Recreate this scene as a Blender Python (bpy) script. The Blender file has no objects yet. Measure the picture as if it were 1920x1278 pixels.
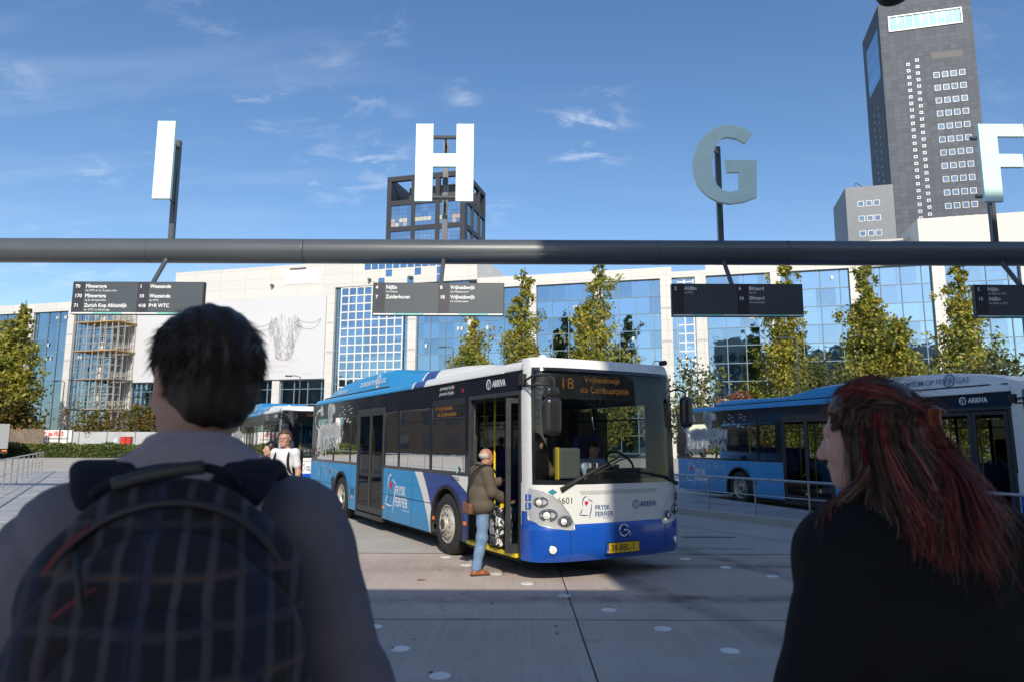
import bpy, bmesh, math, random
import numpy as np
from mathutils import Vector, Matrix, Euler
import openvdb
random.seed(7)
rng = np.random.default_rng(11)
R = math.radians
scene = bpy.context.scene
COL = scene.collection

# ---------------------------------------------------------------- camera
F_PX, PITCH, ROLL, CAM_H = 1304.4, 0.14306, 0.00355, 1.808
cam_data = bpy.data.cameras.new('camera')
cam = bpy.data.objects.new('camera', cam_data)
COL.objects.link(cam)
scene.camera = cam
cam_data.sensor_width = 36.0
cam_data.lens = 36.0 * F_PX / 1920.0
cam_data.clip_start = 0.05
cam_data.clip_end = 6000
cp, sp, cr, sr = math.cos(PITCH), math.sin(PITCH), math.cos(ROLL), math.sin(ROLL)
fwd = Vector((0, cp, sp)); rt0 = Vector((1, 0, 0)); up0 = Vector((0, -sp, cp))
rt = rt0 * cr + up0 * sr
up = up0 * cr - rt0 * sr
cam.matrix_world = Matrix(((rt.x, up.x, -fwd.x, 0), (rt.y, up.y, -fwd.y, 0), (rt.z, up.z, -fwd.z, CAM_H), (0, 0, 0, 1)))
cam_data.dof.use_dof = True
cam_data.dof.focus_distance = 10.3
cam_data.dof.aperture_fstop = 4.5

def ray(px, py):
    x, y = px - 960, py - 639
    x, y = x * cr + y * sr, -x * sr + y * cr
    return Vector((x, F_PX * cp + y * sp, F_PX * sp - y * cp))
def at(px, py, Y):
    r = ray(px, py); k = Y / r.y
    return Vector((r.x * k, Y, CAM_H + r.z * k))
def gnd(px, py, z=0.0):
    r = ray(px, py); k = (z - CAM_H) / r.z
    return Vector((r.x * k, r.y * k, z))

# ---------------------------------------------------------------- sun, sky, exposure
SUN_EL, SUN_AZ = R(33), R(175)          # azimuth clockwise from +Y
sd = Vector((math.sin(SUN_AZ) * math.cos(SUN_EL), math.cos(SUN_AZ) * math.cos(SUN_EL), math.sin(SUN_EL)))
sun_data = bpy.data.lights.new('sun', 'SUN')
sun_data.energy = 4.6
sun_data.angle = R(0.53)
sun_data.color = (1.0, 0.91, 0.76)
sun = bpy.data.objects.new('sun', sun_data)
COL.objects.link(sun)
sun.rotation_euler = sd.to_track_quat('Z', 'Y').to_euler()
world = bpy.data.worlds.new("World")
scene.world = world
world.use_nodes = True
scene.view_settings.view_transform = 'Standard'
scene.view_settings.look = 'None'
scene.view_settings.exposure = 0.0
scene.view_settings.gamma = 1.0
scene.render.resolution_x, scene.render.resolution_y = 1024, 681
scene.cycles.max_bounces = 10
scene.cycles.transparent_max_bounces = 24
scene.cycles.caustics_reflective = False
scene.cycles.caustics_refractive = False
scene.cycles.sample_clamp_indirect = 6.0

def build_world():
    nt = world.node_tree; N = nt.nodes; L = nt.links
    N.clear()
    out = N.new('ShaderNodeOutputWorld'); bg = N.new('ShaderNodeBackground')
    sky = N.new('ShaderNodeTexSky'); sky.sky_type = 'NISHITA'; sky.sun_disc = False
    sky.sun_elevation = SUN_EL; sky.sun_rotation = SUN_AZ
    sky.air_density = 1.0; sky.dust_density = 0.6; sky.ozone_density = 1.6; sky.altitude = 0
    tc = N.new('ShaderNodeTexCoord')
    sep = N.new('ShaderNodeSeparateXYZ'); L.new(tc.outputs['Generated'], sep.inputs[0])
    def m(op, a, b=None, c=None):
        n = N.new('ShaderNodeMath'); n.operation = op
        for i, v in enumerate((a, b, c)):
            if v is None: continue
            if isinstance(v, (int, float)): n.inputs[i].default_value = v
            else: L.new(v, n.inputs[i])
        return n.outputs[0]
    den = m('ADD', m('MAXIMUM', sep.outputs[2], 0.0), 0.22)
    comb = N.new('ShaderNodeCombineXYZ')
    L.new(m('DIVIDE', sep.outputs[0], den), comb.inputs[0]); L.new(m('DIVIDE', sep.outputs[1], den), comb.inputs[1])
    mp = N.new('ShaderNodeMapping'); mp.inputs['Scale'].default_value = (7.0, 12.0, 1); mp.inputs['Rotation'].default_value = (0, 0, 0.35)
    L.new(comb.outputs[0], mp.inputs[0])
    nz = N.new('ShaderNodeTexNoise'); nz.inputs['Scale'].default_value = 1.0; nz.inputs['Detail'].default_value = 8; nz.inputs['Roughness'].default_value = 0.62
    nz.inputs['Distortion'].default_value = 0.5
    L.new(mp.outputs[0], nz.inputs['Vector'])
    fine = m('MULTIPLY', m('SMOOTH_MAX', m('SUBTRACT', nz.outputs[0], 0.52), 0.0, 0.05), 2.4)
    # cloud groups: soft patches of sky direction in which the cirrus shows
    spots = [((492, 170), 0.045, .75), ((495, 210), 0.04, .7), ((605, 210), 0.045, .45), ((690, 180), 0.035, .4), ((600, 305), 0.04, .55), ((640, 355), 0.05, .45),
             ((735, 262), 0.055, .45), ((690, 290), 0.025, .5), ((870, 180), 0.035, .45), ((1110, 238), 0.075, .8), ((1090, 265), 0.05, .7), ((985, 155), 0.02, .55), ((720, 50), 0.04, .45), ((390, 18), 0.08, .35),
             ((175, 328), 0.04, .35), ((290, 280), 0.08, .2), ((705, 335), 0.05, .4), ((925, 395), 0.05, .35), ((30, 150), 0.04, .3), ((1850, 150), .09, .2), ((620, 130), .05, .3), ((130, 520), .1, .35)]
    tot = None
    for (px, py), rad, amp in spots:
        d = ray(px, py).normalized()
        vm = N.new('ShaderNodeVectorMath'); vm.operation = 'DISTANCE'
        L.new(tc.outputs['Generated'], vm.inputs[0]); vm.inputs[1].default_value = d
        mr = N.new('ShaderNodeMapRange'); mr.interpolation_type = 'SMOOTHSTEP'
        L.new(vm.outputs['Value'], mr.inputs[0])
        mr.inputs[1].default_value = 0.0; mr.inputs[2].default_value = rad * 1.2; mr.inputs[3].default_value = amp * 1.3; mr.inputs[4].default_value = 0.0
        tot = mr.outputs[0] if tot is None else m('ADD', tot, mr.outputs[0])
    # broken cloud bank behind the photographer, seen only in the facade glass
    back = N.new('ShaderNodeMapRange'); L.new(sep.outputs[1], back.inputs[0])
    back.inputs[1].default_value = 0.1; back.inputs[2].default_value = -0.4; back.inputs[3].default_value = 0.0; back.inputs[4].default_value = 1.3
    tot = m('ADD', tot, back.outputs[0])
    # long thin streaks
    mp2 = N.new('ShaderNodeMapping'); mp2.inputs['Scale'].default_value = (1.3, 7.0, 1); mp2.inputs['Rotation'].default_value = (0, 0, -0.55)
    L.new(comb.outputs[0], mp2.inputs[0])
    n2 = N.new('ShaderNodeTexNoise'); n2.inputs['Scale'].default_value = 1.0; n2.inputs['Detail'].default_value = 5
    L.new(mp2.outputs[0], n2.inputs['Vector'])
    leftm = N.new('ShaderNodeMapRange'); L.new(sep.outputs[0], leftm.inputs[0])
    leftm.inputs[1].default_value = 0.1; leftm.inputs[2].default_value = -0.6; leftm.inputs[3].default_value = 0.1; leftm.inputs[4].default_value = 1.0
    streak = m('MULTIPLY', m('MULTIPLY', m('MAXIMUM', m('SUBTRACT', n2.outputs[0], 0.50), 0.0), .6), leftm.outputs[0])
    f = m('MINIMUM', m('ADD', m('MULTIPLY', fine, tot), streak), 0.85)
    # thin milky veil low over the horizon
    mix = N.new('ShaderNodeMix'); mix.data_type = 'RGBA'
    L.new(f, mix.inputs['Factor'])
    hs = N.new('ShaderNodeHueSaturation'); hs.inputs['Saturation'].default_value = SKY_SAT; hs.inputs['Value'].default_value = 1.06; hs.inputs['Hue'].default_value = .503
    L.new(sky.outputs[0], hs.inputs['Color'])
    L.new(hs.outputs[0], mix.inputs['A']); mix.inputs['B'].default_value = (7.2, 7.6, 8.2, 1)
    L.new(mix.outputs['Result'], bg.inputs[0]); bg.inputs[1].default_value = SKY_STR
    L.new(bg.outputs[0], out.inputs[0])
SKY_STR, SKY_SAT = 0.15, 1.18
build_world()

# ---------------------------------------------------------------- helpers
def tag(o, label=None, cat=None, group=None, kind=None):
    if label: o['label'] = label
    if cat: o['category'] = cat
    if group: o['group'] = group
    if kind: o['kind'] = kind
    return o
def empty(name, loc=(0, 0, 0), rz=0.0, label=None, cat=None, group=None):
    o = bpy.data.objects.new(name, None); COL.objects.link(o)
    o.location = loc; o.rotation_euler = (0, 0, rz); o.empty_display_size = 0.2
    return tag(o, label, cat, group)
def copy_tree(o, parent=None):
    c = o.copy(); COL.objects.link(c)
    if parent is not None: c.parent = parent
    for ch in list(o.children): copy_tree(ch, c)
    return c

class MB:
    def __init__(s): s.v = []; s.f = []; s.m = []; s.cur = 0
    def add(s, vs, fs, mi=None):
        b = len(s.v); s.v += [tuple(p) for p in vs]
        for f in fs: s.f.append(tuple(b + i for i in f)); s.m.append(s.cur if mi is None else mi)
        return s
    def quad(s, *p, mi=None): return s.add(p, [tuple(range(len(p)))], mi)
    def box(s, x0, x1, y0, y1, z0, z1, mi=None, M=None):
        vs = [Vector((x, y, z)) for z in (z0, z1) for y in (y0, y1) for x in (x0, x1)]
        if M is not None: vs = [M @ v for v in vs]
        return s.add(vs, [(0, 2, 3, 1), (4, 5, 7, 6), (0, 1, 5, 4), (2, 6, 7, 3), (0, 4, 6, 2), (1, 3, 7, 5)], mi)
    def tube(s, p0, p1, r0, r1=None, n=10, mi=None, caps=True):
        p0, p1 = Vector(p0), Vector(p1); r1 = r0 if r1 is None else r1
        d = (p1 - p0); q = d.to_track_quat('Z', 'Y'); vs = []
        for c, r in ((p0, r0), (p1, r1)):
            for i in range(n):
                a = 2 * math.pi * i / n
                vs.append(c + q @ Vector((r * math.cos(a), r * math.sin(a), 0)))
        fs = [(i, (i + 1) % n, n + (i + 1) % n, n + i) for i in range(n)]
        if caps: fs += [tuple(range(n - 1, -1, -1)), tuple(range(n, 2 * n))]
        return s.add(vs, fs, mi)
    def path(s, pts, r, n=8, mi=None, closed=False):
        pts = [Vector(p) for p in pts]; N = len(pts); vs = []; prev = None
        for i, p in enumerate(pts):
            a = pts[i - 1] if (i > 0 or closed) else p
            b = pts[(i + 1) % N] if (i < N - 1 or closed) else p
            t = (b - a).normalized()
            if prev is None:
                u = t.orthogonal().normalized()
            else:
                u = (prev - t * prev.dot(t)); u = u.normalized() if u.length > 1e-6 else t.orthogonal().normalized()
            prev = u; w = t.cross(u); rr = r[i] if isinstance(r, (list, tuple)) else r
            for k in range(n):
                a_ = 2 * math.pi * k / n
                vs.append(p + u * rr * math.cos(a_) + w * rr * math.sin(a_))
        fs = []
        for i in range(N if closed else N - 1):
            j = (i + 1) % N
            for k in range(n):
                fs.append((i * n + k, i * n + (k + 1) % n, j * n + (k + 1) % n, j * n + k))
        if not closed: fs += [tuple(range(n - 1, -1, -1)), tuple((N - 1) * n + k for k in range(n))]
        return s.add(vs, fs, mi)
    def lathe(s, prof, n=32, axis='X', c=(0, 0, 0), mi=None):
        # prof: (a along axis, radius)
        vs = []
        for a, r in prof:
            for i in range(n):
                t = 2 * math.pi * i / n
                q = {'X': (a, r * math.cos(t), r * math.sin(t)), 'Y': (r * math.cos(t), a, r * math.sin(t)), 'Z': (r * math.cos(t), r * math.sin(t), a)}[axis]
                vs.append((q[0] + c[0], q[1] + c[1], q[2] + c[2]))
        fs = []
        for k in range(len(prof) - 1):
            for i in range(n):
                fs.append((k * n + i, k * n + (i + 1) % n, (k + 1) * n + (i + 1) % n, (k + 1) * n + i))
        return s.add(vs, fs, mi)
    def disc(s, c, r, nrm, n=20, mi=None, ry=None):
        c = Vector(c); q = Vector(nrm).to_track_quat('Z', 'Y')
        return s.add([c + q @ Vector((r * math.cos(2 * math.pi * i / n), (ry or r) * math.sin(2 * math.pi * i / n), 0)) for i in range(n)], [tuple(range(n))], mi)
    def prism(s, poly, fn, d0, d1, mi=None):
        # poly of (u,v); fn(u,v,d)
        n = len(poly)
        vs = [fn(u, v, d0) for u, v in poly] + [fn(u, v, d1) for u, v in poly]
        return s.add(vs, [tuple(range(n)), tuple(range(2 * n - 1, n - 1, -1))] + [(i, n + i, n + (i + 1) % n, (i + 1) % n) for i in range(n)], mi)
    def patch(s, poly, fn, cuts=3, mi=None):
        bm = bmesh.new()
        f = bm.faces.new([bm.verts.new((u, v, 0)) for u, v in poly])
        bmesh.ops.triangulate(bm, faces=[f])
        for _ in range(cuts): bmesh.ops.subdivide_edges(bm, edges=bm.edges[:], cuts=1, use_grid_fill=True)
        bm.verts.ensure_lookup_table()
        for i, v in enumerate(bm.verts): v.index = i
        s.add([fn(v.co.x, v.co.y) for v in bm.verts], [tuple(v.index for v in f.verts) for f in bm.faces], mi)
        bm.free(); return s
    def grid(s, us, vs_, fn, mi=None, keep=None):
        nu, nv = len(us), len(vs_)
        P = [fn(u, v) for v in vs_ for u in us]; fs = []
        for j in range(nv - 1):
            for i in range(nu - 1):
                if keep is None or keep((us[i] + us[i + 1]) / 2, (vs_[j] + vs_[j + 1]) / 2):
                    fs.append((j * nu + i, j * nu + i + 1, (j + 1) * nu + i + 1, (j + 1) * nu + i))
        return s.add(P, fs, mi)
    def text(s, body, size, fn, bold=0.0, shear=0.0, align='LEFT', mi=None, cuts=0, sx=1.0):
        v, f = text_geo(body, size, bold, shear, align, cuts, sx)
        return s.add([fn(a, b) for a, b in v], f, mi)
    def build(s, name, mats, parent=None, smooth=False, bevel=0.0, fixn=False, sharp=None, seg=2):
        me = bpy.data.meshes.new(name)
        me.from_pydata([tuple(p) for p in s.v], [], s.f)
        if not isinstance(mats, (list, tuple)): mats = [mats]
        for m in mats: me.materials.append(m)
        if len(mats) > 1: me.polygons.foreach_set('material_index', s.m)
        if fixn or sharp:
            bm = bmesh.new(); bm.from_mesh(me)
            if sharp: bmesh.ops.remove_doubles(bm, verts=bm.verts[:], dist=1e-5)
            bmesh.ops.recalc_face_normals(bm, faces=bm.faces[:]); bm.to_mesh(me); bm.free()
        if smooth or sharp: me.polygons.foreach_set('use_smooth', [True] * len(me.polygons))
        if sharp: me.set_sharp_from_angle(angle=R(sharp))
        me.update()
        o = bpy.data.objects.new(name, me); COL.objects.link(o)
        if parent is not None: o.parent = parent
        if bevel > 0:
            md = o.modifiers.new('bevel', 'BEVEL'); md.width = bevel; md.segments = seg; md.limit_method = 'ANGLE'; md.angle_limit = R(40)
        return o

_tc = {}
def text_geo(body, size, bold, shear, align, cuts, sx):
    key = (body, size, bold, shear, align, cuts, sx)
    if key in _tc: return _tc[key]
    cu = bpy.data.curves.new('t', 'FONT'); cu.body = body; cu.size = size; cu.offset = bold * size; cu.shear = shear
    cu.align_x = align; cu.resolution_u = 3; cu.fill_mode = 'FRONT'
    o = bpy.data.objects.new('t', cu); COL.objects.link(o)
    dg = bpy.context.evaluated_depsgraph_get(); dg.update()
    me = bpy.data.meshes.new_from_object(o.evaluated_get(dg))
    bm = bmesh.new(); bm.from_mesh(me)
    for _ in range(cuts): bmesh.ops.subdivide_edges(bm, edges=bm.edges[:], cuts=1)
    bm.verts.ensure_lookup_table(); bm.verts.index_update()
    r = ([(v.co.x * sx, v.co.y) for v in bm.verts], [tuple(v.index for v in f.verts) for f in bm.faces])
    bm.free(); bpy.data.objects.remove(o); bpy.data.curves.remove(cu); bpy.data.meshes.remove(me)
    _tc[key] = r
    return r

# ---------------------------------------------------------------- materials
def new_mat(name):
    m = bpy.data.materials.new(name); m.use_nodes = True
    return m, m.node_tree.nodes, m.node_tree.links, m.node_tree.nodes['Principled BSDF']
def nmath(N, L, op, a, b=None, c=None):
    n = N.new('ShaderNodeMath'); n.operation = op
    for i, v in enumerate((a, b, c)):
        if v is None: continue
        if isinstance(v, (int, float)): n.inputs[i].default_value = v
        else: L.new(v, n.inputs[i])
    return n.outputs[0]
def nmix(N, L, f, a, b):
    n = N.new('ShaderNodeMix'); n.data_type = 'RGBA'
    if isinstance(f, (int, float)): n.inputs['Factor'].default_value = f
    else: L.new(f, n.inputs['Factor'])
    for k, v in (('A', a), ('B', b)):
        if isinstance(v, tuple): n.inputs[k].default_value = (v[0], v[1], v[2], 1)
        else: L.new(v, n.inputs[k])
    return n.outputs['Result']
def nnoise(N, L, scale, detail=4, vec=None, rough=.55, mapping=None, kind='Object'):
    if vec is None:
        tc = N.new('ShaderNodeTexCoord'); vec = tc.outputs[kind]
    if mapping:
        mp = N.new('ShaderNodeMapping'); mp.inputs['Scale'].default_value = mapping; L.new(vec, mp.inputs[0]); vec = mp.outputs[0]
    n = N.new('ShaderNodeTexNoise'); n.inputs['Scale'].default_value = scale; n.inputs['Detail'].default_value = detail; n.inputs['Roughness'].default_value = rough
    L.new(vec, n.inputs['Vector']); return n.outputs[0]
def nbump(N, L, B, h, strength=.3, dist=.01):
    b = N.new('ShaderNodeBump'); b.inputs['Strength'].default_value = strength; b.inputs['Distance'].default_value = dist
    L.new(h, b.inputs['Height']); L.new(b.outputs[0], B.inputs['Normal'])
def mat(name, col, rough=.5, metal=0.0, var=.12, scale=6, bump=0.0, bscale=None, coat=0.0, emit=0.0, spec=.5, stretch=None, sheen=0.0):
    m, N, L, B = new_mat(name)
    if var > 0:
        nz = nnoise(N, L, scale, 5, mapping=stretch)
        a = tuple(min(1, c * (1 - var)) for c in col[:3]); b = tuple(min(1, c * (1 + var)) for c in col[:3])
        f = nmath(N, L, 'MULTIPLY_ADD', nz, 2.0, -0.5); f = nmath(N, L, 'MINIMUM', nmath(N, L, 'MAXIMUM', f, 0.0), 1.0)
        L.new(nmix(N, L, f, a, b), B.inputs['Base Color'])
        r = nmath(N, L, 'MULTIPLY_ADD', nz, .25, rough - .125); L.new(r, B.inputs['Roughness'])
    else:
        B.inputs['Base Color'].default_value = (*col[:3], 1); B.inputs['Roughness'].default_value = rough
    B.inputs['Metallic'].default_value = metal
    B.inputs['Specular IOR Level'].default_value = spec
    if coat: B.inputs['Coat Weight'].default_value = coat; B.inputs['Coat Roughness'].default_value = .06
    if sheen: B.inputs['Sheen Weight'].default_value = sheen
    if emit: B.inputs['Emission Color'].default_value = (*col[:3], 1); B.inputs['Emission Strength'].default_value = emit
    if bump: nbump(N, L, B, nnoise(N, L, bscale or scale * 4, 4, mapping=stretch), bump)
    return m
def glass(name, tint=(.5, .55, .55), refl=1.0, rough=.01, base=.05, ior=1.38):
    m, N, L, B = new_mat(name)
    N.remove(B); out = N['Material Output']
    tr = N.new('ShaderNodeBsdfTransparent'); tr.inputs[0].default_value = (*tint, 1)
    gl = N.new('ShaderNodeBsdfGlossy'); gl.inputs['Roughness'].default_value = rough; gl.inputs[0].default_value = (refl, refl, refl, 1)
    fr = N.new('ShaderNodeFresnel'); fr.inputs[0].default_value = ior
    f = nmath(N, L, 'MAXIMUM', fr.outputs[0], base)
    mx = N.new('ShaderNodeMixShader'); L.new(f, mx.inputs[0]); L.new(tr.outputs[0], mx.inputs[1]); L.new(gl.outputs[0], mx.inputs[2])
    nz = nnoise(N, L, 1.3, 2)
    b = N.new('ShaderNodeBump'); b.inputs['Strength'].default_value = .08; b.inputs['Distance'].default_value = .02; L.new(nz, b.inputs['Height']); L.new(b.outputs[0], gl.inputs['Normal'])
    L.new(mx.outputs[0], out.inputs[0])
    return m

WHITE = mat('white_paint', (.74, .74, .72), .28, coat=.5, var=.03)
BLACKG = mat('black_gloss', (.012, .013, .016), .12, coat=.6, var=.2)
BLACKM = mat('black_rubber', (.018, .018, .018), .65, var=.3, bump=.1)
DARKF = mat('dark_frame', (.03, .032, .036), .4, var=.2)
YEL = mat('yellow_paint', (.75, .55, .02), .35, var=.06)
STEEL = mat('steel', (.55, .54, .52), .3, metal=.9, var=.1)
CHROME = mat('chrome', (.8, .8, .8), .08, metal=1.0, var=0)
SILVER = mat('silver_reflector', (.60, .61, .62), .35, metal=.45, var=.04)
SIGNW = mat('sign_lettering', (.82, .82, .82), .5, var=0)
ORANGE = mat('orange_marker', (.9, .22, .02), .3, var=.05)
LED = mat('amber_led', (1.0, .42, .06), .5, var=0, emit=1.1)
RED = mat('red_paint', (.65, .02, .03), .35, var=.06)

# ---------------------------------------------------------------- signed-distance modelling
def seg_d(P, a, b, ra, rb):
    a = np.array(a, float); b = np.array(b, float); ba = b - a; L2 = max((ba * ba).sum(), 1e-9)
    pa = [P[i] - a[i] for i in range(3)]
    t = np.clip((pa[0] * ba[0] + pa[1] * ba[1] + pa[2] * ba[2]) / L2, 0, 1)
    return np.sqrt(sum((pa[i] - t * ba[i]) ** 2 for i in range(3))) - (ra + (rb - ra) * t)
def ell_d(P, c, r, Rm=None):
    q = [P[i] - c[i] for i in range(3)]
    if Rm is not None:
        q = [Rm[0][i] * q[0] + Rm[1][i] * q[1] + Rm[2][i] * q[2] for i in range(3)]   # transpose
    k0 = np.sqrt(sum((q[i] / r[i]) ** 2 for i in range(3)))
    k1 = np.sqrt(sum((q[i] / (r[i] ** 2)) ** 2 for i in range(3))) + 1e-9
    return k0 * (k0 - 1) / k1
def box_d(P, c, r, rd, Rm=None):
    q = [P[i] - c[i] for i in range(3)]
    if Rm is not None:
        q = [Rm[0][i] * q[0] + Rm[1][i] * q[1] + Rm[2][i] * q[2] for i in range(3)]
    d = [np.abs(q[i]) - (r[i] - rd) for i in range(3)]
    return np.sqrt(sum(np.maximum(x, 0) ** 2 for x in d)) + np.minimum(np.maximum(np.maximum(d[0], d[1]), d[2]), 0) - rd
def cap(a, b, ra, rb=None, k=None): return ('c', a, b, ra, ra if rb is None else rb, k)
def ell(c, r, rot=None, k=None): return ('e', c, r, rot, k)
def rbox(c, r, rd, rot=None, k=None): return ('b', c, r, rd, rot, k)
def cut(p): return ('-', p)
def _eval(p, P):
    if p[0] == 'c': return seg_d(P, p[1], p[2], p[3], p[4])
    if p[0] == 'e': return ell_d(P, p[1], p[2], Euler(p[3]).to_matrix() if p[3] else None)
    if p[0] == 'b': return box_d(P, p[1], p[2], p[3], Euler(p[4]).to_matrix() if p[4] else None)
def _bb(p):
    if p[0] == 'c':
        a, b = np.array(p[1]), np.array(p[2]); r = max(p[3], p[4]); return np.minimum(a, b) - r, np.maximum(a, b) + r
    c = np.array(p[1]); r = np.array(p[2]);
    rr = np.full(3, np.linalg.norm(r)) if (p[3] if p[0] == 'e' else p[4]) else r
    return c - rr, c + rr
def sdf_mesh(name, prims, vox, k, mats, parent=None, disp=None, clipz=None):
    pos = [p for p in prims if p[0] != '-']
    lo = np.min([_bb(p)[0] for p in pos], 0) - k - 5 * vox; hi = np.max([_bb(p)[1] for p in pos], 0) + k + 5 * vox
    n = np.ceil((hi - lo) / vox).astype(int) + 1
    D = np.full(n, 9.0, np.float32)
    ax = [lo[i] + vox * np.arange(n[i]) for i in range(3)]
    for p in prims:
        neg = p[0] == '-'
        if neg: p = p[1]
        kk = p[-1] if p[-1] is not None else k
        a, b = _bb(p); mg = kk + 4 * vox
        i0 = np.clip(((a - mg - lo) / vox).astype(int), 0, n - 1); i1 = np.clip(((b + mg - lo) / vox).astype(int) + 2, 1, n)
        sl = tuple(slice(i0[i], i1[i]) for i in range(3))
        P = [ax[0][sl[0]][:, None, None], ax[1][sl[1]][None, :, None], ax[2][sl[2]][None, None, :]]
        d = _eval(p, P); C = D[sl]
        if neg:
            d = -d; h = np.clip(.5 - .5 * (C - d) / kk, 0, 1) ; D[sl] = C * (1 - h) + d * h + kk * h * (1 - h)
        else:
            h = np.clip(.5 + .5 * (C - d) / kk, 0, 1); D[sl] = C * (1 - h) + d * h - kk * h * (1 - h)
    if disp is not None:
        P = [ax[0][:, None, None], ax[1][None, :, None], ax[2][None, None, :]]
        D = D + disp(*P).astype(np.float32)
    if clipz is not None:
        D = np.maximum(D, (clipz - ax[2])[None, None, :].astype(np.float32))
    D = np.clip(D, -4 * vox, 4 * vox).astype(np.float32)
    g = openvdb.FloatGrid(background=4 * vox); g.copyFromArray(D)
    pts, quads = g.convertToQuads(isovalue=0.0)
    pts = np.asarray(pts, float) * vox + lo
    quads = np.asarray(quads, int)
    q = pts[quads[:, 0]]; vol = (q * np.cross(pts[quads[:, 1]] - q, pts[quads[:, 2]] - q)).sum()
    if vol < 0: quads = quads[:, ::-1]
    me = bpy.data.meshes.new(name)
    me.vertices.add(len(pts)); me.vertices.foreach_set('co', pts.astype(np.float32).ravel())
    me.loops.add(quads.size); me.loops.foreach_set('vertex_index', np.ascontiguousarray(quads, dtype=np.int32).ravel())
    me.polygons.add(len(quads)); me.polygons.foreach_set('loop_start', np.arange(0, quads.size, 4, dtype=np.int32))
    me.update(calc_edges=True); me.validate()
    me.polygons.foreach_set('use_smooth', [True] * len(me.polygons))
    for m in (mats if isinstance(mats, (list, tuple)) else [mats]): me.materials.append(m)
    o = bpy.data.objects.new(name, me); COL.objects.link(o)
    if parent is not None: o.parent = parent
    return o
# ================================================================ GROUND
def concrete_mat(name, a, b, brush=True, rot=0.0, dirt=.5):
    m, N, L, B = new_mat(name)
    tc = N.new('ShaderNodeTexCoord'); mp = N.new('ShaderNodeMapping'); mp.inputs['Rotation'].default_value = (0, 0, rot); L.new(tc.outputs['Object'], mp.inputs[0]); v = mp.outputs[0]
    big = nnoise(N, L, .22, 5, v); mid = nnoise(N, L, 1.7, 6, v, .65); fin = nnoise(N, L, 60, 3, v)
    patch = nnoise(N, L, .5, 3, v, mapping=(.35, 1.6, 1))
    f = nmath(N, L, 'MULTIPLY_ADD', big, .9, nmath(N, L, 'MULTIPLY_ADD', mid, .55, nmath(N, L, 'MULTIPLY', patch, .5)))
    f = nmath(N, L, 'MULTIPLY_ADD', f, 1.5, -1.0)
    h = fin
    if brush:
        br = nnoise(N, L, 1.0, 2, v, mapping=(55, .8, 1)); br2 = nnoise(N, L, 1.0, 2, v, mapping=(14, .25, 1))
        f = nmath(N, L, 'MULTIPLY_ADD', br, .75, nmath(N, L, 'ADD', f, -.37)); f = nmath(N, L, 'MULTIPLY_ADD', br2, .35, nmath(N, L, 'ADD', f, -.17))
        h = nmath(N, L, 'MULTIPLY_ADD', br, 2.0, fin)
    f = nmath(N, L, 'MULTIPLY_ADD', fin, .25, nmath(N, L, 'ADD', f, -.12))
    f = nmath(N, L, 'MINIMUM', nmath(N, L, 'MAXIMUM', f, 0.0), 1.0)
    col = nmix(N, L, f, a, b)
    st = nnoise(N, L, 3.1, 2, v); st = nmath(N, L, 'MINIMUM', nmath(N, L, 'MAXIMUM', nmath(N, L, 'MULTIPLY_ADD', st, 9.0, -6.3), 0.0), 1.0)
    col = nmix(N, L, nmath(N, L, 'MULTIPLY', st, dirt), col, tuple(c * .45 for c in a))
    L.new(col, B.inputs['Base Color']); B.inputs['Roughness'].default_value = .8; B.inputs['Specular IOR Level'].default_value = .35
    nbump(N, L, B, h, .35, .006)
    return m
CONC = concrete_mat('brushed_concrete', (.38, .315, .28), (.58, .495, .435))
ASPH = concrete_mat('pale_asphalt', (.37, .345, .31), (.52, .485, .435), False)
SURR = concrete_mat('surrounding_ground', (.3, .29, .26), (.42, .40, .36), False)
KERB = concrete_mat('kerb_concrete', (.38, .365, .33), (.52, .50, .455), False)
JOINT = mat('joint_filler', (.03, .03, .03), .8, var=.3, scale=30)
def slab_mat(name, rot, a=(.27, .29, .315), b=(.42, .435, .455)):
    m, N, L, B = new_mat(name)
    tc = N.new('ShaderNodeTexCoord'); mp = N.new('ShaderNodeMapping'); mp.inputs['Rotation'].default_value = (0, 0, rot); L.new(tc.outputs['Object'], mp.inputs[0])
    br = N.new('ShaderNodeTexBrick'); L.new(mp.outputs[0], br.inputs[0]); br.inputs['Scale'].default_value = 1.0
    br.inputs['Color1'].default_value = (*a, 1); br.inputs['Color2'].default_value = (*b, 1); br.inputs['Mortar'].default_value = (.07, .07, .07, 1)
    br.inputs['Mortar Size'].default_value = .008; br.inputs['Brick Width'].default_value = 1.1; br.inputs['Row Height'].default_value = .33; br.inputs['Bias'].default_value = 0
    nz = nnoise(N, L, 4, 5, mp.outputs[0])
    L.new(nmix(N, L, nmath(N, L, 'MULTIPLY', nz, .45), br.outputs[0], (.42, .41, .38)), B.inputs['Base Color']); B.inputs['Roughness'].default_value = .7
    nbump(N, L, B, nmath(N, L, 'ADD', br.outputs['Fac'], nmath(N, L, 'MULTIPLY', nz, -.4)), -.3, .006)
    return m
bd = Vector((-.4916, .8708, 0)); bn = Vector((.8708, .4916, 0))        # along / across the bus bays
SLAB = slab_mat('grey_slabs', 0.0)
def sheet(name, pts, z, m, kind='structure'):
    o = MB().quad(*[(p[0], p[1], z) for p in pts]).build(name, m); return tag(o, kind=kind)
sheet('ground', [(-2500, -2500), (2500, -2500), (2500, 2500), (-2500, 2500)], -0.004, SURR)
road = MB()
road.quad((-90, -12, 0), (70, -12, 0), (70, 11.72, 0), (-90, 11.72, 0), mi=0)
road.quad((-90, 11.72, 0), (70, 11.72, 0), (70, 74, 0), (-90, 74, 0), mi=1)
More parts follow.
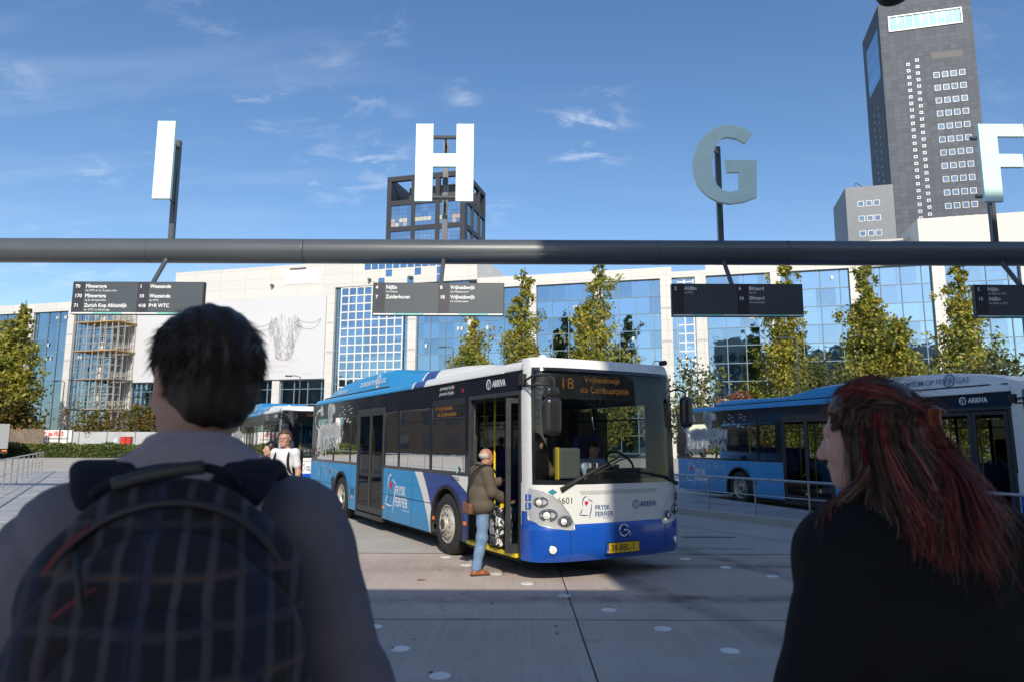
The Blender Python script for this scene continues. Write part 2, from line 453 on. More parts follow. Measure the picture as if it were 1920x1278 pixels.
def joint(x0, y0, x1, y1, w=.018):
    d = Vector((x1 - x0, y1 - y0, 0)).normalized(); n = Vector((-d.y, d.x, 0)) * w / 2; a = Vector((x0, y0, .003)); b = Vector((x1, y1, .003))
    road.quad(a - n, b - n, b + n, a + n, mi=2)
for xx in (-17.35, -11.35, -5.35, .65, 6.65, 12.65): joint(xx, 3.6, xx + .05, 11.7, .014)
joint(-60, 7.5, 40, 7.45, .012); joint(-60, 11.72, 40, 11.72, .035)
for yy in (19, 27, 35, 43): joint(-60, yy, 40, yy, .02)
for i in range(5):
    a = Vector((-1.0 + 4.3 * i - 6, 11.75, 0)); b = a + bd * 24; joint(a.x, a.y, b.x, b.y, .02)
tag(road.build('road', [CONC, ASPH, JOINT]), kind='structure')
def stain_mat():
    m, N, L, B = new_mat('tyre_film'); N.remove(B)
    d = N.new('ShaderNodeBsdfDiffuse'); d.inputs[0].default_value = (.06, .055, .05, 1); t = N.new('ShaderNodeBsdfTransparent'); mx = N.new('ShaderNodeMixShader')
    uv = N.new('ShaderNodeTexCoord'); s_ = N.new('ShaderNodeSeparateXYZ'); L.new(uv.outputs['UV'], s_.inputs[0])
    e = nmath(N, L, 'MULTIPLY', nmath(N, L, 'SINE', nmath(N, L, 'MULTIPLY', s_.outputs[0], math.pi)), nmath(N, L, 'SINE', nmath(N, L, 'MULTIPLY', s_.outputs[1], math.pi)))
    n = nnoise(N, L, 3.0, 6); L.new(nmath(N, L, 'MULTIPLY', nmath(N, L, 'MULTIPLY', e, .34), nmath(N, L, 'MAXIMUM', nmath(N, L, 'MULTIPLY_ADD', n, 2.2, -.55), 0.0)), mx.inputs[0])
    L.new(t.outputs[0], mx.inputs[1]); L.new(d.outputs[0], mx.inputs[2]); L.new(mx.outputs[0], N['Material Output'].inputs[0]); return m
FILM = stain_mat()
def film(name, pts_, w, z=.0035):
    vs = []; uv = []
    n = len(pts_)
    for i, p in enumerate(pts_):
        d = (Vector(pts_[min(i + 1, n - 1)]) - Vector(pts_[max(i - 1, 0)])).normalized(); q = Vector((-d.y, d.x)) * w / 2
        vs += [(p[0] - q.x, p[1] - q.y, z), (p[0] + q.x, p[1] + q.y, z)]; uv += [(0, i / (n - 1)), (1, i / (n - 1))]
    fs = [(2 * i, 2 * i + 1, 2 * i + 3, 2 * i + 2) for i in range(n - 1)]
    me = bpy.data.meshes.new(name); me.from_pydata(vs, [], fs); me.materials.append(FILM); ul = me.uv_layers.new()
    for l in me.loops: ul.data[l.index].uv = uv[l.vertex_index]
    o = bpy.data.objects.new(name, me); COL.objects.link(o); return tag(o, kind='structure')
def arcpts(x0, y0, a0, k, L_, n=26):
    o = []; x, y, a = x0, y0, a0
    for i in range(n): o.append((x, y)); x += math.sin(a) * L_ / n; y += math.cos(a) * L_ / n; a += k / n
    return o
for i, (x, y, a, k, L_, w) in enumerate([(3.2, 4.2, -.25, -.35, 16, .5), (5.4, 4.2, -.22, -.35, 16, .5), (-4, 8.2, 1.5, .15, 14, .55), (-3, 10.1, 1.45, .2, 15, .6), (1.5, 6.0, 1.35, -.2, 9, .35), (-2.2, 3.8, -.5, -.2, 12, .45), (-.2, 3.8, -.45, -.2, 12, .45), (-16, 17, 1.2, .3, 22, .8), (-14, 24, 1.3, .1, 24, 1.0)]):
    film('road_stain', arcpts(x, y, a, k, L_), w, .0035 + .0003 * i)
for i, (px, py, r_) in enumerate([(930, 1075, .22), (1057.5, 1115.8, .20), (1100, 1200, .16), (880, 1160, .12), (1300, 1120, .2), (760, 1125, .1), (1220, 1060, .3), (610, 1050, .3)]):
    g = gnd(px, py); film('road_stain', [(g.x - r_ + 2 * r_ * k / 8, g.y + .02 * math.sin(k)) for k in range(9)], r_ * 1.1, .0064 + .0002 * i)
gum = MB()
for i in range(90):
    x, y = random.uniform(-5, 7), random.uniform(5, 11.5); r_ = random.uniform(.008, .022); gum.disc((x, y, .0089), r_, (0, 0, 1), 9, ry=r_ * random.uniform(.6, 1))
tag(gum.build('road_grit', mat('dark_gum', (.07, .065, .06), .8, var=.3)), 'dark specks of gum and grit on the concrete', 'grit', kind='stuff')
# the platform the travellers stand on
pf = MB().box(-40, 40, -14, 3.35, -.1, .15, mi=0).box(-40, 40, 3.353, 3.6, -.1, .152, mi=1)
tag(pf.build('pavement', [SLAB, KERB]), kind='structure')
def strip_poly(a, b, w0, w1): return [a + bn * w0, a + bn * w1, b + bn * w1, b + bn * w0]
def raised(mb, poly, z0, z1, mi=0):
    n = len(poly); vs = [(p[0], p[1], z0) for p in poly] + [(p[0], p[1], z1) for p in poly]
    mb.add(vs, [tuple(range(n, 2 * n))] + [(i, (i + 1) % n, n + (i + 1) % n, n + i) for i in range(n)], mi)
RIB = mat('white_tactile_rib', (.55, .54, .5), .6, var=.15, scale=20)
# left-hand platform with its kerb
A0, A1 = Vector((-7.73, 11.06, 0)), Vector((-23.54, 38.3, 0))
dl = (A1 - A0).normalized(); nl = Vector((dl.y, -dl.x, 0))
lp = MB()
raised(lp, [A0 + Vector((-2.9, 0, 0)), A0, A1, A1 - nl * 2.35, A0 - nl * 2.35 + dl * 1.4], -.1, .15, 0)
lp2 = []
raised(lp, [A0 + nl * .003, A0 + nl * .42 + dl * -.1, A1 + nl * .42, A1 + nl * .003], -.1, .152, 1)
raised(lp, [A1 + dl * .003 - nl * 2.35, A1 + dl * .003 + nl * .42, A1 + dl * .4 + nl * .42, A1 + dl * .4 - nl * 2.35], -.1, .152, 1)
SLABL = slab_mat('grey_slabs_left', R(0))
tag(lp.build('pavement', [SLABL, KERB]), kind='structure')
tl = MB()
def across(y, n=16, w=.07, ln=.42, z=.153):
    t = (y - A0.y) / dl.y; p = A0 + dl * t
    for i in range(n):
        q = p - nl * (.12 + i * .135); a = q; b = q + dl * ln
        tl.box(-w / 2, w / 2, 0, ln, 0, .005, M=Matrix.Translation((q.x, q.y, z)) @ Matrix.Rotation(math.atan2(-dl.x, dl.y) + .45, 4, 'Z'))
across(14.6); across(21.4); across(30.2)
for i in range(5):
    a = A0 + dl * 2 - nl * (1.35 + i * .11); b = A1 - dl * 3 - nl * (1.35 + i * .11); w = nl * .02
    tl.quad(*[(p.x, p.y, .155) for p in (a - w, b - w, b + w, a + w)])
tag(tl.build('tactile_paving', RIB), kind='structure')
# right-hand island
P0, dr = Vector((4.33, 18.06, 0)), Vector((.525, -.851, 0)); nr = Vector((.851, .525, 0))
ri = MB()
b2d = Vector((-.3169, .9485, 0)); B2F = Vector((9.45, 12.65, 0)); b2n = Vector((.9485, .3169, 0))
fa, fb = B2F + b2d * 13.5 - b2n * .38, B2F - b2d * 4.5 - b2n * .38
ra, rb = P0 - dr * 6.5, P0 + dr * 12
raised(ri, [ra + nr * .303, rb + nr * .303, fb, fa], -.1, .15, 0)
raised(ri, [ra, rb, rb + nr * .3, ra + nr * .3], -.1, .152, 1)
tag(ri.build('pavement', [slab_mat('grey_slabs_island', R(31)), KERB]), kind='structure')
tr_ = MB()
for base, cnt in ((gnd(1275, 1032), 26), ):
    for i in range(cnt):
        q = Vector((2.6 + i * .062, 12.25, 0))
        tr_.box(-.014, .014, 0, .42 - .012 * i, 0, .006, M=Matrix.Translation((q.x, q.y, .001)) @ Matrix.Rotation(.2, 4, 'Z'))
for i in range(20):
    q = P0 + nr * 1.5 + dr * (-1.2 + i * .07)
    tr_.box(-.017, .017, 0, .6, 0, .006, M=Matrix.Translation((q.x, q.y, .151)) @ Matrix.Rotation(-.55, 4, 'Z'))
tag(tr_.build('tactile_paving', mat('worn_rib', (.38, .375, .36), .6, var=.2)), kind='structure')
# drain slots and flush repair patches on the roadway
dr_ = MB()
dr_.box(-.5, .5, -.06, .06, .001, .004, M=Matrix.Translation((3.8, 13.8, 0)) @ Matrix.Rotation(.0, 4, 'Z'))
tag(dr_.build('drain_slot', JOINT), 'dark slot drain in the road right of the bus front', 'drain')
STUD = mat('road_stud_white', (.78, .77, .76), .45, var=.18, scale=25, bump=.1)
stud_px = [(835.4, 1043.3), (873.8, 1058.3), (930, 1075), (988.3, 1092.9), (1057.5, 1115.8), (1141.7, 1142.9), (1243.3, 1177.9), (1368.8, 1219.2), (1285, 1047), (1360.4, 1062.9), (1447.9, 1079.6),
           (750.8, 1215.4), (825, 1266.2), (700.8, 1174.2), (23, 1070), (7, 1088), (3, 1109)]
s0 = None
for i, p in enumerate(stud_px):
    g = gnd(*p)
    if s0 is None:
        s0 = MB().lathe([(0.002, .0), (.0065, .0), (.0065, .076), (.004, .083), (.0, .084)], 28, 'Z').build('road_stud', STUD, smooth=False)
        tag(s0, 'round white flush stud in the concrete marking a bus bay', 'road stud', 'white studs marking the bus bays'); o = s0
    else: o = s0.copy(); COL.objects.link(o)
    o.location = (g.x, g.y, 0)
# fallen leaves, single ones
LEAFB = mat('dry_leaf', (.38, .16, .04), .7, var=.2)
for k, (px, py, rz, lab) in enumerate([(788, 1087, .4, 'curled orange leaf on the sunlit concrete near the brown shoe'), (1070, 1134, 1.5, 'small brown leaf beside the road joint below the bus')]):
    g = gnd(px, py); mbl = MB()
    s_ = .05 if k == 0 else .025
    pts = [(math.cos(a) * s_ * (1 + .5 * math.cos(3 * a)), math.sin(a) * s_ * .7 * (1 + .3 * math.sin(5 * a)), .006 + .01 * abs(math.sin(2 * a))) for a in np.linspace(0, 2 * math.pi, 15)[:-1]]
    mbl.add([(0, 0, .004)] + pts, [(0, i + 1, (i + 1) % 14 + 1) for i in range(14)])
    o = mbl.build('fallen_leaf', LEAFB); o.location = (g.x, g.y, 0); o.rotation_euler = (0, 0, rz); tag(o, lab, 'leaf')

# ================================================================ RAILINGS
def railing(label, pts, zt=1.0, zm=.5, base=.15, post_r=.021, flat=False):
    root = empty('railing', (0, 0, 0), 0, label, 'railing')
    for p in pts:
        m_ = MB().tube((p.x, p.y, base), (p.x, p.y, base + zt - .02), post_r, n=10)
        m_.tube((p.x, p.y, base), (p.x, p.y, base + .01), .05, n=14)
        m_.build('post', STEEL, root, smooth=False, sharp=40)
    a, b = pts[0], pts[-1]; d = (b - a).normalized() * .12
    MB().tube((a.x - d.x, a.y - d.y, base + zt), (b.x + d.x, b.y + d.y, base + zt), .028, n=12).build('handrail', STEEL, root, sharp=40)
    for q, r in ((zm, .011),):
        MB().tube((a.x, a.y, base + q), (b.x, b.y, base + q), r, n=8).build('rail', STEEL, root, sharp=40)
    return root
q0 = Vector((-16.81, 23.45, 0)); q1 = Vector((-25.36, 38.16, 0)); dq = (q1 - q0) / 8
railing('brushed steel railing along the sunlit slab platform at the far left', [q0 + dq * i for i in range(-6, 9)], 1.02, .5)
railing('brushed steel railing on the shaded island between the two buses', [Vector((5.01, 18.03, 0)) + Vector((.74, -1.27, 0)) * i for i in range(-2, 6)], .8, .43)

# ================================================================ GANTRY, LETTERS, SIGN BOARDS
def pipe_paint():
    m, N, L, B = new_mat('gantry_grey_paint'); big = nnoise(N, L, .9, 5, mapping=(.4, 1, 1)); sc = nnoise(N, L, 16, 3, mapping=(.35, 1, 1)); sp_ = nnoise(N, L, 55, 2)
    col = nmix(N, L, big, (.060, .070, .080), (.095, .105, .115))
    f = nmath(N, L, 'MINIMUM', nmath(N, L, 'MAXIMUM', nmath(N, L, 'MULTIPLY_ADD', sc, 12.0, -8.6), 0.0), .5); col = nmix(N, L, f, col, (.20, .21, .21))
    g = nmath(N, L, 'MINIMUM', nmath(N, L, 'MAXIMUM', nmath(N, L, 'MULTIPLY_ADD', sp_, 20.0, -15.0), 0.0), .8); col = nmix(N, L, g, col, (.45, .45, .43))
    L.new(col, B.inputs['Base Color']); L.new(nmath(N, L, 'MULTIPLY_ADD', big, .3, .2), B.inputs['Roughness']); B.inputs['Coat Weight'].default_value = .3; nbump(N, L, B, sc, .08, .01)
    return m
PIPEM = pipe_paint()
gr_ = empty('gantry_pipe', (0, 17, 6.505), 0, 'thick dark grey steel pipe crossing the whole picture above the buses', 'gantry')
g_ = MB()
segs = [-34, -19.2, -5.2, 6.85, 20.5, 34]
for i in range(5):
    a, b = segs[i], segs[i + 1]
    g_.lathe([(a + .006, .28), (a + .006, .303), (a + .014, .309), (a + .03, .309), (a + .05, .309), (b - .05, .309), (b - .03, .309), (b - .014, .309), (b - .006, .303), (b - .006, .28)], 64, 'X')
g_.build('pipe', PIPEM, gr_, smooth=True, sharp=40)
j_ = MB()
for x in (-9.1, 3.6, 6.9): j_.lathe([(x, .3095), (x, .3115), (x + .035, .3115), (x + .035, .3095)], 64, 'X')
j_.build('weld_band', mat('weld_band_paint', (.06, .07, .08), .5, var=.15), gr_, smooth=True, sharp=40)
cb = MB()
for x in (-30, 31): cb.tube((x, 0, -.2), (x, 0, -6.5), .22, n=24)
cb.build('column', PIPEM, gr_, smooth=True, sharp=40)
LETW = mat('letter_white_enamel', (.68, .90, .86), .4, var=.05, scale=3, coat=.2)
BOARD = None
def board_mat():
    m, N, L, B = new_mat('sign_board_glass')
    nz = nnoise(N, L, .8, 3)
    L.new(nmix(N, L, nz, (.045, .052, .058), (.065, .074, .08)), B.inputs['Base Color'])
    B.inputs['Roughness'].default_value = .30; B.inputs['Coat Weight'].default_value = .6; B.inputs['Coat Roughness'].default_value = .18
    return m
BOARD = board_mat(); BOARD2 = mat('sign_board_column', (.028, .024, .03), .35, var=.1, coat=.4)
TEAL = mat('teal_edge_strip', (.25, .62, .58), .4, var=.05); WSTR = mat('white_edge_strip', (.72, .74, .74), .4, var=.05)
EDGE = mat('sign_edge', (.02, .022, .025), .4, var=.1)
GPX = [(570,122),(520,92),(478,78),(440,73),(400,76),(355,92),(305,127),(262,182),(240,245),(235,300),(240,355),(258,402),(285,440),(325,475),(375,502),(440,515),(520,505),(590,478),(590,270),(412,268),(425,338),(493,338),(493,437),(440,447),(402,438),(370,410),(350,360),(343,300),(348,235),(365,182),(395,150),(430,142),(480,152),(527,178)]
def letter_G():
    return [(at(1220 + x / 2.972, 210 + y / 2.972, 16.3).x, at(1220 + x / 2.972, 210 + y / 2.972, 16.3).z) for x, y in GPX][::-1]
SIGNS = [
 ('I', -8.56, -10.45, [('70', 'Minnertsga', 'via WTC en St. Annaparochie'), ('170', 'Minnertsga', 'via St. Annaparochie'), ('71', 'Zurich Kop Afsluitdijk', 'via  WTC en Minnertsga')],
  [('1', 'Westeinde', ''), ('10', 'Westeinde', 'via WTC'), ('418', 'P+R WTC', '')]),
 ('H', -1.67, -3.31, [('4', 'Nijlân', 'via Huizum'), ('7', 'Zuiderburen', '')], [('8', 'Vrijheidswijk', 'via Hoekstersend'), ('18', 'Vrijheidswijk', 'via Cambuurplein')]),
 ('G', 5.2, 3.79, [('2', 'Aldlân', 'via MCL')], [('6', 'Bilgaard', 'De Kei'), ('16', 'Bilgaard', 'De Hooidollen')]),
 ('F', 12.2, 11.0, [('5', 'Nijlân', 'via Nijlân en MCL'), ('15', 'Aldlân', 'via Aldlân en MCL')], [('12', 'Camminghaburen', '')])]
colr = {'I': 'white letter I', 'H': 'white letter H', 'G': 'pale green letter G', 'F': 'white letter F'}
for L_, lx, bx, left, right in SIGNS:
    Yl = 16.28
    def fr(u, v, d, Y=Yl): return (u, Y + d, v)
    root = empty('platform_letter', (lx, 17, 6.5), 0, '%s on a dark post standing on the gantry pipe' % ('tall ' + colr[L_]), 'letter sign')
    def loc(mb):
        mb.v = [(p[0] - lx, p[1] - 17, p[2] - 6.5) for p in mb.v]; return mb
    m_ = MB()
    if L_ == 'I': polys = [[(-8.79, 7.62), (-8.35, 7.62), (-8.35, 9.62), (-8.79, 9.62)]]; 
    elif L_ == 'H': polys = [[(-2.39, 7.58), (-1.96, 7.58), (-1.96, 8.46), (-1.39, 8.46), (-1.39, 7.58), (-.96, 7.58), (-.96, 9.57), (-1.39, 9.57), (-1.39, 8.80), (-1.96, 8.80), (-1.96, 9.57), (-2.39, 9.57)]]
    elif L_ == 'F': polys = [[(11.52, 7.62), (11.97, 7.62), (11.97, 8.50), (12.55, 8.50), (12.55, 8.84), (11.97, 8.84), (11.97, 9.29), (12.64, 9.29), (12.64, 9.62), (11.52, 9.62)]]
    else: polys = [letter_G()]
    for p in polys: m_.prism(p, fr, 0.0, .10)
    lo_ = loc(m_).build('letter', LETW, root, fixn=True, bevel=.008)
    # straight post standing on the pipe, short brackets reaching forward to the letter
    px_ = {'I': at(325, 400, 17).x, 'H': at(834, 420, 17).x, 'G': at(1347.5, 350, 17).x, 'F': at(1862, 420, 17).x}[L_]
    p_ = MB().box(px_ - .065, px_ + .065, 16.94, 17.06, 6.78, 9.42 if L_ != 'G' else 9.3)
    p_.box(px_ - .035, px_ + .035, 16.925, 16.939, 6.8, 8.6)
    zs_ = {'I': (9.2, 7.75), 'H': (9.28, 7.72), 'G': (9.1, 7.75), 'F': (9.3, 7.8)}[L_]
    for z in zs_:
        lx_ = {'I': -8.5, 'H': -1.67, 'G': 4.95, 'F': 11.7}[L_]
        p_.tube((px_, 17.0, z), (lx_, 16.42, z), .035, n=8)
        if L_ in 'HF': p_.tube((lx_ - .6 if L_ == 'H' else lx_ - .3, 16.43, z), (lx_ + .6 if L_ == 'H' else lx_ + .2, 16.43, z), .05, n=10)
    loc(p_).build('post', PIPEM, root, fixn=True)
    # board
    sroot = empty('departure_board', (bx + 1.57, 16.25, 5.13), 0, {
        'I': 'dark grey board listing Minnertsga and Westeinde, leftmost under the gantry', 'H': 'glossy grey board listing Vrijheidswijk under the letter H',
        'G': 'dark board listing Bilgaard, hanging under the pale green letter G', 'F': 'dark board cut off by the right edge, under the letter F'}[L_], 'sign board')
    def sl(mb):
        mb.v = [(p[0] - bx - 1.57, p[1] - 16.25, p[2] - 5.13) for p in mb.v]; return mb
    W_, z0, z1 = 3.12, 4.74, 5.53
    sl(MB().box(bx, bx + W_, 16.205, 16.33, z0, z1)).build('panel', EDGE, sroot, bevel=.006)
    fm = MB()
    for k in (0, 1):
        x0 = bx + .02 + k * 1.53
        fm.quad((x0, 16.2, z0 + .05), (x0 + .27, 16.2, z0 + .05), (x0 + .27, 16.2, z1 - .01), (x0, 16.2, z1 - .01), mi=1)
        fm.quad((x0 + .27, 16.2, z0 + .05), (x0 + 1.53 + .02 * k, 16.2, z0 + .05), (x0 + 1.53 + .02 * k, 16.2, z1 - .01), (x0 + .27, 16.2, z1 - .01), mi=0)
        fm.quad((x0, 16.2, z0 + .012), (x0 + .5, 16.2, z0 + .012), (x0 + .5, 16.2, z0 + .046), (x0, 16.2, z0 + .046), mi=2)
        fm.quad((x0 + .5, 16.2, z0 + .012), (x0 + 1.2, 16.2, z0 + .012), (x0 + 1.2, 16.2, z0 + .046), (x0 + .5, 16.2, z0 + .046), mi=3)
        fm.quad((x0 + 1.2, 16.2, z0 + .012), (x0 + 1.54, 16.2, z0 + .012), (x0 + 1.54, 16.2, z0 + .046), (x0 + 1.2, 16.2, z0 + .046), mi=2)
    sl(fm).build('face', [BOARD, BOARD2, WSTR, TEAL], sroot)
    tx = MB()
    for k, rows in ((0, left), (1, right)):
        x0 = bx + .02 + k * 1.53
        for i, (num, a, b) in enumerate(rows):
            zz = z1 - .155 - i * .232
            tx.text(num, .115, lambda u, v: (x0 + .045 + u, 16.197, zz + v), bold=.018)
            tx.text(a, .125, lambda u, v: (x0 + .29 + u, 16.197, zz + v), bold=.018, sx=.9)
            if b: tx.text(b, .068, lambda u, v: (x0 + .29 + u, 16.197, zz - .085 + v), bold=.0, sx=.9)
    sl(tx).build('lettering', SIGNW, sroot)
    sl(MB().tube((px_, 16.27, 5.5), (px_, 16.9, 6.32), .055, n=8)).build('strut', PIPEM, sroot)

# canopy over the waiting people: it throws the shadow in the foreground
can = empty('station_canopy', (0, 0, 0), 0, 'flat station canopy above the waiting travellers', 'canopy')
CANM = mat('canopy_soffit', (.50, .49, .47), .6, var=.1)
MB().box(-45, 40, -4.9, .62, 5.22, 5.42).build('roof', CANM, can)
for x in (-12, -4.5, 4.5, 12): MB().tube((x, -4, .15), (x, -4, 5.22), .16, n=20).build('column', PIPEM, can, sharp=40)
MB().tube((2.3, .6, 5.3), (2.38, 4.0, 5.12), .02, n=8).build('arm', PIPEM, can)
lmp = MB().lathe([(0.0, 0.0), (.0, .05), (.02, .085), (.06, .105), (.12, .08), (.17, .03)], 24, 'Z').build('dome_lamp', BLACKM, None, smooth=True)
lmp.location = at(1676, -6, 4.0) + Vector((0, 0, .02)); lmp.location.z = at(1676, 3, 4.0).z
MB().tube((0, 0, .2), (0, 0, .45), .015).build('rod', BLACKM, lmp)
tag(lmp, 'black dome lamp hanging at the top edge of the view over the grey tower', 'lamp')
TGLB = mat('dark_window', (.03, .04, .05), .1, var=.1)
# station office tower behind the photographer: its shadow covers the right half of the bays
ob = empty('office_building', (0, -5, 0), R(0), 'tall pale station building behind the waiting travellers', 'building')
OBM = mat('pale_brick', (.46, .42, .37), .8, var=.25, scale=2)
ob_ = MB().box(2.93, 12.95, -4, 0, 0, 25.2).box(12.953, 50, -4, 0, 0, 21.25); ob_.build('wall', OBM, ob)
MB().box(-60, 2.9, -12, -4.003, 0, 3.2).build('unseen_low_wing', OBM, ob)  # unseen added wing, kept low so sunlit paving brightens the travellers' backs
for fl in range(5):
    for k in range(11):
        x = 3.5 + k * 2.9 + (.6 if k > 2 else 0)
        MB().quad((x, .02, 7 + fl * 3.2), (x + 1.7, .02, 7 + fl * 3.2), (x + 1.7, .02, 8.9 + fl * 3.2), (x, .02, 8.9 + fl * 3.2)).build('window', TGLB, ob)

# ================================================================ BACKGROUND BUILDINGS
FA = R(14.8)
r0 = ray(135, 700); FO = Vector((r0.x * 100 / r0.y, 100, 0))
FM = Matrix.Translation(FO) @ Matrix.Rotation(-FA, 4, 'Z')       # local x along facade, y inwards
def cladding(name, col, sx, sz, rough=.5, var=.04, line=.85, lw=.03, spec=.5, metal=0.0):
    m, N, L, B = new_mat(name)
    tc = N.new('ShaderNodeTexCoord'); sp_ = N.new('ShaderNodeSeparateXYZ'); L.new(tc.outputs['Object'], sp_.inputs[0])
    xy = nmath(N, L, 'ADD', sp_.outputs[0], sp_.outputs[1])
    fx = nmath(N, L, 'LESS_THAN', nmath(N, L, 'FRACT', nmath(N, L, 'DIVIDE', xy, sx)), lw / sx)
    fz = nmath(N, L, 'LESS_THAN', nmath(N, L, 'FRACT', nmath(N, L, 'DIVIDE', sp_.outputs[2], sz)), lw / sz)
    f = nmath(N, L, 'MAXIMUM', fx, fz)
    c = N.new('ShaderNodeCombineXYZ'); L.new(nmath(N, L, 'FLOOR', nmath(N, L, 'DIVIDE', xy, sx)), c.inputs[0]); L.new(nmath(N, L, 'FLOOR', nmath(N, L, 'DIVIDE', sp_.outputs[2], sz)), c.inputs[1])
    wn = N.new('ShaderNodeTexWhiteNoise'); wn.noise_dimensions = '2D'; L.new(c.outputs[0], wn.inputs[0])
    nz = nnoise(N, L, .25, 4)
    g = nmath(N, L, 'MULTIPLY_ADD', wn.outputs[0], .6, nmath(N, L, 'MULTIPLY', nz, .4))
    base = nmix(N, L, g, tuple(x * (1 - var) for x in col), tuple(min(1, x * (1 + var)) for x in col))
    L.new(nmix(N, L, f, base, tuple(x * line for x in col)), B.inputs['Base Color'])
    B.inputs['Roughness'].default_value = rough; B.inputs['Specular IOR Level'].default_value = spec; B.inputs['Metallic'].default_value = metal
    return m
def facade_glass(name, col, bump=.25, rough=.03):
    m, N, L, B = new_mat(name)
    tc = N.new('ShaderNodeTexCoord'); sp_ = N.new('ShaderNodeSeparateXYZ'); L.new(tc.outputs['Object'], sp_.inputs[0])
    c = N.new('ShaderNodeCombineXYZ'); L.new(nmath(N, L, 'FLOOR', nmath(N, L, 'DIVIDE', sp_.outputs[0], 2.0)), c.inputs[0]); L.new(nmath(N, L, 'FLOOR', nmath(N, L, 'DIVIDE', nmath(N, L, 'SUBTRACT', sp_.outputs[2], .5), 2.0)), c.inputs[1])
    wn = N.new('ShaderNodeTexWhiteNoise'); wn.noise_dimensions = '2D'; L.new(c.outputs[0], wn.inputs[0])
    L.new(nmix(N, L, wn.outputs[0], tuple(x * .82 for x in col), tuple(min(1, x * 1.1) for x in col)), B.inputs['Base Color'])
    B.inputs['Metallic'].default_value = 1.0; B.inputs['Roughness'].default_value = rough
    # every pane bulges a little differently
    fx = nmath(N, L, 'SUBTRACT', nmath(N, L, 'FRACT', nmath(N, L, 'DIVIDE', sp_.outputs[0], 2.0)), .5); fz = nmath(N, L, 'SUBTRACT', nmath(N, L, 'FRACT', nmath(N, L, 'DIVIDE', nmath(N, L, 'SUBTRACT', sp_.outputs[2], .5), 2.0)), .5)
    r2 = nmath(N, L, 'ADD', nmath(N, L, 'MULTIPLY', fx, fx), nmath(N, L, 'MULTIPLY', fz, fz))
    nz = nnoise(N, L, .9, 2)
    h = nmath(N, L, 'MULTIPLY_ADD', nz, .35, nmath(N, L, 'MULTIPLY', r2, nmath(N, L, 'SUBTRACT', wn.outputs[0], .3)))
    nbump(N, L, B, h, bump, .05)
    return m
FGL = facade_glass('blue_mirror_glass', (.27, .41, .56), .35)
FWH = cladding('white_panels', (.61, .60, .58), 4.0, 1.3, .55, .06, .74, .05)
MUL = mat('blue_grey_mullion', (.16, .25, .33), .4, var=.05); MULW = mat('white_mullion', (.72, .72, .70), .4, var=.03)
DARKG = mat('dark_soffit', (.10, .10, .11), .7, var=.15)
hall = empty('exhibition_hall', (0, 0, 0), 0, 'long white exhibition hall with tall blue glass bays behind the trees', 'building')
hall.matrix_world = FM
w_ = MB()
cols = [(-41.3, -40.1), (-33.3, -32.1), (-25.3, -24.1), (-17.3, -16.1), (-9.2, -8.1), (-1.7, -.55), (9.6, 10.5), (59.9, 60.6), (67.7, 68.6), (75.7, 76.6), (83.3, 84.6), (87.2, 88.4), (95.3, 96.4), (103.4, 104.5), (111.4, 112.6), (119.5, 120.6), (127.5, 128.6)]
w_.box(-60, 16.6, 0, 40, 20.5, 21.8); w_.box(61.1, 84.6, 0, 40, 20.5, 21.8); w_.box(84.605, 88.4, 0, 40, 20.5, 21.2); w_.box(88.405, 135, 0, 40, 20.52, 21.8)
for a, b in cols: w_.box(a, b, 0, .9, 0, 20.497)
w_.box(10.5, 16.6, .003, .9, 9.7, 20.497)
w_.build('wall', FWH, hall)
b_ = MB(); b_.box(16.603, 61.1, 0, 32, 21.805, 25.1); b_.box(16.603, 41.6, 0, 32, 9.7, 21.8); b_.box(51.95, 53.1, 0, 6, 0, 21.8); b_.box(41.603, 61.1, 0, 32, 21.65, 21.802)
for a, b in ((32.9, 34.0), (40.6, 41.6), (25.0, 26.1), (16.8, 17.9)): b_.box(a, b, 0, .9, 0, 9.697)
b_.build('raised_block', FWH, hall)
p_ = MB().box(34, 39, -.06, -.003, 22.4, 24.3); p_.build('panel', mat('pale_panel', (.76, .75, .72), .5, var=.02), hall)
MB().box(34.8, 37.2, -.12, -.003, 24.45, 24.6).build('ledge', DARKG, hall)
def bay(s0, s1, z0, z1, px=2.0, pz=2.0, zoff=.5, name='window', gm=None, mm=None, w=.09, y=.45, soff=0.0):
    m_ = MB()
    m_.quad((s0, y, z0), (s1, y, z0), (s1, y, z1), (s0, y, z1), mi=0)
    n0 = math.ceil((s0 - soff + .05) / px)
    while n0 * px + soff < s1 - .05:
        x = n0 * px + soff; m_.box(x - w / 2, x + w / 2, y - .1, y + .02, z0, z1, mi=1); n0 += 1
    k = math.ceil((z0 - zoff + .05) / pz)
    while k * pz + zoff < z1 - .05:
        z = k * pz + zoff; m_.box(s0, s1, y - .08, y + .03, z - w / 2, z + w / 2, mi=1); k += 1
    for x in (s0, s1): m_.box(x - w / 2, x + w / 2, y - .105, y + .021, z0, z1, mi=1)
    m_.box(s0, s1, y - .085, y + .025, z1 - w, z1, mi=1)
    return m_.build(name, [gm or FGL, mm or MUL], hall)
for i in range(len(cols) - 1):
    a, b = cols[i][1], cols[i + 1][0]
    if cols[i][1] in (10.5, 84.6): continue
    if b > 59 and a < 60: continue
    bay(a, min(b, 6.2) if abs(a + .55) < .01 else b, .3, 20.5, soff=.5 if a > 60 else .4)
bay(10.5, 16.8, .3, 9.7); bay(17.9, 25.0, .3, 9.7); bay(26.1, 32.9, .3, 9.7); bay(34.0, 40.6, .3, 9.7)
bay(53.1, 59.9, .3, 21.65, soff=.9)
bay(84.6, 85.2, .3, 20.5); bay(85.2, 87.2, .3, 20.5, 1.0, 1.0, 0, mm=MULW, w=.14)
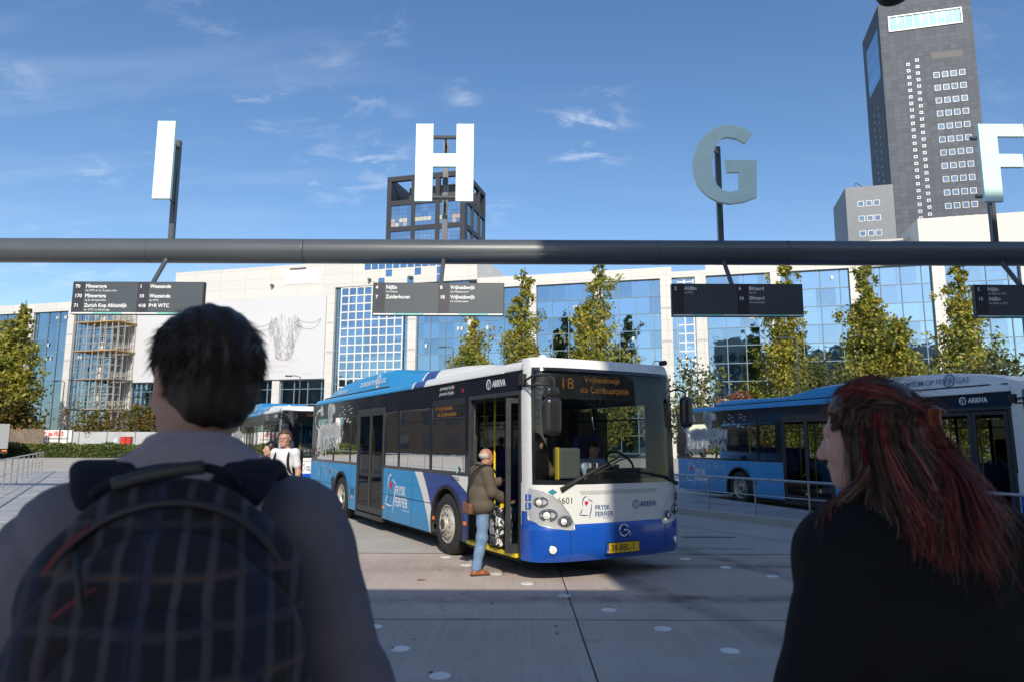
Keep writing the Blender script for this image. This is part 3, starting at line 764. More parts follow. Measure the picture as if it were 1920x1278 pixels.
bay(41.6, 42.5, .3, 21.65, 3, 4.3); bay(42.5, 51.2, 5.5, 21.65, 1.0875, 1.077, 0.0, mm=MULW, w=.15, y=.2, soff=.085); bay(51.2, 51.95, .3, 21.65, 3, 4.3)
bay(42.5, 51.2, .3, 5.5)
# patchwork of small panes high on the raised block
m_ = MB()
for i in range(11):
    for j in range(3):
        if j > 0 and not ((i * 7 + j * 3) % 4 == 0 or i == 10): continue
        x, z = 45.7 + i * 1.0, 24.7 - j * 1.05
        m_.quad((x + .06, -.03, z - .95), (x + .92, -.03, z - .95), (x + .92, -.03, z - .05), (x + .06, -.03, z - .05))
m_.build('window', FGL, hall)
MB().box(6.2, 9.597, .2, 12, 0, 20.49).build('stair_core', mat('bare_grey_concrete', (.38, .37, .36), .8, var=.25, scale=.4), hall)
# grey ladder marks on the columns
GBR = mat('grey_bracket', (.42, .42, .43), .5, var=.2)
for a, b in cols[3:] + [(52, 53.1), (40.6, 41.6)]:
    for z in (17.0, 13.2, 5.2): MB().box(a + .08, b - .08, -.02, -.003, z - .1, z + .1).build('bracket', GBR, hall)
for x in (32.3, 46.6, 52.2): MB().box(x - .15, x + .15, -.5, -.003, 22.2, 22.5).build('security_camera', DARKG, hall)
PAP = mat('pale_paper', (.55, .6, .62), .7, var=.1)
for k in range(46):
    s_ = random.choice([random.uniform(-8, 6), random.uniform(54, 112)]); z_ = random.choice([19.4, 17.4, 15.4, 13.4])
    if any(a - .5 < s_ < b + .3 for a, b in cols): continue
    MB().quad((s_, .34, z_), (s_ + .3, .34, z_), (s_ + .3, .34, z_ + .45), (s_, .34, z_ + .45)).build('paper_notice', PAP, hall)

# giant banner with the drawn ox head
BANM = mat('banner_cloth', (.57, .58, .62), .7, var=.03, scale=.3)
PENC = mat('pencil_grey', (.33, .32, .34), .9, var=.1); PENP = mat('faded_pink_print', (.60, .45, .47), .9, var=.1)
ban = empty('banner', (0, 0, 0), 0, 'huge white banner with a pencil drawing of a horned ox head', 'banner'); ban.matrix_world = FM
MB().box(10.7, 40.5, -.25, -.13, 9.75, 20.65).build('cloth', BANM, ban)
sk = MB(); rr = random.Random(3)
def stroke(pts, w, mb=sk, y=-.262):
    for i in range(len(pts) - 1):
        a = Vector((pts[i][0], 0, pts[i][1])); b = Vector((pts[i + 1][0], 0, pts[i + 1][1])); d = b - a
        if d.length < 1e-4: continue
        n = Vector((-d.z, 0, d.x)).normalized() * w / 2
        w1 = n * (1 - .0); mb.quad(*[(p.x, y, p.z) for p in (a - n, b - w1, b + w1, a + n)])
def bz(p, n=14):
    p = [Vector((q[0], q[1])) for q in p]; o = []
    for i in range(n + 1):
        t = i / n; q = p[:]
        while len(q) > 1: q = [q[j] * (1 - t) + q[j + 1] * t for j in range(len(q) - 1)]
        o.append((q[0].x, q[0].y))
    return o
cx_, cz_ = 34.6, 15.6     # head centre
stroke(bz([(cx_ - 1.6, 17.4), (cx_ - 4, 16.3), (cx_ - 7, 17.2)]), .09); stroke(bz([(cx_ - 1.8, 16.6), (cx_ - 4.5, 15.7), (cx_ - 7, 17.2)]), .09)
stroke(bz([(cx_ + 1.8, 17.5), (cx_ + 3.6, 16.9), (cx_ + 4.6, 16.9), (cx_ + 5.2, 17.6)]), .09); stroke(bz([(cx_ + 1.8, 16.8), (cx_ + 3.6, 15.8), (cx_ + 5, 16.2), (cx_ + 5.2, 17.6)]), .09)
for i in range(420):
    t = rr.uniform(0, 1); side_ = rr.uniform(-1, 1)
    hw = 2.25 * (1 - t) ** .35 * (1 - .35 * t) if t < .85 else 1.0
    hw = [2.2, 2.5, 2.4, 2.1, 1.8, 1.5, 1.4, 1.4, 1.2][min(8, int(t * 9))]
    e = math.copysign(abs(side_) ** .6, side_)
    x = cx_ + e * hw; z = 18.6 - t * 5.9 - .5 * (e * e) * (1 - t)
    ln = rr.uniform(.4, 1.1) * (1 if t < .7 else .5)
    stroke(bz([(x, z), (x + rr.uniform(-.15, .15) + e * .15, z - ln / 2), (x + rr.uniform(-.3, .3) - e * .1, z - ln)], 4), rr.uniform(.02, .05))
for s_ in (-1, 1):
    stroke(bz([(cx_ + s_ * .35, 13.1), (cx_ + s_ * .9, 13.5), (cx_ + s_ * .8, 12.9), (cx_ + s_ * .3, 12.8)]), .08)
    stroke(bz([(cx_ + s_ * 1.7, 16.7), (cx_ + s_ * 2.8, 16.9), (cx_ + s_ * 2.9, 16.0), (cx_ + s_ * 1.9, 15.9)]), .06)
stroke(bz([(cx_ - 1.3, 13.2), (cx_ - 1.3, 12), (cx_ + 1.3, 12), (cx_ + 1.3, 13.2)]), .08)
sk.build('drawing', PENC, ban)
tx = MB()
for i, t in enumerate(['wat ik zoek is niet ver weg, daar waar ik mijn verwegen ligt', 'ik wil de zee daaronder wat is mijn verwegen ligt', 'want kan hij haar haast zonderlinge te maken']):
    tx.text(t, .45, lambda u, v: (28.2 + u, -.26, 12.1 - i * .72 + v), sx=.8, shear=.2)
tx.text('Leeuwarden', .28, lambda u, v: (37.5 + u, -.26, 10.35 + v))
tx.build('lettering', PENP, ban)

# ---- towers
def face_boxes(root, name, rects, y, dep, m, frame=None, fw=.12):
    for (x0, x1, z0, z1) in rects:
        mb = MB()
        mb.quad((x0, y, z0), (x1, y, z0), (x1, y, z1), (x0, y, z1), mi=0)
        if frame:
            for r_ in ((x0 - fw, x0, z0 - fw, z1 + fw), (x1, x1 + fw, z0 - fw, z1 + fw), (x0, x1, z1, z1 + fw), (x0, x1, z0 - fw, z0)):
                mb.box(r_[0], r_[1], y - dep, y + .04, r_[2], r_[3], mi=1)
        mb.build(name, [m, frame] if frame else m, root)
def tower_frame(px, py, Y, label, cat='building', name='office_tower'):
    r = ray(px, 700); O = Vector((r.x * Y / r.y, Y, 0))
    root = empty(name, (0, 0, 0), 0, label, cat); M = Matrix.Translation(O) @ Matrix.Rotation(-FA, 4, 'Z'); root.matrix_world = M
    return root, M
def pz(px, py, z):
    r = ray(px, py); k = (z - CAM_H) / r.z; return Vector((r.x * k, r.y * k, z))
TCL = cladding('dark_tower_cladding', (.095, .108, .135), 1.6, 1.15, .6, .22, .6, .07, .18)
WFR = mat('white_window_frame', (.74, .75, .76), .4, var=.03); TGL = facade_glass('tower_glass', (.20, .27, .33), .1)
TEALG = facade_glass('teal_penthouse_glass', (.38, .62, .58), .1)
T, TM = tower_frame(1645, 0, 175, 'tall dark grey office tower with one lit teal window band near its top')
TI = TM.inverted()
H1 = 118.5
c0 = TI @ pz(1645.6, 10.8, H1); c1 = TI @ pz(1618, 80, H1)
xl = c0.x; dep = (c1 - c0).length
MB().box(xl, 28.4, c0.y, c0.y + dep, 0, H1).box(xl + 2, 27, c0.y + 2, c0.y + dep - 2, H1 + .01, H1 + 2).build('wall', TCL, T)
yf = c0.y
rects = []
for j in range(12):
    zt = 97.3 - j * 3.55
    for i in range(4): rects.append((18.4 + i * 1.97, 19.6 + i * 1.97, zt - 1.3, zt))
face_boxes(T, 'window', rects, yf - .03, .06, TGL, WFR, .11)
rects = []
for j in range(24): rects.append((12.3, 12.85, 100.8 - j * 1.83 - .5, 100.8 - j * 1.83))
for j in range(24): rects.append((14.45, 15.0, 101.7 - j * 1.83 - .5, 101.7 - j * 1.83))
face_boxes(T, 'small_window', rects, yf - .03, .05, TGL, WFR, .14)
face_boxes(T, 'window_band', [(8.9, 25.8, 110.6, 114.4)], yf - .03, .25, TEALG, WFR, .3)
for i in range(1, 9): MB().box(8.9 + i * 1.88 - .07, 8.9 + i * 1.88 + .07, yf - .1, yf - .035, 110.6, 114.4).build('glazing_bar', WFR, T)
MB().quad((18.2, yf - .02, 101.2), (25.4, yf - .02, 101.2), (25.4, yf - .02, 102.9), (18.2, yf - .02, 102.9)).build('louvre', mat('louvre_dark', (.09, .09, .09), .6, var=.2), T)
# side face: tall window and small lights
ls = MB(); xs = xl - .03
ls.quad((xs, yf + dep * .12, 99), (xs, yf + dep * .8, 99), (xs, yf + dep * .8, 113), (xs, yf + dep * .12, 113))
ls.build('side_window', facade_glass('shaded_side_glass', (.4, .5, .6), .1), T)
sm_ = MB()
for j in range(22):
    for t in (.35, .6): sm_.box(xs - .02, xs + .01, yf + dep * t, yf + dep * t + .8, 92 - j * 2.1, 92.7 - j * 2.1)
sm_.build('side_slot', mat('slot_grey', (.3, .33, .36), .4, var=.1), T)
# lower annex block
AX, AM = tower_frame(1645, 0, 165, 'lower grey annex block at the foot of the tall tower', name='annex_block')
AI = AM.inverted(); H2 = 64.4
c0 = AI @ pz(1584.4, 353, H2); c1 = AI @ pz(1562, 391, H2); depa = (c1 - c0).length
ACL = cladding('grey_annex_cladding', (.15, .17, .20), 1.6, 1.15, .5, .06, .8, .05)
MB().box(c0.x, 6.4, c0.y, c0.y + depa, 0, H2).build('wall', ACL, AX)
rects = [(x, x + 1.15, z - 1.2, z) for z in (60.6, 56.8, 53.0, 49.2, 45.4) for x in (-1.6, .25, 1.95)]
face_boxes(AX, 'window', rects, c0.y - .03, .06, TGL, WFR, .12)
MB().tube((c0.x + 2.4, c0.y + 3, H2), (c0.x + 3.2, c0.y + 3, H2 + 2.2), .12).tube((c0.x + 3.2, c0.y + 3, H2 + 2.2), (c0.x + 5, c0.y + 3, H2 + .6), .12).build('roof_crane', DARKG, AX)
# dark framed hotel tower behind the letter H
HT, HM = tower_frame(867, 0, 170, 'dark framed glass tower with an open roof grid behind the letter H')
HI = HM.inverted(); H3 = 70.5
c0 = HI @ pz(867, 319, H3); cr_ = HI @ pz(922, 362, H3); cl_ = HI @ pz(726, 332.5, H3)
y0 = c0.y; depH = abs(cr_.y - y0); xL, xR = cl_.x, 0.0
print('H tower', c0, cr_, cl_, depH)
FRH = mat('black_grey_frame', (.030, .032, .040), .5, var=.15)
GH = facade_glass('hotel_glass', (.36, .52, .66), .15)
fm = MB()
fh = xR - xL
rowz = [(69.2, 63.9), (62.55, 56.8), (55.55, 50), (48.7, 43.2), (41.9, 36.4), (35, 29.6), (28.2, 22.8), (21.4, 16), (14.6, 9)]
# outer frame grid on the front and right faces
colsH = [(xL, xL + 1.2), (xL + 6.9, xL + 7.9), (xL + 13.6, xL + 14.7), (xR - 1.25, xR)]
for a, b in colsH: fm.box(a, b, y0, y0 + 1.0, 0, H3)
zb = [(H3, rowz[0][0])] + [(rowz[i][1], rowz[i + 1][0]) for i in range(8)] + [(9, 0)]
for zt, zl in zb:
    for a, b in ((colsH[0][1], colsH[1][0]), (colsH[1][1], colsH[2][0]), (colsH[2][1], colsH[3][0])): fm.box(a, b, y0 + .003, y0 + .997, zl, zt)
sidec = [(1.0, 2.2), (depH * .36, depH * .36 + .9), (depH * .68, depH * .68 + .9), (depH - 1.0, depH)]
for a, b in sidec: fm.box(xR - 1.0, xR - .003, y0 + a, y0 + b, 0, H3 - .003)
for zt, zl in zb:
    for i in range(3): fm.box(xR - .997, xR - .006, y0 + sidec[i][1], y0 + sidec[i + 1][0], zl, zt - .003)
fm.box(xL, xL + 1, y0 + 1.0, y0 + depH, 0, H3 - .003); fm.box(xL, xR, y0 + depH - 1, y0 + depH - .003, 0, H3 - .006)
fm.build('frame', FRH, HT)
MB().box(xL + 1.2, xR - 1.3, y0 + 1.2, y0 + depH - 1.3, 0, 63.3).box(xL + 4.6, xR - 2.5, y0 + 4, y0 + depH - 4, 63.31, 68.6).build('core', mat('dark_core', (.07, .065, .065), .6, var=.2), HT)
warm = mat('curtain_cream', (.42, .44, .40), .7, var=.1); pk = mat('curtain_rose', (.36, .30, .30), .7, var=.1); bar = mat('hotel_bar', (.12, .14, .16), .4, var=.05)
for zt, zl in rowz[1:6]:
    for i in range(3):
        a, b = colsH[i][1], colsH[i + 1][0]; mb = MB(); n = 5; r_ = 5
        for u in range(n):
            for v in range(r_):
                x0, x1 = a + (b - a) * u / n, a + (b - a) * (u + 1) / n; q0_, q1_ = zl + (zt - zl) * v / r_, zl + (zt - zl) * (v + 1) / r_
                k_ = random.random(); mi = 1 if (v in (0, 1) and k_ < .28) else (2 if (v < 2 and k_ < .4) else 0)
                mb.quad((x0 + .05, y0 + .3, q0_ + .05), (x1 - .05, y0 + .3, q0_ + .05), (x1 - .05, y0 + .3, q1_ - .05), (x0 + .05, y0 + .3, q1_ - .05), mi=mi)
        mb.box(a, b, y0 + .34, y0 + .4, zl, zt, mi=3)
        mb.build('window', [GH, warm, pk, bar], HT)
        a, b = sidec[i][1], sidec[i + 1][0]; mb = MB()
        for u in range(3):
            for v in range(5):
                p0, p1 = y0 + a + (b - a) * u / 3, y0 + a + (b - a) * (u + 1) / 3; q0_, q1_ = zl + (zt - zl) * v / 5, zl + (zt - zl) * (v + 1) / 5
                mb.quad((xR - .35, p0 + .05, q0_ + .05), (xR - .35, p1 - .05, q0_ + .05), (xR - .35, p1 - .05, q1_ - .05), (xR - .35, p0 + .05, q1_ - .05), mi=0)
        mb.box(xR - .45, xR - .39, y0 + a, y0 + b, zl, zt, mi=1)
        mb.build('window', [GH, bar], HT)
# pale block on the right
BB, BBM = tower_frame(1700, 0, 96, 'pale beige block above the hall at the right edge', name='beige_building')
BI = BBM.inverted(); cc = BI @ at(1720, 430, 96 * 1.0)
zt = pz(1720, 411, 33.2); c0 = BI @ zt
MB().box(c0.x, c0.x + 45, c0.y, c0.y + 14, 0, 33.2).build('wall', cladding('beige_panels', (.60, .565, .51), 6.5, 7, .6, .02, .88, .06), BB)
MB().box(c0.x - 5.5, c0.x - .01, c0.y + 4, c0.y + 9, 31.3, 31.6).box(c0.x - 3, c0.x - 2.7, c0.y + 4, c0.y + 5, 26, 31.3).build('antenna_arm', mat('grey_steelwork', (.45, .44, .43), .5, var=.1), BB)

# brick housing block far left: outside the view, mirrored in the bus windows
br = empty('apartment_building', (-64, 10, 0), 0, 'brick housing block left of the platforms, mirrored in the bus windows', 'building')
BRK = cladding('red_brown_brick', (.055, .042, .036), .6, .2, .8, .2, .9, .02)
MB().box(-20, 0, 0, 66, 0, 15).build('wall', BRK, br)
for j in range(5):
    for i in range(16): MB().box(-.05, .03, 2 + i * 4, 3.8 + i * 4, 1 + j * 2.9, 2.7 + j * 2.9).build('window', TGLB, br)
# ================================================================ BUSES
def livery_mat(name, white=(.74, .74, .72), blue=(.012, .27, .58), dark=(.015, .05, .24), bounds=None):
    m, N, L, B = new_mat(name)
    tc = N.new('ShaderNodeTexCoord'); s = N.new('ShaderNodeSeparateXYZ'); L.new(tc.outputs['Object'], s.inputs[0])
    y, z = s.outputs[1], s.outputs[2]
    def step(a, b_, c_=0.0):      # y > a + b*(z-.28) + c*(z-.28)^2
        zz = nmath(N, L, 'SUBTRACT', z, .28); e = nmath(N, L, 'MULTIPLY_ADD', zz, b_, a)
        if c_: e = nmath(N, L, 'MULTIPLY_ADD', nmath(N, L, 'MULTIPLY', zz, zz), c_, e)
        return nmath(N, L, 'GREATER_THAN', y, e)
    col = nmix(N, L, step(.3 + .0, 2.36), white, dark)                      # white flash by the front door
    up = nmath(N, L, 'GREATER_THAN', z, 1.5)
    col = nmix(N, L, up, col, white)
    dk_roof = nmath(N, L, 'MULTIPLY', up, nmath(N, L, 'GREATER_THAN', y, 3.85)); col = nmix(N, L, dk_roof, col, dark)
    col = nmix(N, L, nmath(N, L, 'MULTIPLY', nmath(N, L, 'SUBTRACT', 1.0, up), step(3.30, .25, .33)), col, white)
    col = nmix(N, L, nmath(N, L, 'MULTIPLY', up, nmath(N, L, 'GREATER_THAN', y, 4.38)), col, white)
    col = nmix(N, L, nmath(N, L, 'MULTIPLY', nmath(N, L, 'SUBTRACT', 1.0, up), step(3.49, .42, .34)), col, blue)
    col = nmix(N, L, nmath(N, L, 'MULTIPLY', up, nmath(N, L, 'GREATER_THAN', y, 4.47)), col, blue)
    dirt = nnoise(N, L, 2.2, 5)
    low = nmath(N, L, 'MULTIPLY', nmath(N, L, 'MAXIMUM', nmath(N, L, 'SUBTRACT', .62, z), 0.0), nmath(N, L, 'MULTIPLY', dirt, 1.3))
    col = nmix(N, L, low, col, (.20, .18, .15))
    L.new(col, B.inputs['Base Color']); B.inputs['Coat Weight'].default_value = .22; B.inputs['Coat Roughness'].default_value = .05
    L.new(nmath(N, L, 'MULTIPLY_ADD', dirt, .2, .28), B.inputs['Roughness'])
    nbump(N, L, B, nnoise(N, L, 1.6, 2), .10, .02)
    return m
LIV = livery_mat('bus_livery_paint')
BUMP = mat('bumper_blue', (.008, .08, .42), .25, coat=.5, var=.08, scale=3)
FWHT = mat('bus_front_white', (.74, .74, .72), .25, coat=.5, var=.02)
SGL = glass('bus_side_glass', (.58, .62, .62), base=.02, ior=1.22); WSG = glass('windscreen_glass', (.78, .82, .82), base=.04, ior=1.42)
BGL = mat('black_band', (.014, .017, .028), .13, coat=.25, var=.15, scale=2)
INT = mat('interior_grey', (.16, .17, .18), .6, var=.15); FLOORM = mat('bus_floor', (.06, .06, .065), .6, var=.2)
CEIL = mat('interior_pale', (.36, .36, .35), .6, var=.05); SEATM = mat('seat_blue', (.02, .035, .16), .8, var=.2)
RIMM = mat('wheel_rim_cream', (.52, .49, .43), .35, metal=.3, var=.15, scale=10); TYRE = mat('tyre_rubber', (.022, .021, .02), .75, var=.3, bump=.2, scale=14)
LAMPG = mat('lamp_lens', (.75, .77, .78), .06, metal=.9, var=0); BULB = mat('clear_lens', (.85, .86, .86), .05, var=0, coat=1)
PLATE = mat('plate_yellow', (.85, .52, .02), .4, var=.05); PBLUE = mat('plate_blue', (.02, .10, .45), .4, var=0); INK = mat('black_ink', (.012, .012, .014), .5, var=0)
LOGOB = mat('logo_dark_blue', (.02, .09, .28), .45, var=0); LOGOT = mat('logo_teal', (.02, .25, .32), .45, var=0); LOGOW = mat('logo_white', (.78, .78, .78), .45, var=0)
HEART = mat('logo_red', (.62, .02, .04), .45, var=0)
def led_mat():
    m, N, L, B = new_mat('led_dots'); N.remove(B)
    tc = N.new('ShaderNodeTexCoord'); s = N.new('ShaderNodeSeparateXYZ'); L.new(tc.outputs['Object'], s.inputs[0])
    def pul(v, p, w): return nmath(N, L, 'LESS_THAN', nmath(N, L, 'FRACT', nmath(N, L, 'DIVIDE', v, p)), w)
    f = nmath(N, L, 'MULTIPLY', pul(s.outputs[2], .0165, .55), pul(nmath(N, L, 'ADD', s.outputs[0], s.outputs[1]), .0165, .7))
    e = N.new('ShaderNodeEmission'); e.inputs[0].default_value = (1, .40, .05, 1); e.inputs[1].default_value = .55
    t = N.new('ShaderNodeBsdfTransparent'); mx = N.new('ShaderNodeMixShader'); L.new(f, mx.inputs[0]); L.new(t.outputs[0], mx.inputs[1]); L.new(e.outputs[0], mx.inputs[2])
    L.new(mx.outputs[0], N['Material Output'].inputs[0]); return m
LEDM = led_mat()

# plan curve of the front
_n, _D = 3.2, .50
_xs = [1.25 * math.sin(t) ** (2 / _n) if t > 0 else 0.0 for t in np.linspace(0, math.pi / 2, 200)]
_pts = [(x, -.12 + _D * (1 - max(0.0, 1 - (x / 1.25) ** _n) ** (1 / _n))) for x in _xs]
_l = [0.0]
for i in range(1, 200): _l.append(_l[-1] + math.hypot(_pts[i][0] - _pts[i - 1][0], _pts[i][1] - _pts[i - 1][1]))
LM = _l[-1]
_px = np.array([p[0] for p in _pts]); _py = np.array([p[1] for p in _pts]); _ll = np.array(_l)
def l_of_x(x): return math.copysign(float(np.interp(abs(x), _px, _ll)), x)
def rake(z):
    r = 0.0
    if z > 1.25: r += (z - 1.25) * .065
    if z > 2.72: r += ((z - 2.72) / .22) ** 2 * .12
    if z < .74: r -= .025 * math.sin(math.pi * (z - .27) / .47)
    if z < .36: r += (.36 - z) * .5
    return r
def fpt(l, z, off=0.0):
    a = abs(l); x = float(np.interp(a, _ll, _px)); y = float(np.interp(a, _ll, _py))
    e = .01; x2 = float(np.interp(a + e, _ll, _px)); y2 = float(np.interp(a + e, _ll, _py)); x1 = float(np.interp(a - e, _ll, _px)); y1 = float(np.interp(a - e, _ll, _py))
    if a < e: x1 = -x2; y1 = y2
    tx, ty = x2 - x1, y2 - y1; q = math.hypot(tx, ty) or 1; nx, ny = ty / q, -tx / q
    s = 1 if l >= 0 else -1
    sc = 1 - .20 * max(0.0, z - 2.62) ** 1.5
    return ((x + nx * off) * s * sc, y + ny * off + rake(z) * (1 - .7 * (x / 1.25) ** 6), z)
def fx(x, z, off=0.0): return fpt(l_of_x(x), z, off)

def frysk_logo(mb, mapf, mw, s=1.0):
    # dancing figure in brush strokes with a red heart; u right, v up, about 0.55 x 0.8 before scaling
    def st(pts, w, mi):
        pts = bz(pts, 10)
        for i in range(len(pts) - 1):
            (a, b), (c, d) = pts[i], pts[i + 1]; L_ = math.hypot(c - a, d - b) or 1; k = math.sin(math.pi * (i + .5) / 10) * .8 + .3
            nx, ny = -(d - b) / L_ * w * k / 2, (c - a) / L_ * w * k / 2
            mb.add([mapf((a - nx) * s, (b - ny) * s), mapf((c - nx) * s, (d - ny) * s), mapf((c + nx) * s, (d + ny) * s), mapf((a + nx) * s, (b + ny) * s)], [(0, 1, 2, 3)], mi)
    st([(.14, .42), (.08, .62), (.2, .78), (.3, .72)], .035, mw); st([(.34, .66), (.42, .6), (.52, .56)], .03, mw)
    st([(.46, .5), (.5, .3), (.38, .2), (.4, .0)], .035, mw); st([(.0, .14), (.1, .16), (.2, .1), (.36, .14)], .03, mw); st([(.12, .36), (.08, .25), (.0, .14)], .03, mw)
    h = [(.27 + .075 * (math.sin(t) ** 3), .50 + .0062 * (13 * math.cos(t) - 5 * math.cos(2 * t) - 2 * math.cos(3 * t) - math.cos(4 * t)) + .02) for t in np.linspace(0, 2 * math.pi, 25)[:-1]]
    mb.add([mapf(a * s, b * s) for a, b in h], [tuple(range(24))], 1)
def ring_logo(mb, mapf, r, mi=0, n=28):
    for ro, ri, dx in ((r, r * .80, 0),):
        vs = [mapf(ro * math.cos(t), ro * math.sin(t)) for t in np.linspace(0, 2 * math.pi, n + 1)[:-1]] + [mapf(ri * math.cos(t), ri * math.sin(t)) for t in np.linspace(0, 2 * math.pi, n + 1)[:-1]]
        mb.add(vs, [(i, (i + 1) % n, n + (i + 1) % n, n + i) for i in range(n)], mi)
    for k in (-.35, .3):       # two diagonal sweeps
        pts = [(k * r + .5 * r * math.sin(t) * .4 - .45 * r * math.cos(t) * .5, r * .75 * math.sin(t)) for t in np.linspace(-1.2, 1.2, 8)]
        for i in range(7):
            (a, b), (c, d) = pts[i], pts[i + 1]; w = r * .09
            mb.add([mapf(a - w, b), mapf(a + w, b), mapf(c + w, d), mapf(c - w, d)], [(0, 1, 2, 3)], mi)

def wheel(root, side, yc, r=.485, front=True):
    xo = -1.235 if side < 0 else 1.235; s = 1 if side < 0 else -1
    w = MB(); P = lambda a: xo + s * a
    w.lathe([(P(.0), r * .62), (P(-.012), r * .70), (P(-.012), r * .86), (P(.0), r * .94), (P(.03), r * .99), (P(.06), r), (P(.22), r), (P(.26), r * .97), (P(.28), r * .86), (P(.28), r * .6)], 48, 'X', (0, yc, .485))
    wo = w.build('wheel', TYRE, root, smooth=True, sharp=50)
    g = MB()
    if front: prof = [(.0, r * .63), (-.005, r * .60), (.03, r * .565), (.02, r * .5), (-.015, r * .46), (-.03, r * .40), (-.03, r * .27), (-.035, r * .25), (-.075, r * .235), (-.085, r * .21), (-.085, 0.001)]
    else: prof = [(.0, r * .63), (-.005, r * .60), (.03, r * .56), (.12, r * .5), (.14, r * .44), (.14, r * .28), (.05, r * .24), (.04, r * .20), (.04, .001)]
    g.lathe([(P(a), q) for a, q in prof], 40, 'X', (0, yc, .485))
    g.build('rim', RIMM, wo, smooth=True, sharp=35)
    h = MB()
    for k in range(10):
        t = 2 * math.pi * k / 10 + .2; a = -.031 if front else .139; rr_ = r * .34 if front else r * .36
        h.disc((P(a) - s * .002, yc + rr_ * math.cos(t), .485 + rr_ * math.sin(t)), .022, (-s, 0, 0), 12)
    for k in range(10):
        t = 2 * math.pi * (k + .5) / 10 + .2; a = -.016 if front else .1; rr_ = r * .475
        h.disc((P(a) - s * .003, yc + rr_ * math.cos(t), .485 + rr_ * math.sin(t)), .016, (-s, 0, 0), 8)
    h.disc((P(-.0875 if front else .038), yc, .485), r * .17, (-s, 0, 0), 20)
    h.build('wheel_nuts', mat('wheel_dark_hub', (.06, .06, .06), .5, var=.2), wo)

def hang_drawing(root, y0, y1):
    # white scribbled bull over the rear windows, seen from the door side
    mb = MB(); q = random.Random(5); X = -1.258
    def P(u, v): return (X, y0 - u * (y0 - y1), v)
    def st(pts, w, n=8):
        pts = bz(pts, n)
        for i in range(len(pts) - 1):
            (a, b), (c, d) = pts[i], pts[i + 1]
            ay, cy = a * (y0 - y1), c * (y0 - y1); L_ = math.hypot(cy - ay, d - b) or 1; nx, ny = -(d - b) / L_ * w / 2, (cy - ay) / L_ * w / 2
            mb.quad((X, y0 - ay - nx, b - ny), (X, y0 - cy - nx, d - ny), (X, y0 - cy + nx, d + ny), (X, y0 - ay + nx, b + ny))
    # curled tail
    st([(.16, 2.62), (-.02, 2.68), (-.05, 2.3), (-.02, 2.1), (.14, 2.12), (.2, 2.02)], .06, 20)
    # solid scribble masses
    def mass(cu, cv, ru, rv, n, lw=.03, tilt=.0):
        for i in range(n):
            a = q.uniform(0, 2 * math.pi); r_ = math.sqrt(q.random()); u = cu + ru * r_ * math.cos(a); v = cv + rv * r_ * math.sin(a)
            dv = q.uniform(.06, .14); st([(u - .01 + tilt, v + dv), (u + q.uniform(-.01, .01), v), (u + .01 - tilt, v - dv)], lw, 3)
    mass(.17, 2.60, .045, .05, 26, .02); mass(.40, 2.50, .050, .20, 210, .032); mass(.46, 2.62, .07, .05, 40, .02); mass(.34, 2.06, .22, .10, 300, .026, .02); mass(.22, 2.0, .10, .10, 70, .02, .02); mass(.5, 2.1, .12, .07, 60, .016, .025)
    mass(.55, 2.05, .12, .08, 70, .02, .02)
    for i in range(64):
        u = .05 + .0095 * i; top = 2.12 - .1 * abs(i - 32) / 32 - .15 * q.random(); bot = 1.35 + .35 * abs(math.sin(i * .45)) * q.random() + (.15 if i > 30 else 0)
        st([(u + .03, top), (u - .01, (top + bot) / 2), (u - .03 + q.uniform(-.02, .02), bot), (u + .01, bot + .05)], .022, 8)
    for i in range(10):
        u = .5 + i * .03; st([(u, 2.02), (u + .07, 1.7), (u + .16, 1.42), (u + .13, 1.46)], .014, 8)
    for i in range(16):
        u, v = q.uniform(.02, .8), q.uniform(1.02, 1.34); a = q.uniform(0, 6)
        st([(u, v), (u + .05 * math.cos(a), v + .12 * math.sin(a)), (u + .06 * math.sin(a), v - .08), (u + .02, v - .14)], .014, 8)
    for i in range(9):
        u, v = q.uniform(.62, .86), q.uniform(2.2, 2.7)
        st([(u, v), (u + .05, v + .09), (u + .02, v - .1), (u + .08, v - .05)], .015, 8)
    mb.build('bull_drawing', LOGOW, root)

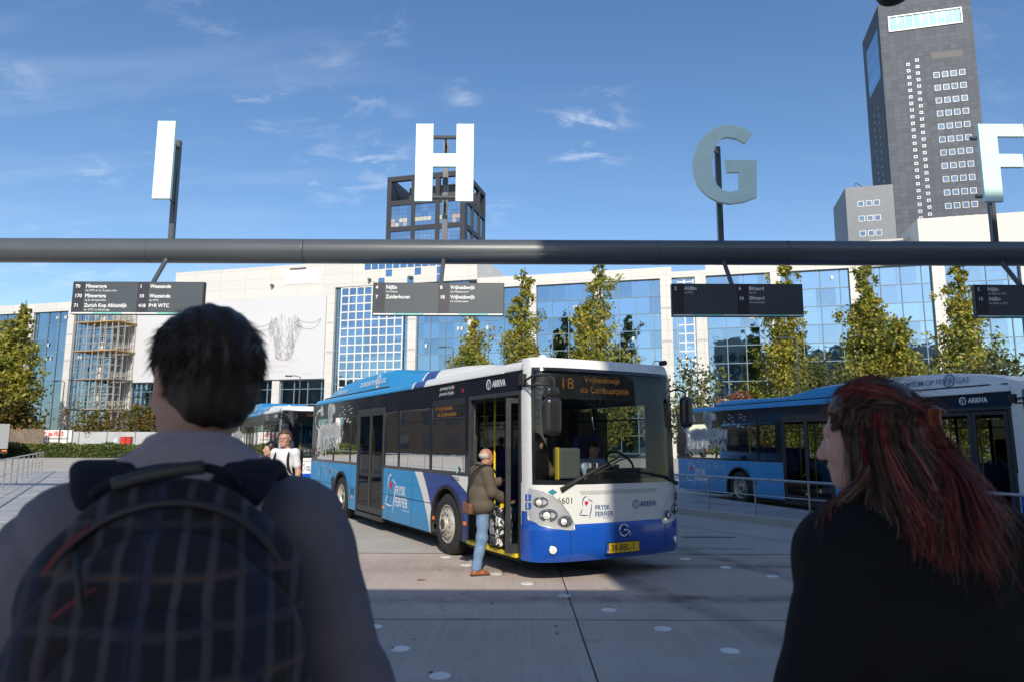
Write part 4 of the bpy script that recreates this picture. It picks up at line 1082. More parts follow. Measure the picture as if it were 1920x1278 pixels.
def build_bus(loc, rz, label, md=(5.98, 7.70), yw2=8.95, wins=None, pod='rear', doors='open', line='18', dest=('Vrijheidswijk', 'via Cambuurplein'), detail=True, drawing=True, side_dest=True):
    B = empty('city_bus', loc, rz, label, 'bus')
    D0 = -1.25
    # ---- lower side skin with wheel arches
    def arch_z(y):
        z = .28
        for yc in (2.81, yw2):
            if abs(y - yc) < .60: z = max(z, .485 + math.sqrt(max(0, .60 ** 2 - (y - yc) ** 2)))
        return z
    def skirt(sd, gaps):
        mb = MB(); X = sd * 1.25
        ys = sorted(set([.38] + [round(v, 3) for v in np.arange(.4, 11.95, .1)] + [11.95] + [g for gp in gaps for g in gp] + [round(yc + .6 * math.cos(t), 4) for yc in (2.81, yw2) for t in np.linspace(0, math.pi, 25)]))
        ys = [y for y in ys if not any(a < y < b for a, b in gaps)]
        for a, b in zip(ys[:-1], ys[1:]):
            if any(g0 <= a and b <= g1 for g0, g1 in gaps): continue
            za, zb_ = arch_z(a), arch_z(b)
            if abs(a - b) < 1e-4: continue
            for k in range(4):
                f0, f1 = k / 4, (k + 1) / 4
                mb.quad((X, a, za + (1.27 - za) * f0), (X, b, zb_ + (1.27 - zb_) * f0), (X, b, zb_ + (1.27 - zb_) * f1), (X, a, za + (1.27 - za) * f1))
        return mb
    dgap = [(.46, 1.97), md]; m0, m1 = md
    for sd, gp in ((-1, dgap), (1, [])):
        skirt(sd, gp).build('side_panel', LIV, B)
    # arch trims and liners
    for yc in (2.81, yw2):
        for sd in (-1, 1):
            t = MB(); X = sd * 1.25
            ts = np.linspace(-.32, math.pi + .32, 30); vs = []; fs = []
            for th in ts:
                for rr_, dx in ((.615, .0), (.615, .022), (.565, .022), (.56, -.02)): vs.append((X + sd * dx, yc + rr_ * math.cos(th), .485 + rr_ * math.sin(th)))
            for i in range(len(ts) - 1):
                for j in range(3): fs.append((i * 4 + j, i * 4 + j + 1, (i + 1) * 4 + j + 1, (i + 1) * 4 + j))
            t.add(vs, fs); t.build('arch_trim', BLACKM, B, fixn=True)
        li = MB()
        for sd in (-1, 1):
            ts = np.linspace(-.1, math.pi + .1, 20); a, b = sd * 1.245, sd * .75
            vs = [(x, yc + .6 * math.cos(th), .485 + .6 * math.sin(th)) for th in ts for x in (a, b)]
            li.add(vs, [(2 * i, 2 * i + 1, 2 * i + 3, 2 * i + 2) for i in range(len(ts) - 1)])
            li.add([(b, yc + .6 * math.cos(th), .485 + .6 * math.sin(th)) for th in ts], [tuple(range(len(ts)))])
        li.build('arch_liner', BLACKM, B)
        for sd in (-1, 1): wheel(B, sd, yc, front=yc < 5)
    # seams, vents, markers
    se = MB()
    for a, b in ((1.98, 2.2), (3.42, 5.97), (7.72, 8.34), (9.56, 11.9)): se.box(D0 - .0015, D0 + .001, a, b, .755, .768)
    for y in (4.35, 5.6, 9.75, 10.9, 8.2): se.box(D0 - .0014, D0 + .001, y, y + .008, .29, 1.265)
    se.build('panel_seams', BLACKM, B)
    vt = MB()
    for k in range(3): vt.box(D0 - .004, D0 + .002, 7.85, 8.2, .62 + k * .045, .64 + k * .045)
    vt.build('vent', BLACKM, B)
    for y, z in ((5.88, .50), (3.35, .53), (2.12, .86), (2.12, .56), (8.05, .55), (11.6, .55)): MB().box(D0 - .012, D0, y - .05, y + .05, z - .028, z + .028).build('side_marker', ORANGE, B, bevel=.004)
    # ---- black window band with glazing
    wins = wins or [(2.15, 3.50), (3.58, 5.08), (5.15, 5.90), (7.78, 8.30), (8.36, 9.72), (9.80, 11.45)]
    wfar = [(.75, 2.05), (2.15, 3.50), (3.58, 5.08), (5.16, 6.6), (6.68, 8.2), (8.28, 9.72), (9.80, 11.45)]
    for sd, ws in ((-1, wins), (1, wfar)):
        X = sd * 1.25; bb = MB(); x0, x1 = min(X, X - sd * .05), max(X, X - sd * .05)
        y = 1.99 if sd < 0 else .38
        stops = [(1.97, 1.99)] if False else []
        edges = ws + ([(m0 - .04, m1 + .04)] if sd < 0 else [])
        edges = sorted(edges)
        cur = 1.99 if sd < 0 else .38
        for a, b in edges + [(11.95, 11.95)]:
            if a > cur: bb.box(x0, x1, cur, a, 1.27, 2.38)
            cur = b
        bb.box(x0, x1, 2.0 if sd < 0 else .38, m0 - .04, 2.38, 2.78)
        bb.box(x0, x1, m1 + .04 if sd < 0 else m0 - .038, 11.95, 2.38, 2.78)
        if sd < 0: bb.box(x0, x1, m0 - .038, m1 + .038, 2.50, 2.78); bb.box(x0, x1, .38, 1.998, 2.50, 2.78)
        for a, b in ws: bb.box(x0, x1, a, b, 1.27, 1.33)
        bb.build('window_band', BGL, B)
        for a, b in ws:
            g = MB().quad((X - sd * .012, a, 1.33), (X - sd * .012, b, 1.33), (X - sd * .012, b, 2.38), (X - sd * .012, a, 2.38)); w_o = g.build('side_window', SGL, B)
            if b - a > 1: MB().box(X - sd * .02 - .008, X - sd * .02 + .008, a, b, 2.15, 2.175).build('sash_bar', BLACKM, w_o)
    # ---- roof, cove and tank cover
    prof = [(-1.25, 2.78), (-1.252, 2.79), (-1.24, 2.85), (-1.19, 2.90), (-1.10, 2.925), (-.7, 2.95), (0, 2.96), (.7, 2.95), (1.10, 2.925), (1.19, 2.90), (1.24, 2.85), (1.252, 2.79), (1.25, 2.78)]
    rb = MB(); ys = [.40] + list(np.arange(.8, 11.6, .4)) + [11.7, 11.85, 11.93, 11.95]
    def rp(i, y):
        x, z = prof[int(i)]; d = max(0, y - 11.6) / .35; return (x * (1 - .06 * d * d), y, 2.78 + (z - 2.78) * (1 - .5 * d * d))
    rb.grid(range(len(prof)), ys, rp); rb.build('roof', LIV, B, smooth=True, sharp=50)
    gt = MB(); gt.box(-1.268, -1.245, .9, 11.5, 2.772, 2.79); gt.box(1.245, 1.268, .9, 11.5, 2.772, 2.79); gt.build('gutter', LIV, B)
    if pod == 'rear': st = [(11.75, .0), (11.5, .10), (10.9, .22), (9.9, .36), (9.0, .41), (7.0, .43), (6.3, .40), (5.95, .26), (5.7, .23), (4.3, .20), (3.0, .17), (2.2, .12), (1.6, .02)]
    else: st = [(10.2, .0), (10.1, .12), (9.7, .19), (8.0, .16), (7.1, .14), (6.6, .18), (5.7, .32), (4.5, .37), (2.6, .37), (1.8, .33), (1.1, .22), (.55, .05)]
    cs = [(-1.06, 0), (-1.05, .12), (-1.0, .55), (-.94, .85), (-.84, .97), (-.6, 1.0), (0, 1.02), (.6, 1.0), (.84, .97), (.94, .85), (1.0, .55), (1.05, .12), (1.06, 0)]
    pd = MB(); pd.grid(range(len(cs)), range(len(st)), lambda i, j: (cs[int(i)][0] * (.86 + .14 * min(1, st[int(j)][1] / .2)), st[int(j)][0], 2.93 + (st[int(j)][1] + .0) * cs[int(i)][1]))
    po = pd.build('tank_cover', LIV, B, smooth=True, sharp=32)
    sl = MB(); sl.box(-1.115, -1.06, 6.2 if pod == 'rear' else .9, 11.3 if pod == 'rear' else 9.9, 2.926, 2.95); sl.build('slot', BLACKM, po)
    tl_ = MB()
    if pod == 'rear':
        zt = 3.06
        def pm(u, v): return (-1.052 + v * .18, 8.35 - u, zt + v)
        tl_.text('DUORSUM OP FRYSK GAS', .155, pm, bold=.01); tl_.text('DIZZE BUS RYDT', .11, lambda u, v: (-1.052 + v * .18, 10.25 - u, 3.01 + v), bold=.01)
        ring_logo(tl_, lambda u, v: (-1.045 + (v + .05) * .18, 7.05 - u, zt + .06 + v), .15)
        tl_.build('lettering', LOGOW, po)
    else:
        def pm(u, v): return (-1.055 + v * .18, 3.15 - u, 3.03 + v)
        tl_.text('DUORSUM OP FRYSK GAS', .155, pm, bold=.01)
        ring_logo(tl_, lambda u, v: (-1.045 + (v + .06) * .18, 1.80 - u, 3.09 + v), .14)
        tl_.build('lettering', mat('gas_text_blue', (.10, .19, .34), .5, var=0), po)
    # ---- front
    lw = l_of_x(1.222)
    ls = np.linspace(-LM, LM, 61); lin = np.linspace(-lw, lw, 49)
    fm_ = MB()
    fm_.grid(ls, np.linspace(.735, 1.25, 9), lambda l, z: fpt(l, z)); 
    for s_ in (-1, 1):
        fm_.grid(np.linspace(s_ * lw, s_ * LM, 6), np.linspace(1.25, 2.80, 12), lambda l, z: fpt(l, z))
    fm_.grid(ls, [2.80, 2.83, 2.86, 2.89, 2.92, 2.94], lambda l, z: fpt(l, z))
    # cap over the front edge
    top = [fpt(l, 2.94) for l in ls]; yb = .75
    vs = top + [(max(-1.1, min(1.1, p[0])) * 1.0, yb, 2.945) for p in top]
    fm_.add(vs, [(i, i + 1, len(top) + i + 1, len(top) + i) for i in range(len(top) - 1)])
    fo = fm_.build('front_panel', FWHT, B, smooth=True, sharp=40)
    bp = MB(); bp.grid(ls, [.27, .29, .33, .38, .46, .56, .66, .72, .745], lambda l, z: fpt(l, z, .012 if z < .74 else 0.0))
    for s_ in (-1, 1):
        bp.patch([(s_ * l_of_x(1.10), .74), (s_ * LM * .999, .74), (s_ * LM * .999, .90), (s_ * l_of_x(1.2), .90)], lambda l, z: fpt(l, z, .006), 3)
    vs = [fpt(l, .27, .01) for l in ls]; bp.add(vs + [(p[0], .38, .27) for p in vs], [(i, i + 1, len(vs) + i + 1, len(vs) + i) for i in range(len(vs) - 1)])
    bpo = bp.build('bumper', BUMP, B, smooth=True, sharp=40)
    sm = MB()
    for s_ in (-1, 1): sm.patch([(s_ * .80, .29), (s_ * .808, .29), (s_ * .808, .68), (s_ * .80, .68)], lambda x, z: fx(x, z, .0155), 2)
    sm.build('seam', INK, bpo)
    # grille line above logos
    gl_ = MB().patch([(-.62, 1.12), (.62, 1.12), (.70, 1.17), (-.66, 1.17)], lambda x, z: fx(x, z, .004), 3); gl_.build('intake_lip', mat('pale_grey_lip', (.5, .5, .49), .4, var=.03), fo)
    # windscreen
    ws = MB().grid(lin, np.linspace(1.25, 2.80, 20), lambda l, z: fpt(l, z, -.004)); wo = ws.build('windscreen', WSG, B, smooth=True)
    fr_ = MB()
    a = lw - .05
    fr_.grid(np.linspace(-lw, -a, 4), np.linspace(1.25, 2.80, 16), lambda l, z: fpt(l, z, .001)); fr_.grid(np.linspace(a, lw, 4), np.linspace(1.25, 2.80, 16), lambda l, z: fpt(l, z, .001))
    fr_.grid(np.linspace(-a, a, 41), [1.25, 1.28, 1.31], lambda l, z: fpt(l, z, .001)); fr_.grid(np.linspace(-a, a, 41), [2.755, 2.78, 2.80], lambda l, z: fpt(l, z, .001))
    fr_.build('windscreen_seal', BLACKG, wo, smooth=True)
    db = MB().grid(np.linspace(-a, a, 31), [2.38, 2.5, 2.6, 2.755], lambda l, z: fpt(l, z, -.05)); dbo = db.build('display_box', mat('display_black', (.012, .014, .016), .35, var=.2), B, smooth=True)
    dt = MB()
    dt.text(line, .22, lambda u, v: fx(-.86 + u, 2.52 + v, -.044), bold=.0, cuts=1)
    if dest[0]: dt.text(dest[0], .125, lambda u, v: fx(-.47 + u, 2.615 + v, -.044), bold=.0, cuts=1, sx=.95)
    if dest[1]: dt.text(dest[1], .125, lambda u, v: fx(-.55 + u, 2.475 + v, -.044), bold=.0, cuts=1, sx=.95)
    dt.build('destination_lettering', LEDM, dbo)
    # headlamps
    hp = [(1.236, 1.20), (1.243, .98), (1.240, .80), (1.15, .735), (1.02, .70), (.80, .675), (.74, .68), (.745, .76), (.80, .87), (.90, 1.0), (1.02, 1.11), (1.12, 1.165)]
    for s_ in (-1, 1):
        H = MB().patch([(s_ * x if s_ > 0 else -x, z) for x, z in hp], lambda x, z: fx(x, z, .012), 3)
        ho = H.build('headlight', SILVER, B, smooth=True, fixn=True)
        ed = MB().path([fx(s_ * x, z, .012) for x, z in hp], .007, 6, closed=True); ed.build('rim', SILVER, ho, smooth=True)
        for (x, z, r, rx) in ((1.165, 1.03, .05, 1.6), (1.09, .865, .058, 1.7), (.885, .785, .052, 1.6)):
            p = Vector(fx(s_ * x, z, .016)); q = Vector(fx(s_ * x, z, .1)); n = (q - p).normalized()
            bw = MB(); sx = l_of_x(s_ * x)
            ring_ = [(fpt(sx + s_ * -1 * (rx * r * math.cos(t) * 1.25 + .02), z + r * 1.45 * math.sin(t), .015)) for t in np.linspace(0, 2 * math.pi, 29)[:-1]]
            bw.add(ring_ + [fpt(sx, z, .0135)], [(i, (i + 1) % 28, 28) for i in range(28)]); bw.build('reflector', LAMPG, ho, smooth=True)
            lp_ = MB(); qd = n.to_track_quat('Z', 'Y'); M_ = Matrix.Translation(p) @ qd.to_matrix().to_4x4()
            tmp = MB().lathe([(.0, r), (.012, r), (.016, r * .9), (.012, r * .82)], 24, 'Z'); tmp.v = [tuple(M_ @ Vector(v)) for v in tmp.v]; lp_.add(tmp.v, tmp.f, 0)
            tmp = MB().lathe([(.004, r * .82), (.006, r * .6), (.016, r * .45), (.02, .001)], 24, 'Z'); tmp.v = [tuple(M_ @ Vector(v)) for v in tmp.v]; lp_.add(tmp.v, tmp.f, 1)
            lp_.build('lamp', [DARKF, BULB], ho, smooth=True, sharp=50)
        if s_ > 0:
            p = fx(1.19, 1.12, .016); MB().patch([(1.14, 1.09), (1.225, 1.08), (1.225, 1.15), (1.16, 1.14)], lambda x, z: fx(x, z, .017), 2).build('indicator', ORANGE, ho)
        else:
            for z in (1.085, .975):
                st_ = MB(); st_.patch([(-l_of_x(1.247), z - .04), (-l_of_x(1.225), z - .04), (-l_of_x(1.225), z + .04), (-l_of_x(1.247), z + .04)], lambda l, zz: fpt(l, zz, .0165), 1, mi=0)
                lc = -(l_of_x(1.247) + l_of_x(1.225)) / 2
                st_.patch([(lc - .012, z - .025), (lc + .016, z - .02), (lc + .004, z + .005), (lc + .004, z + .028), (lc - .008, z + .028), (lc - .004, z)], lambda l, zz: fpt(l, zz, .0185), 1, mi=1)
                st_.build('access_sticker', [PBLUE, LOGOW], ho)
        p = Vector(fx(s_ * 1.03, .435, .014)); n = (Vector(fx(s_ * 1.03, .435, .1)) - p).normalized(); M_ = Matrix.Translation(p) @ n.to_track_quat('Z', 'Y').to_matrix().to_4x4()
        tmp = MB().lathe([(.0, .058), (.012, .058), (.014, .05)], 24, 'Z', mi=0).lathe([(.01, .05), (.018, .03), (.022, .001)], 24, 'Z', mi=1); tmp.v = [tuple(M_ @ Vector(v)) for v in tmp.v]
        tmp.build('fog_lamp', [CHROME, BULB], B, smooth=True, sharp=50)
    # plate
    pl = MB().box(-.285, .285, 0, .008, -.075, .075); M_ = Matrix.Translation((0.0, -.12 - .047, .415)); pl.v = [tuple(M_ @ Vector(v)) for v in pl.v]
    plo = pl.build('licence_plate', INK, B, bevel=.003)
    pf_ = MB(); y_ = -.12 - .0485
    pf_.quad((-.235, y_, .352), (.275, y_, .352), (.275, y_, .478), (-.235, y_, .478), mi=0); pf_.quad((-.275, y_, .352), (-.236, y_, .352), (-.236, y_, .478), (-.275, y_, .478), mi=1)
    pf_.text('NL', .03, lambda u, v: (-.272 + u, y_ - .0015, .362 + v), mi=2)
    pf_.text('38-BBL-1' if detail else '37-BBL-6', .118, lambda u, v: (-.205 + u * .92, y_ - .0015, .375 + v), bold=.012, mi=3); pf_.build('plate_face', [PLATE, PBLUE, LOGOW, INK], plo)
    # emblem: silver ring with a running shape
    em = MB().path([(0.02 + .075 * math.cos(t), -.168, .635 + .075 * math.sin(t)) for t in np.linspace(.5, 5.9, 22)], .011, 6)
    em.path([(0.02, -.168, .635), (.07, -.17, .64), (.13, -.17, .60), (.11, -.17, .56)], .012, 6); em.build('emblem', CHROME, B, smooth=True)
    # front lettering
    ft = MB()
    ft.text('6601' if detail else '6612', .115, lambda u, v: fx(-.97 + u, 1.01 + v, .004), mi=2, cuts=1)
    frysk_logo(ft, lambda u, v: fx(-.66 + u, .80 + v, .004), 0, .40)
    ft.text('FRYSK', .088, lambda u, v: fx(-.42 + u, .915 + v, .004), bold=.018, mi=0, cuts=1); ft.text('FERFIER', .088, lambda u, v: fx(-.42 + u, .83 + v, .004), bold=.018, mi=0, cuts=1)
    ft.text('van Leeuwarden', .022, lambda u, v: fx(-.30 + u, .80 + v, .004), mi=0, cuts=1)
    ring_logo(ft, lambda u, v: fx(.27 + u, .965 + v, .004), .06, 3)
    ft.text('ARRIVA', .10, lambda u, v: fx(.345 + u, .93 + v, .004), bold=.025, mi=0, cuts=1, sx=.88)
    ft.patch([(-1.08, 1.16), (-1.02, 1.20), (-.96, 1.16), (-1.02, 1.12)], lambda x, z: fx(x, z, .004), 1, mi=3)
    ft.build('front_lettering', [LOGOB, HEART, INK, LOGOT], B)
    # side lettering
    stx = MB(); X = -1.2535
    if side_dest:
        stx.text('provinsje fryslân', .088, lambda u, v: (X, 3.16 - u, 2.665 + v), shear=.25); stx.text('provincie fryslân', .088, lambda u, v: (X, 3.18 - u, 2.575 + v), shear=.25)
        stx.disc((X, 2.25, 2.61), .03, (-1, 0, 0), 12, mi=1)
    ring_logo(stx, lambda u, v: (X, 1.36 - u, 2.645 + v), .078); stx.text('ARRIVA', .135, lambda u, v: (X, 1.24 - u, 2.598 + v), bold=.03, sx=.86)
    fl0 = 5.78 if pod == 'rear' else 11.45
    frysk_logo(stx, lambda u, v: (X, fl0 - u * 1.15, .44 + v * .98), 0, 1.0)
    off = 0 if pod == 'rear' else 5.68
    stx.text('FRYSK', .235, lambda u, v: (X, 5.24 + off - u, .80 + v), bold=.022, sx=.86); stx.text('FERFIER', .235, lambda u, v: (X, 5.24 + off - u, .585 + v), bold=.022, sx=.86)
    stx.text('van Leeuwarden', .06, lambda u, v: (X, 4.85 + off - u, .515 + v))
    stx.text('CITELIS', .085, lambda u, v: (X - .0005, 2.62 - u, 1.19 + v), bold=.005, mi=2)
    stx.build('side_lettering', [LOGOW, HEART, INK], B)
    dm = MB().quad((X - .0005, 2.5, 1.36), (X - .0005, 2.42, 1.42), (X - .0005, 2.34, 1.36), (X - .0005, 2.42, 1.30)); dm.build('gas_diamond', mat('pale_teal_mark', (.4, .6, .58), .5, var=0), B)
    if drawing: hang_drawing(B, 11.62, 7.9)
    # side destination display
    if side_dest:
        sdp = MB().box(-1.245, -1.2, 2.17, 3.44, 2.20, 2.48).build('side_display', mat('side_display_black', (.012, .012, .014), .3, var=.1), B)
        st_ = MB(); st_.box(-1.2545, -1.251, 2.16, 3.46, 2.385, 2.50, mi=1)
        for i, t in enumerate(['%s %s' % (line, dest[0]), '   %s' % dest[1]]): st_.text(t, .105, lambda u, v: (-1.2465, 3.36 - u, 2.33 - i * .105 + v), bold=.02, mi=0, sx=1.05)
        st_.m = st_.m; st_.build('side_destination_lettering', [LEDM, INK], sdp)
    # ---- doors
    def leaf(mb, p0, p1, zb, zt, w=.055, gm=1, th=.03):
        p0, p1 = Vector(p0), Vector(p1); d = (p1 - p0); L_ = d.length; d.normalize(); M_ = Matrix(((d.x, -d.y, 0, p0.x), (d.y, d.x, 0, p0.y), (0, 0, 1, 0), (0, 0, 0, 1)))
        for b in ((0, w, zb, zt), (L_ - w, L_, zb, zt), (w, L_ - w, zb, zb + .12), (w, L_ - w, zt - .07, zt)): mb.box(b[0], b[1], -th / 2, th / 2, b[2], b[3], mi=0, M=M_)
        mb.quad(M_ @ Vector((w, 0, zb + .12)), M_ @ Vector((L_ - w, 0, zb + .12)), M_ @ Vector((L_ - w, 0, zt - .07)), M_ @ Vector((w, 0, zt - .07)), mi=gm)
    dm_ = MB()
    dm_.box(-1.262, -1.2, m0 - .04, m0 + .01, .28, 2.5); dm_.box(-1.262, -1.2, m1 - .01, m1 + .04, .28, 2.5); dm_.box(-1.262, -1.2, m0 + .011, m1 - .011, 2.42, 2.5); dm_.box(-1.27, -1.1, m0 - .02, m1 + .02, .20, .29)
    do = dm_.build('middle_door', DARKF, B, bevel=.006)
    for a, b in ((m0 + .02, m0 + .855), (m0 + .865, m1 - .02)):
        m_ = MB(); leaf(m_, (-1.235, b, 0), (-1.235, a, 0), .32, 2.42); m_.build('door_leaf', [DARKF, SGL], do)
    for a in (6.75, 7.0):
        pass
    MB().path([(-1.18, m0 + 1.07, 2.15), (-1.14, m0 + 1.0, 2.1), (-1.12, m0 + .99, 1.9), (-1.12, m0 + .99, 1.2), (-1.13, m0 + 1.04, 1.0), (-1.18, m0 + 1.12, .95)], .024, 8).build('door_handrail', YEL, do, smooth=True)
    ff = MB(); ff.box(-1.262, -1.2, .40, .46, .28, 2.5); ff.box(-1.262, -1.19, 1.965, 2.01, .28, 2.5); ff.box(-1.262, -1.2, .461, 1.964, 2.44, 2.5)
    ffo = ff.build('front_door', DARKF, B, bevel=.006)
    if doors == 'open':
        for p_, q_ in (((-1.40, .56, 0), (-1.17, .49, 0)), ((-1.18, 1.99, 0), (-.90, 2.48, 0))):
            m_ = MB(); leaf(m_, p_, q_, .34, 2.40, .065, th=.05); m_.build('door_leaf', [DARKF, SGL], ffo)
        MB().box(-1.30, -1.17, .47, 1.96, .285, .335).build('yellow_sill', YEL, ffo)
    else:
        for a, b in ((.48, 1.21), (1.22, 1.95)):
            m_ = MB(); leaf(m_, (-1.235, b, 0), (-1.235, a, 0), .34, 2.42, .08); m_.build('door_leaf', [DARKF, SGL], ffo)
    # ---- rear
    rr_ = MB(); rr_.box(-1.25, 1.25, 11.9, 11.95, .3, 2.75); rr_.build('rear_panel', LIV, B, bevel=.03)
    # ---- interior and underbody
    MB().box(-1.2, 1.2, .35, 11.85, .285, .33).build('floor', FLOORM, B)
    MB().box(-1.15, 1.15, .45, 11.85, 2.66, 2.70).build('ceiling', CEIL, B)
    ub = MB().box(-1.15, 1.15, .6, 2.2, .2, .28).box(-1.1, 1.1, 3.5, 8.2, .2, .28).box(-1.1, 1.1, 9.7, 11.8, .22, .28)
    ub.tube((-1.0, 2.81, .485), (1.0, 2.81, .485), .09); ub.tube((-1.0, yw2, .485), (1.0, yw2, .485), .13); ub.build('underbody', BLACKM, B)
    ds = MB().box(-.55, 1.15, .12, .62, .9, 1.12); ds.box(-1.16, -.56, .15, .5, .85, 1.24); ds.box(.05, 1.05, .42, .75, 1.1, 1.42)
    ds.build('dashboard', mat('dashboard_dark', (.045, .047, .05), .6, var=.2), B, bevel=.03)
    ds2 = MB().quad((-1.1, .0, 1.27), (1.1, .0, 1.27), (1.12, .5, 1.24), (-1.12, .5, 1.24)); ds2.build('dash_top', mat('dash_top_grey', (.20, .20, .19), .7, var=.1), B)
    tm = MB().box(-.50, -.12, .62, .80, 1.28, 1.72); tmo = tm.build('ticket_machine', mat('ticket_machine_grey', (.10, .11, .105), .4, var=.05), B, bevel=.03)
    MB().box(-.52, -.501, .61, .70, 1.27, 1.73).build('side_cover', YEL, tmo, bevel=.015)
    nb = MB(); 
    for k, t in enumerate('603'): nb.text(t, .085, lambda u, v: (-.47 + k * .115 + u, .10, 1.46 + v), bold=.02)
    nb.build('run_number', LOGOW, B)
    MB().path([(.62 + .22 * math.cos(t), .66 + .16 * math.sin(t), 1.50 + .16 * math.sin(t)) for t in np.linspace(0, 2 * math.pi, 25)[:-1]], .018, 8, closed=True).build('steering_wheel', BLACKM, B, smooth=True)
    dsr = MB().box(.36, .86, 1.42, 1.56, .9, 1.9); dsr.box(.36, .86, .98, 1.42, .8, .92); dsr.build('driver_seat', SEATM, B, bevel=.05)
    MB().box(-.09, 1.2, 1.72, 1.76, .33, 2.3).build('driver_partition', glass('partition_glass', (.25, .26, .27)), B)
    for yy in [2.75, 3.55, 4.3, 5.05, 8.6, 9.4, 10.2, 11.0]:
        for xx in (-.98, -.55, .55, .98):
            if xx < 0 and 4.6 < yy < 8: continue
            zb = .33 if yy < 8 else .6
            s_ = MB().box(xx - .2, xx + .2, yy, yy + .08, zb + .42, zb + 1.05).box(xx - .2, xx + .2, yy - .4, yy, zb + .38, zb + .45).box(xx - .05, xx + .05, yy - .2, yy - .1, zb, zb + .38)
            s_.build('seat', SEATM, B, bevel=.03)
    for (x, y) in ((-.75, 2.1), (-.9, 3.8), (-.5, 5.2), (.35, 2.3), (.35, 4.6), (-.4, 7.9), (.35, 7.9), (-.95, 5.85)): MB().tube((x, y, .33), (x, y, 2.66), .018, n=8).build('handrail', YEL, B, sharp=40)
    for a, b in (((-1.12, 2.35, 1.32), (-1.12, 3.3, 1.62)), ((-1.12, 3.7, 1.38), (-1.12, 5.0, 1.38)), ((-1.12, 2.35, 1.32), (-1.12, 2.35, 1.55)), ((-1.1, 8.3, 1.5), (-1.1, 8.3, 1.9))): MB().tube(a, b, .02, n=8).build('handrail', YEL, B, sharp=40)
    MB().tube((-1.15, .55, 1.28), (-.92, 1.0, 1.55), .03, n=8).build('handrail', DARKF, B, sharp=40)
    # ---- mirrors
    for s_ in (-1, 1):
        if s_ < 0: pr = [rbox((-1.20, -.30, 2.13), (.125, .075, .24), .07), rbox((-1.20, -.28, 2.44), (.10, .07, .07), .05)]
        else: pr = [rbox((1.335, -.03, 2.25), (.10, .075, .23), .07)]
        mo = sdf_mesh('mirror', pr, .014, .01, mat('mirror_black', (.02, .02, .022), .33, var=.15, coat=.2), B)
        am = MB()
        if s_ < 0: am.path([(-1.26, .3, 2.62), (-1.32, .0, 2.66), (-1.24, -.28, 2.66), (-1.20, -.34, 2.6), (-1.20, -.345, 2.3)], .016, 8); am.path([(-1.26, .32, 2.55), (-1.3, .0, 2.54), (-1.22, -.26, 2.54)], .012, 8)
        else: am.path([(1.25, .3, 2.55), (1.30, .12, 2.60), (1.335, -.02, 2.55), (1.335, -.03, 2.4)], .014, 8)
        am.build('mirror_arm', BLACKM, mo, smooth=True)
    # wipers
    for pts in ([(-.92, 1.19), (-.45, 1.42), (-.02, 1.60)], [(1.14, 1.22), (.85, 1.32), (.35, 1.40)]):
        w_ = MB(); P3 = [Vector(fx(x, z, .03)) for x, z in pts]; w_.path(P3, [.032, .020, .012], 8)
        bl = [(.0, 1.60), (-.42, 1.38)] if pts[0][0] < 0 else [(.35, 1.40), (-.55, 1.38)]
        wo_ = w_.build('wiper', BLACKM, B, smooth=True)
        if pts[0][0] < 0: w2 = MB().path([Vector(fx(x, z, .02)) for x, z in ((-.35, 1.40), (0, 1.56), (.38, 1.64))], .009, 6)
        else: w2 = MB().path([Vector(fx(x, z, .02)) for x, z in ((.9, 1.32), (.2, 1.43), (-.3, 1.41), (-.62, 1.36))], .009, 6)
        w2.build('blade', BLACKM, wo_, smooth=True)
    # roof camera and dome
    p = Vector(fx(1.02, 2.93, 0)); cm = MB().tube((1.0, .12, 2.97), (1.0, .02, 2.97), .038, n=14).path([(.9, .2, 2.94), (.88, .12, 3.0), (.95, .1, 3.0), (1.0, .1, 2.98)], .006, 6); cm.build('camera', BLACKM, B, sharp=40)
    MB().lathe([(2.93, .07), (2.965, .06), (2.985, .03), (2.99, .001)], 20, 'Z', (-1.0, .25, 0)).build('marker_dome', FWHT, B, smooth=True)
    MB().box(-1.30, -1.2, .28, .42, 2.56, 2.72).build('hinge_box', BLACKM, B, bevel=.02)
    sv = MB(); sv.path([fx(-.33, 2.22, -.12), fx(-.30, 1.98, -.12), fx(-.16, 2.0, -.12)], .008, 6); sv.build('sun_visor_bracket', CHROME, B, smooth=True)
    return B
BUS1 = build_bus((.327, 9.144, 0), .514, 'blue and white city bus with its front door open, bus nearest the camera', pod='rear', doors='open')
BUS2 = build_bus((9.45 + .9485 * 1.25, 12.65 + .3169 * 1.25, 0), .3224, 'shaded blue and white bus behind the island railing at the right', (4.95, 6.68), 8.65, [(2.15, 3.45), (3.53, 4.85), (6.98, 7.70), (7.78, 9.72), (9.80, 11.45)], pod='front', doors='closed', line='3', dest=('Bilgaard', ''), detail=False, side_dest=False)
BUS1.location = (.327 + .8708 * 1.25, 9.144 + .4916 * 1.25, 0)
BUS3 = build_bus((-6.45, 23.6, 0), .50, 'city bus with number 7 on its display, behind the man in the white shirt', pod='rear', doors='closed', line='7', dest=('Zuiderburen', ''), detail=False)
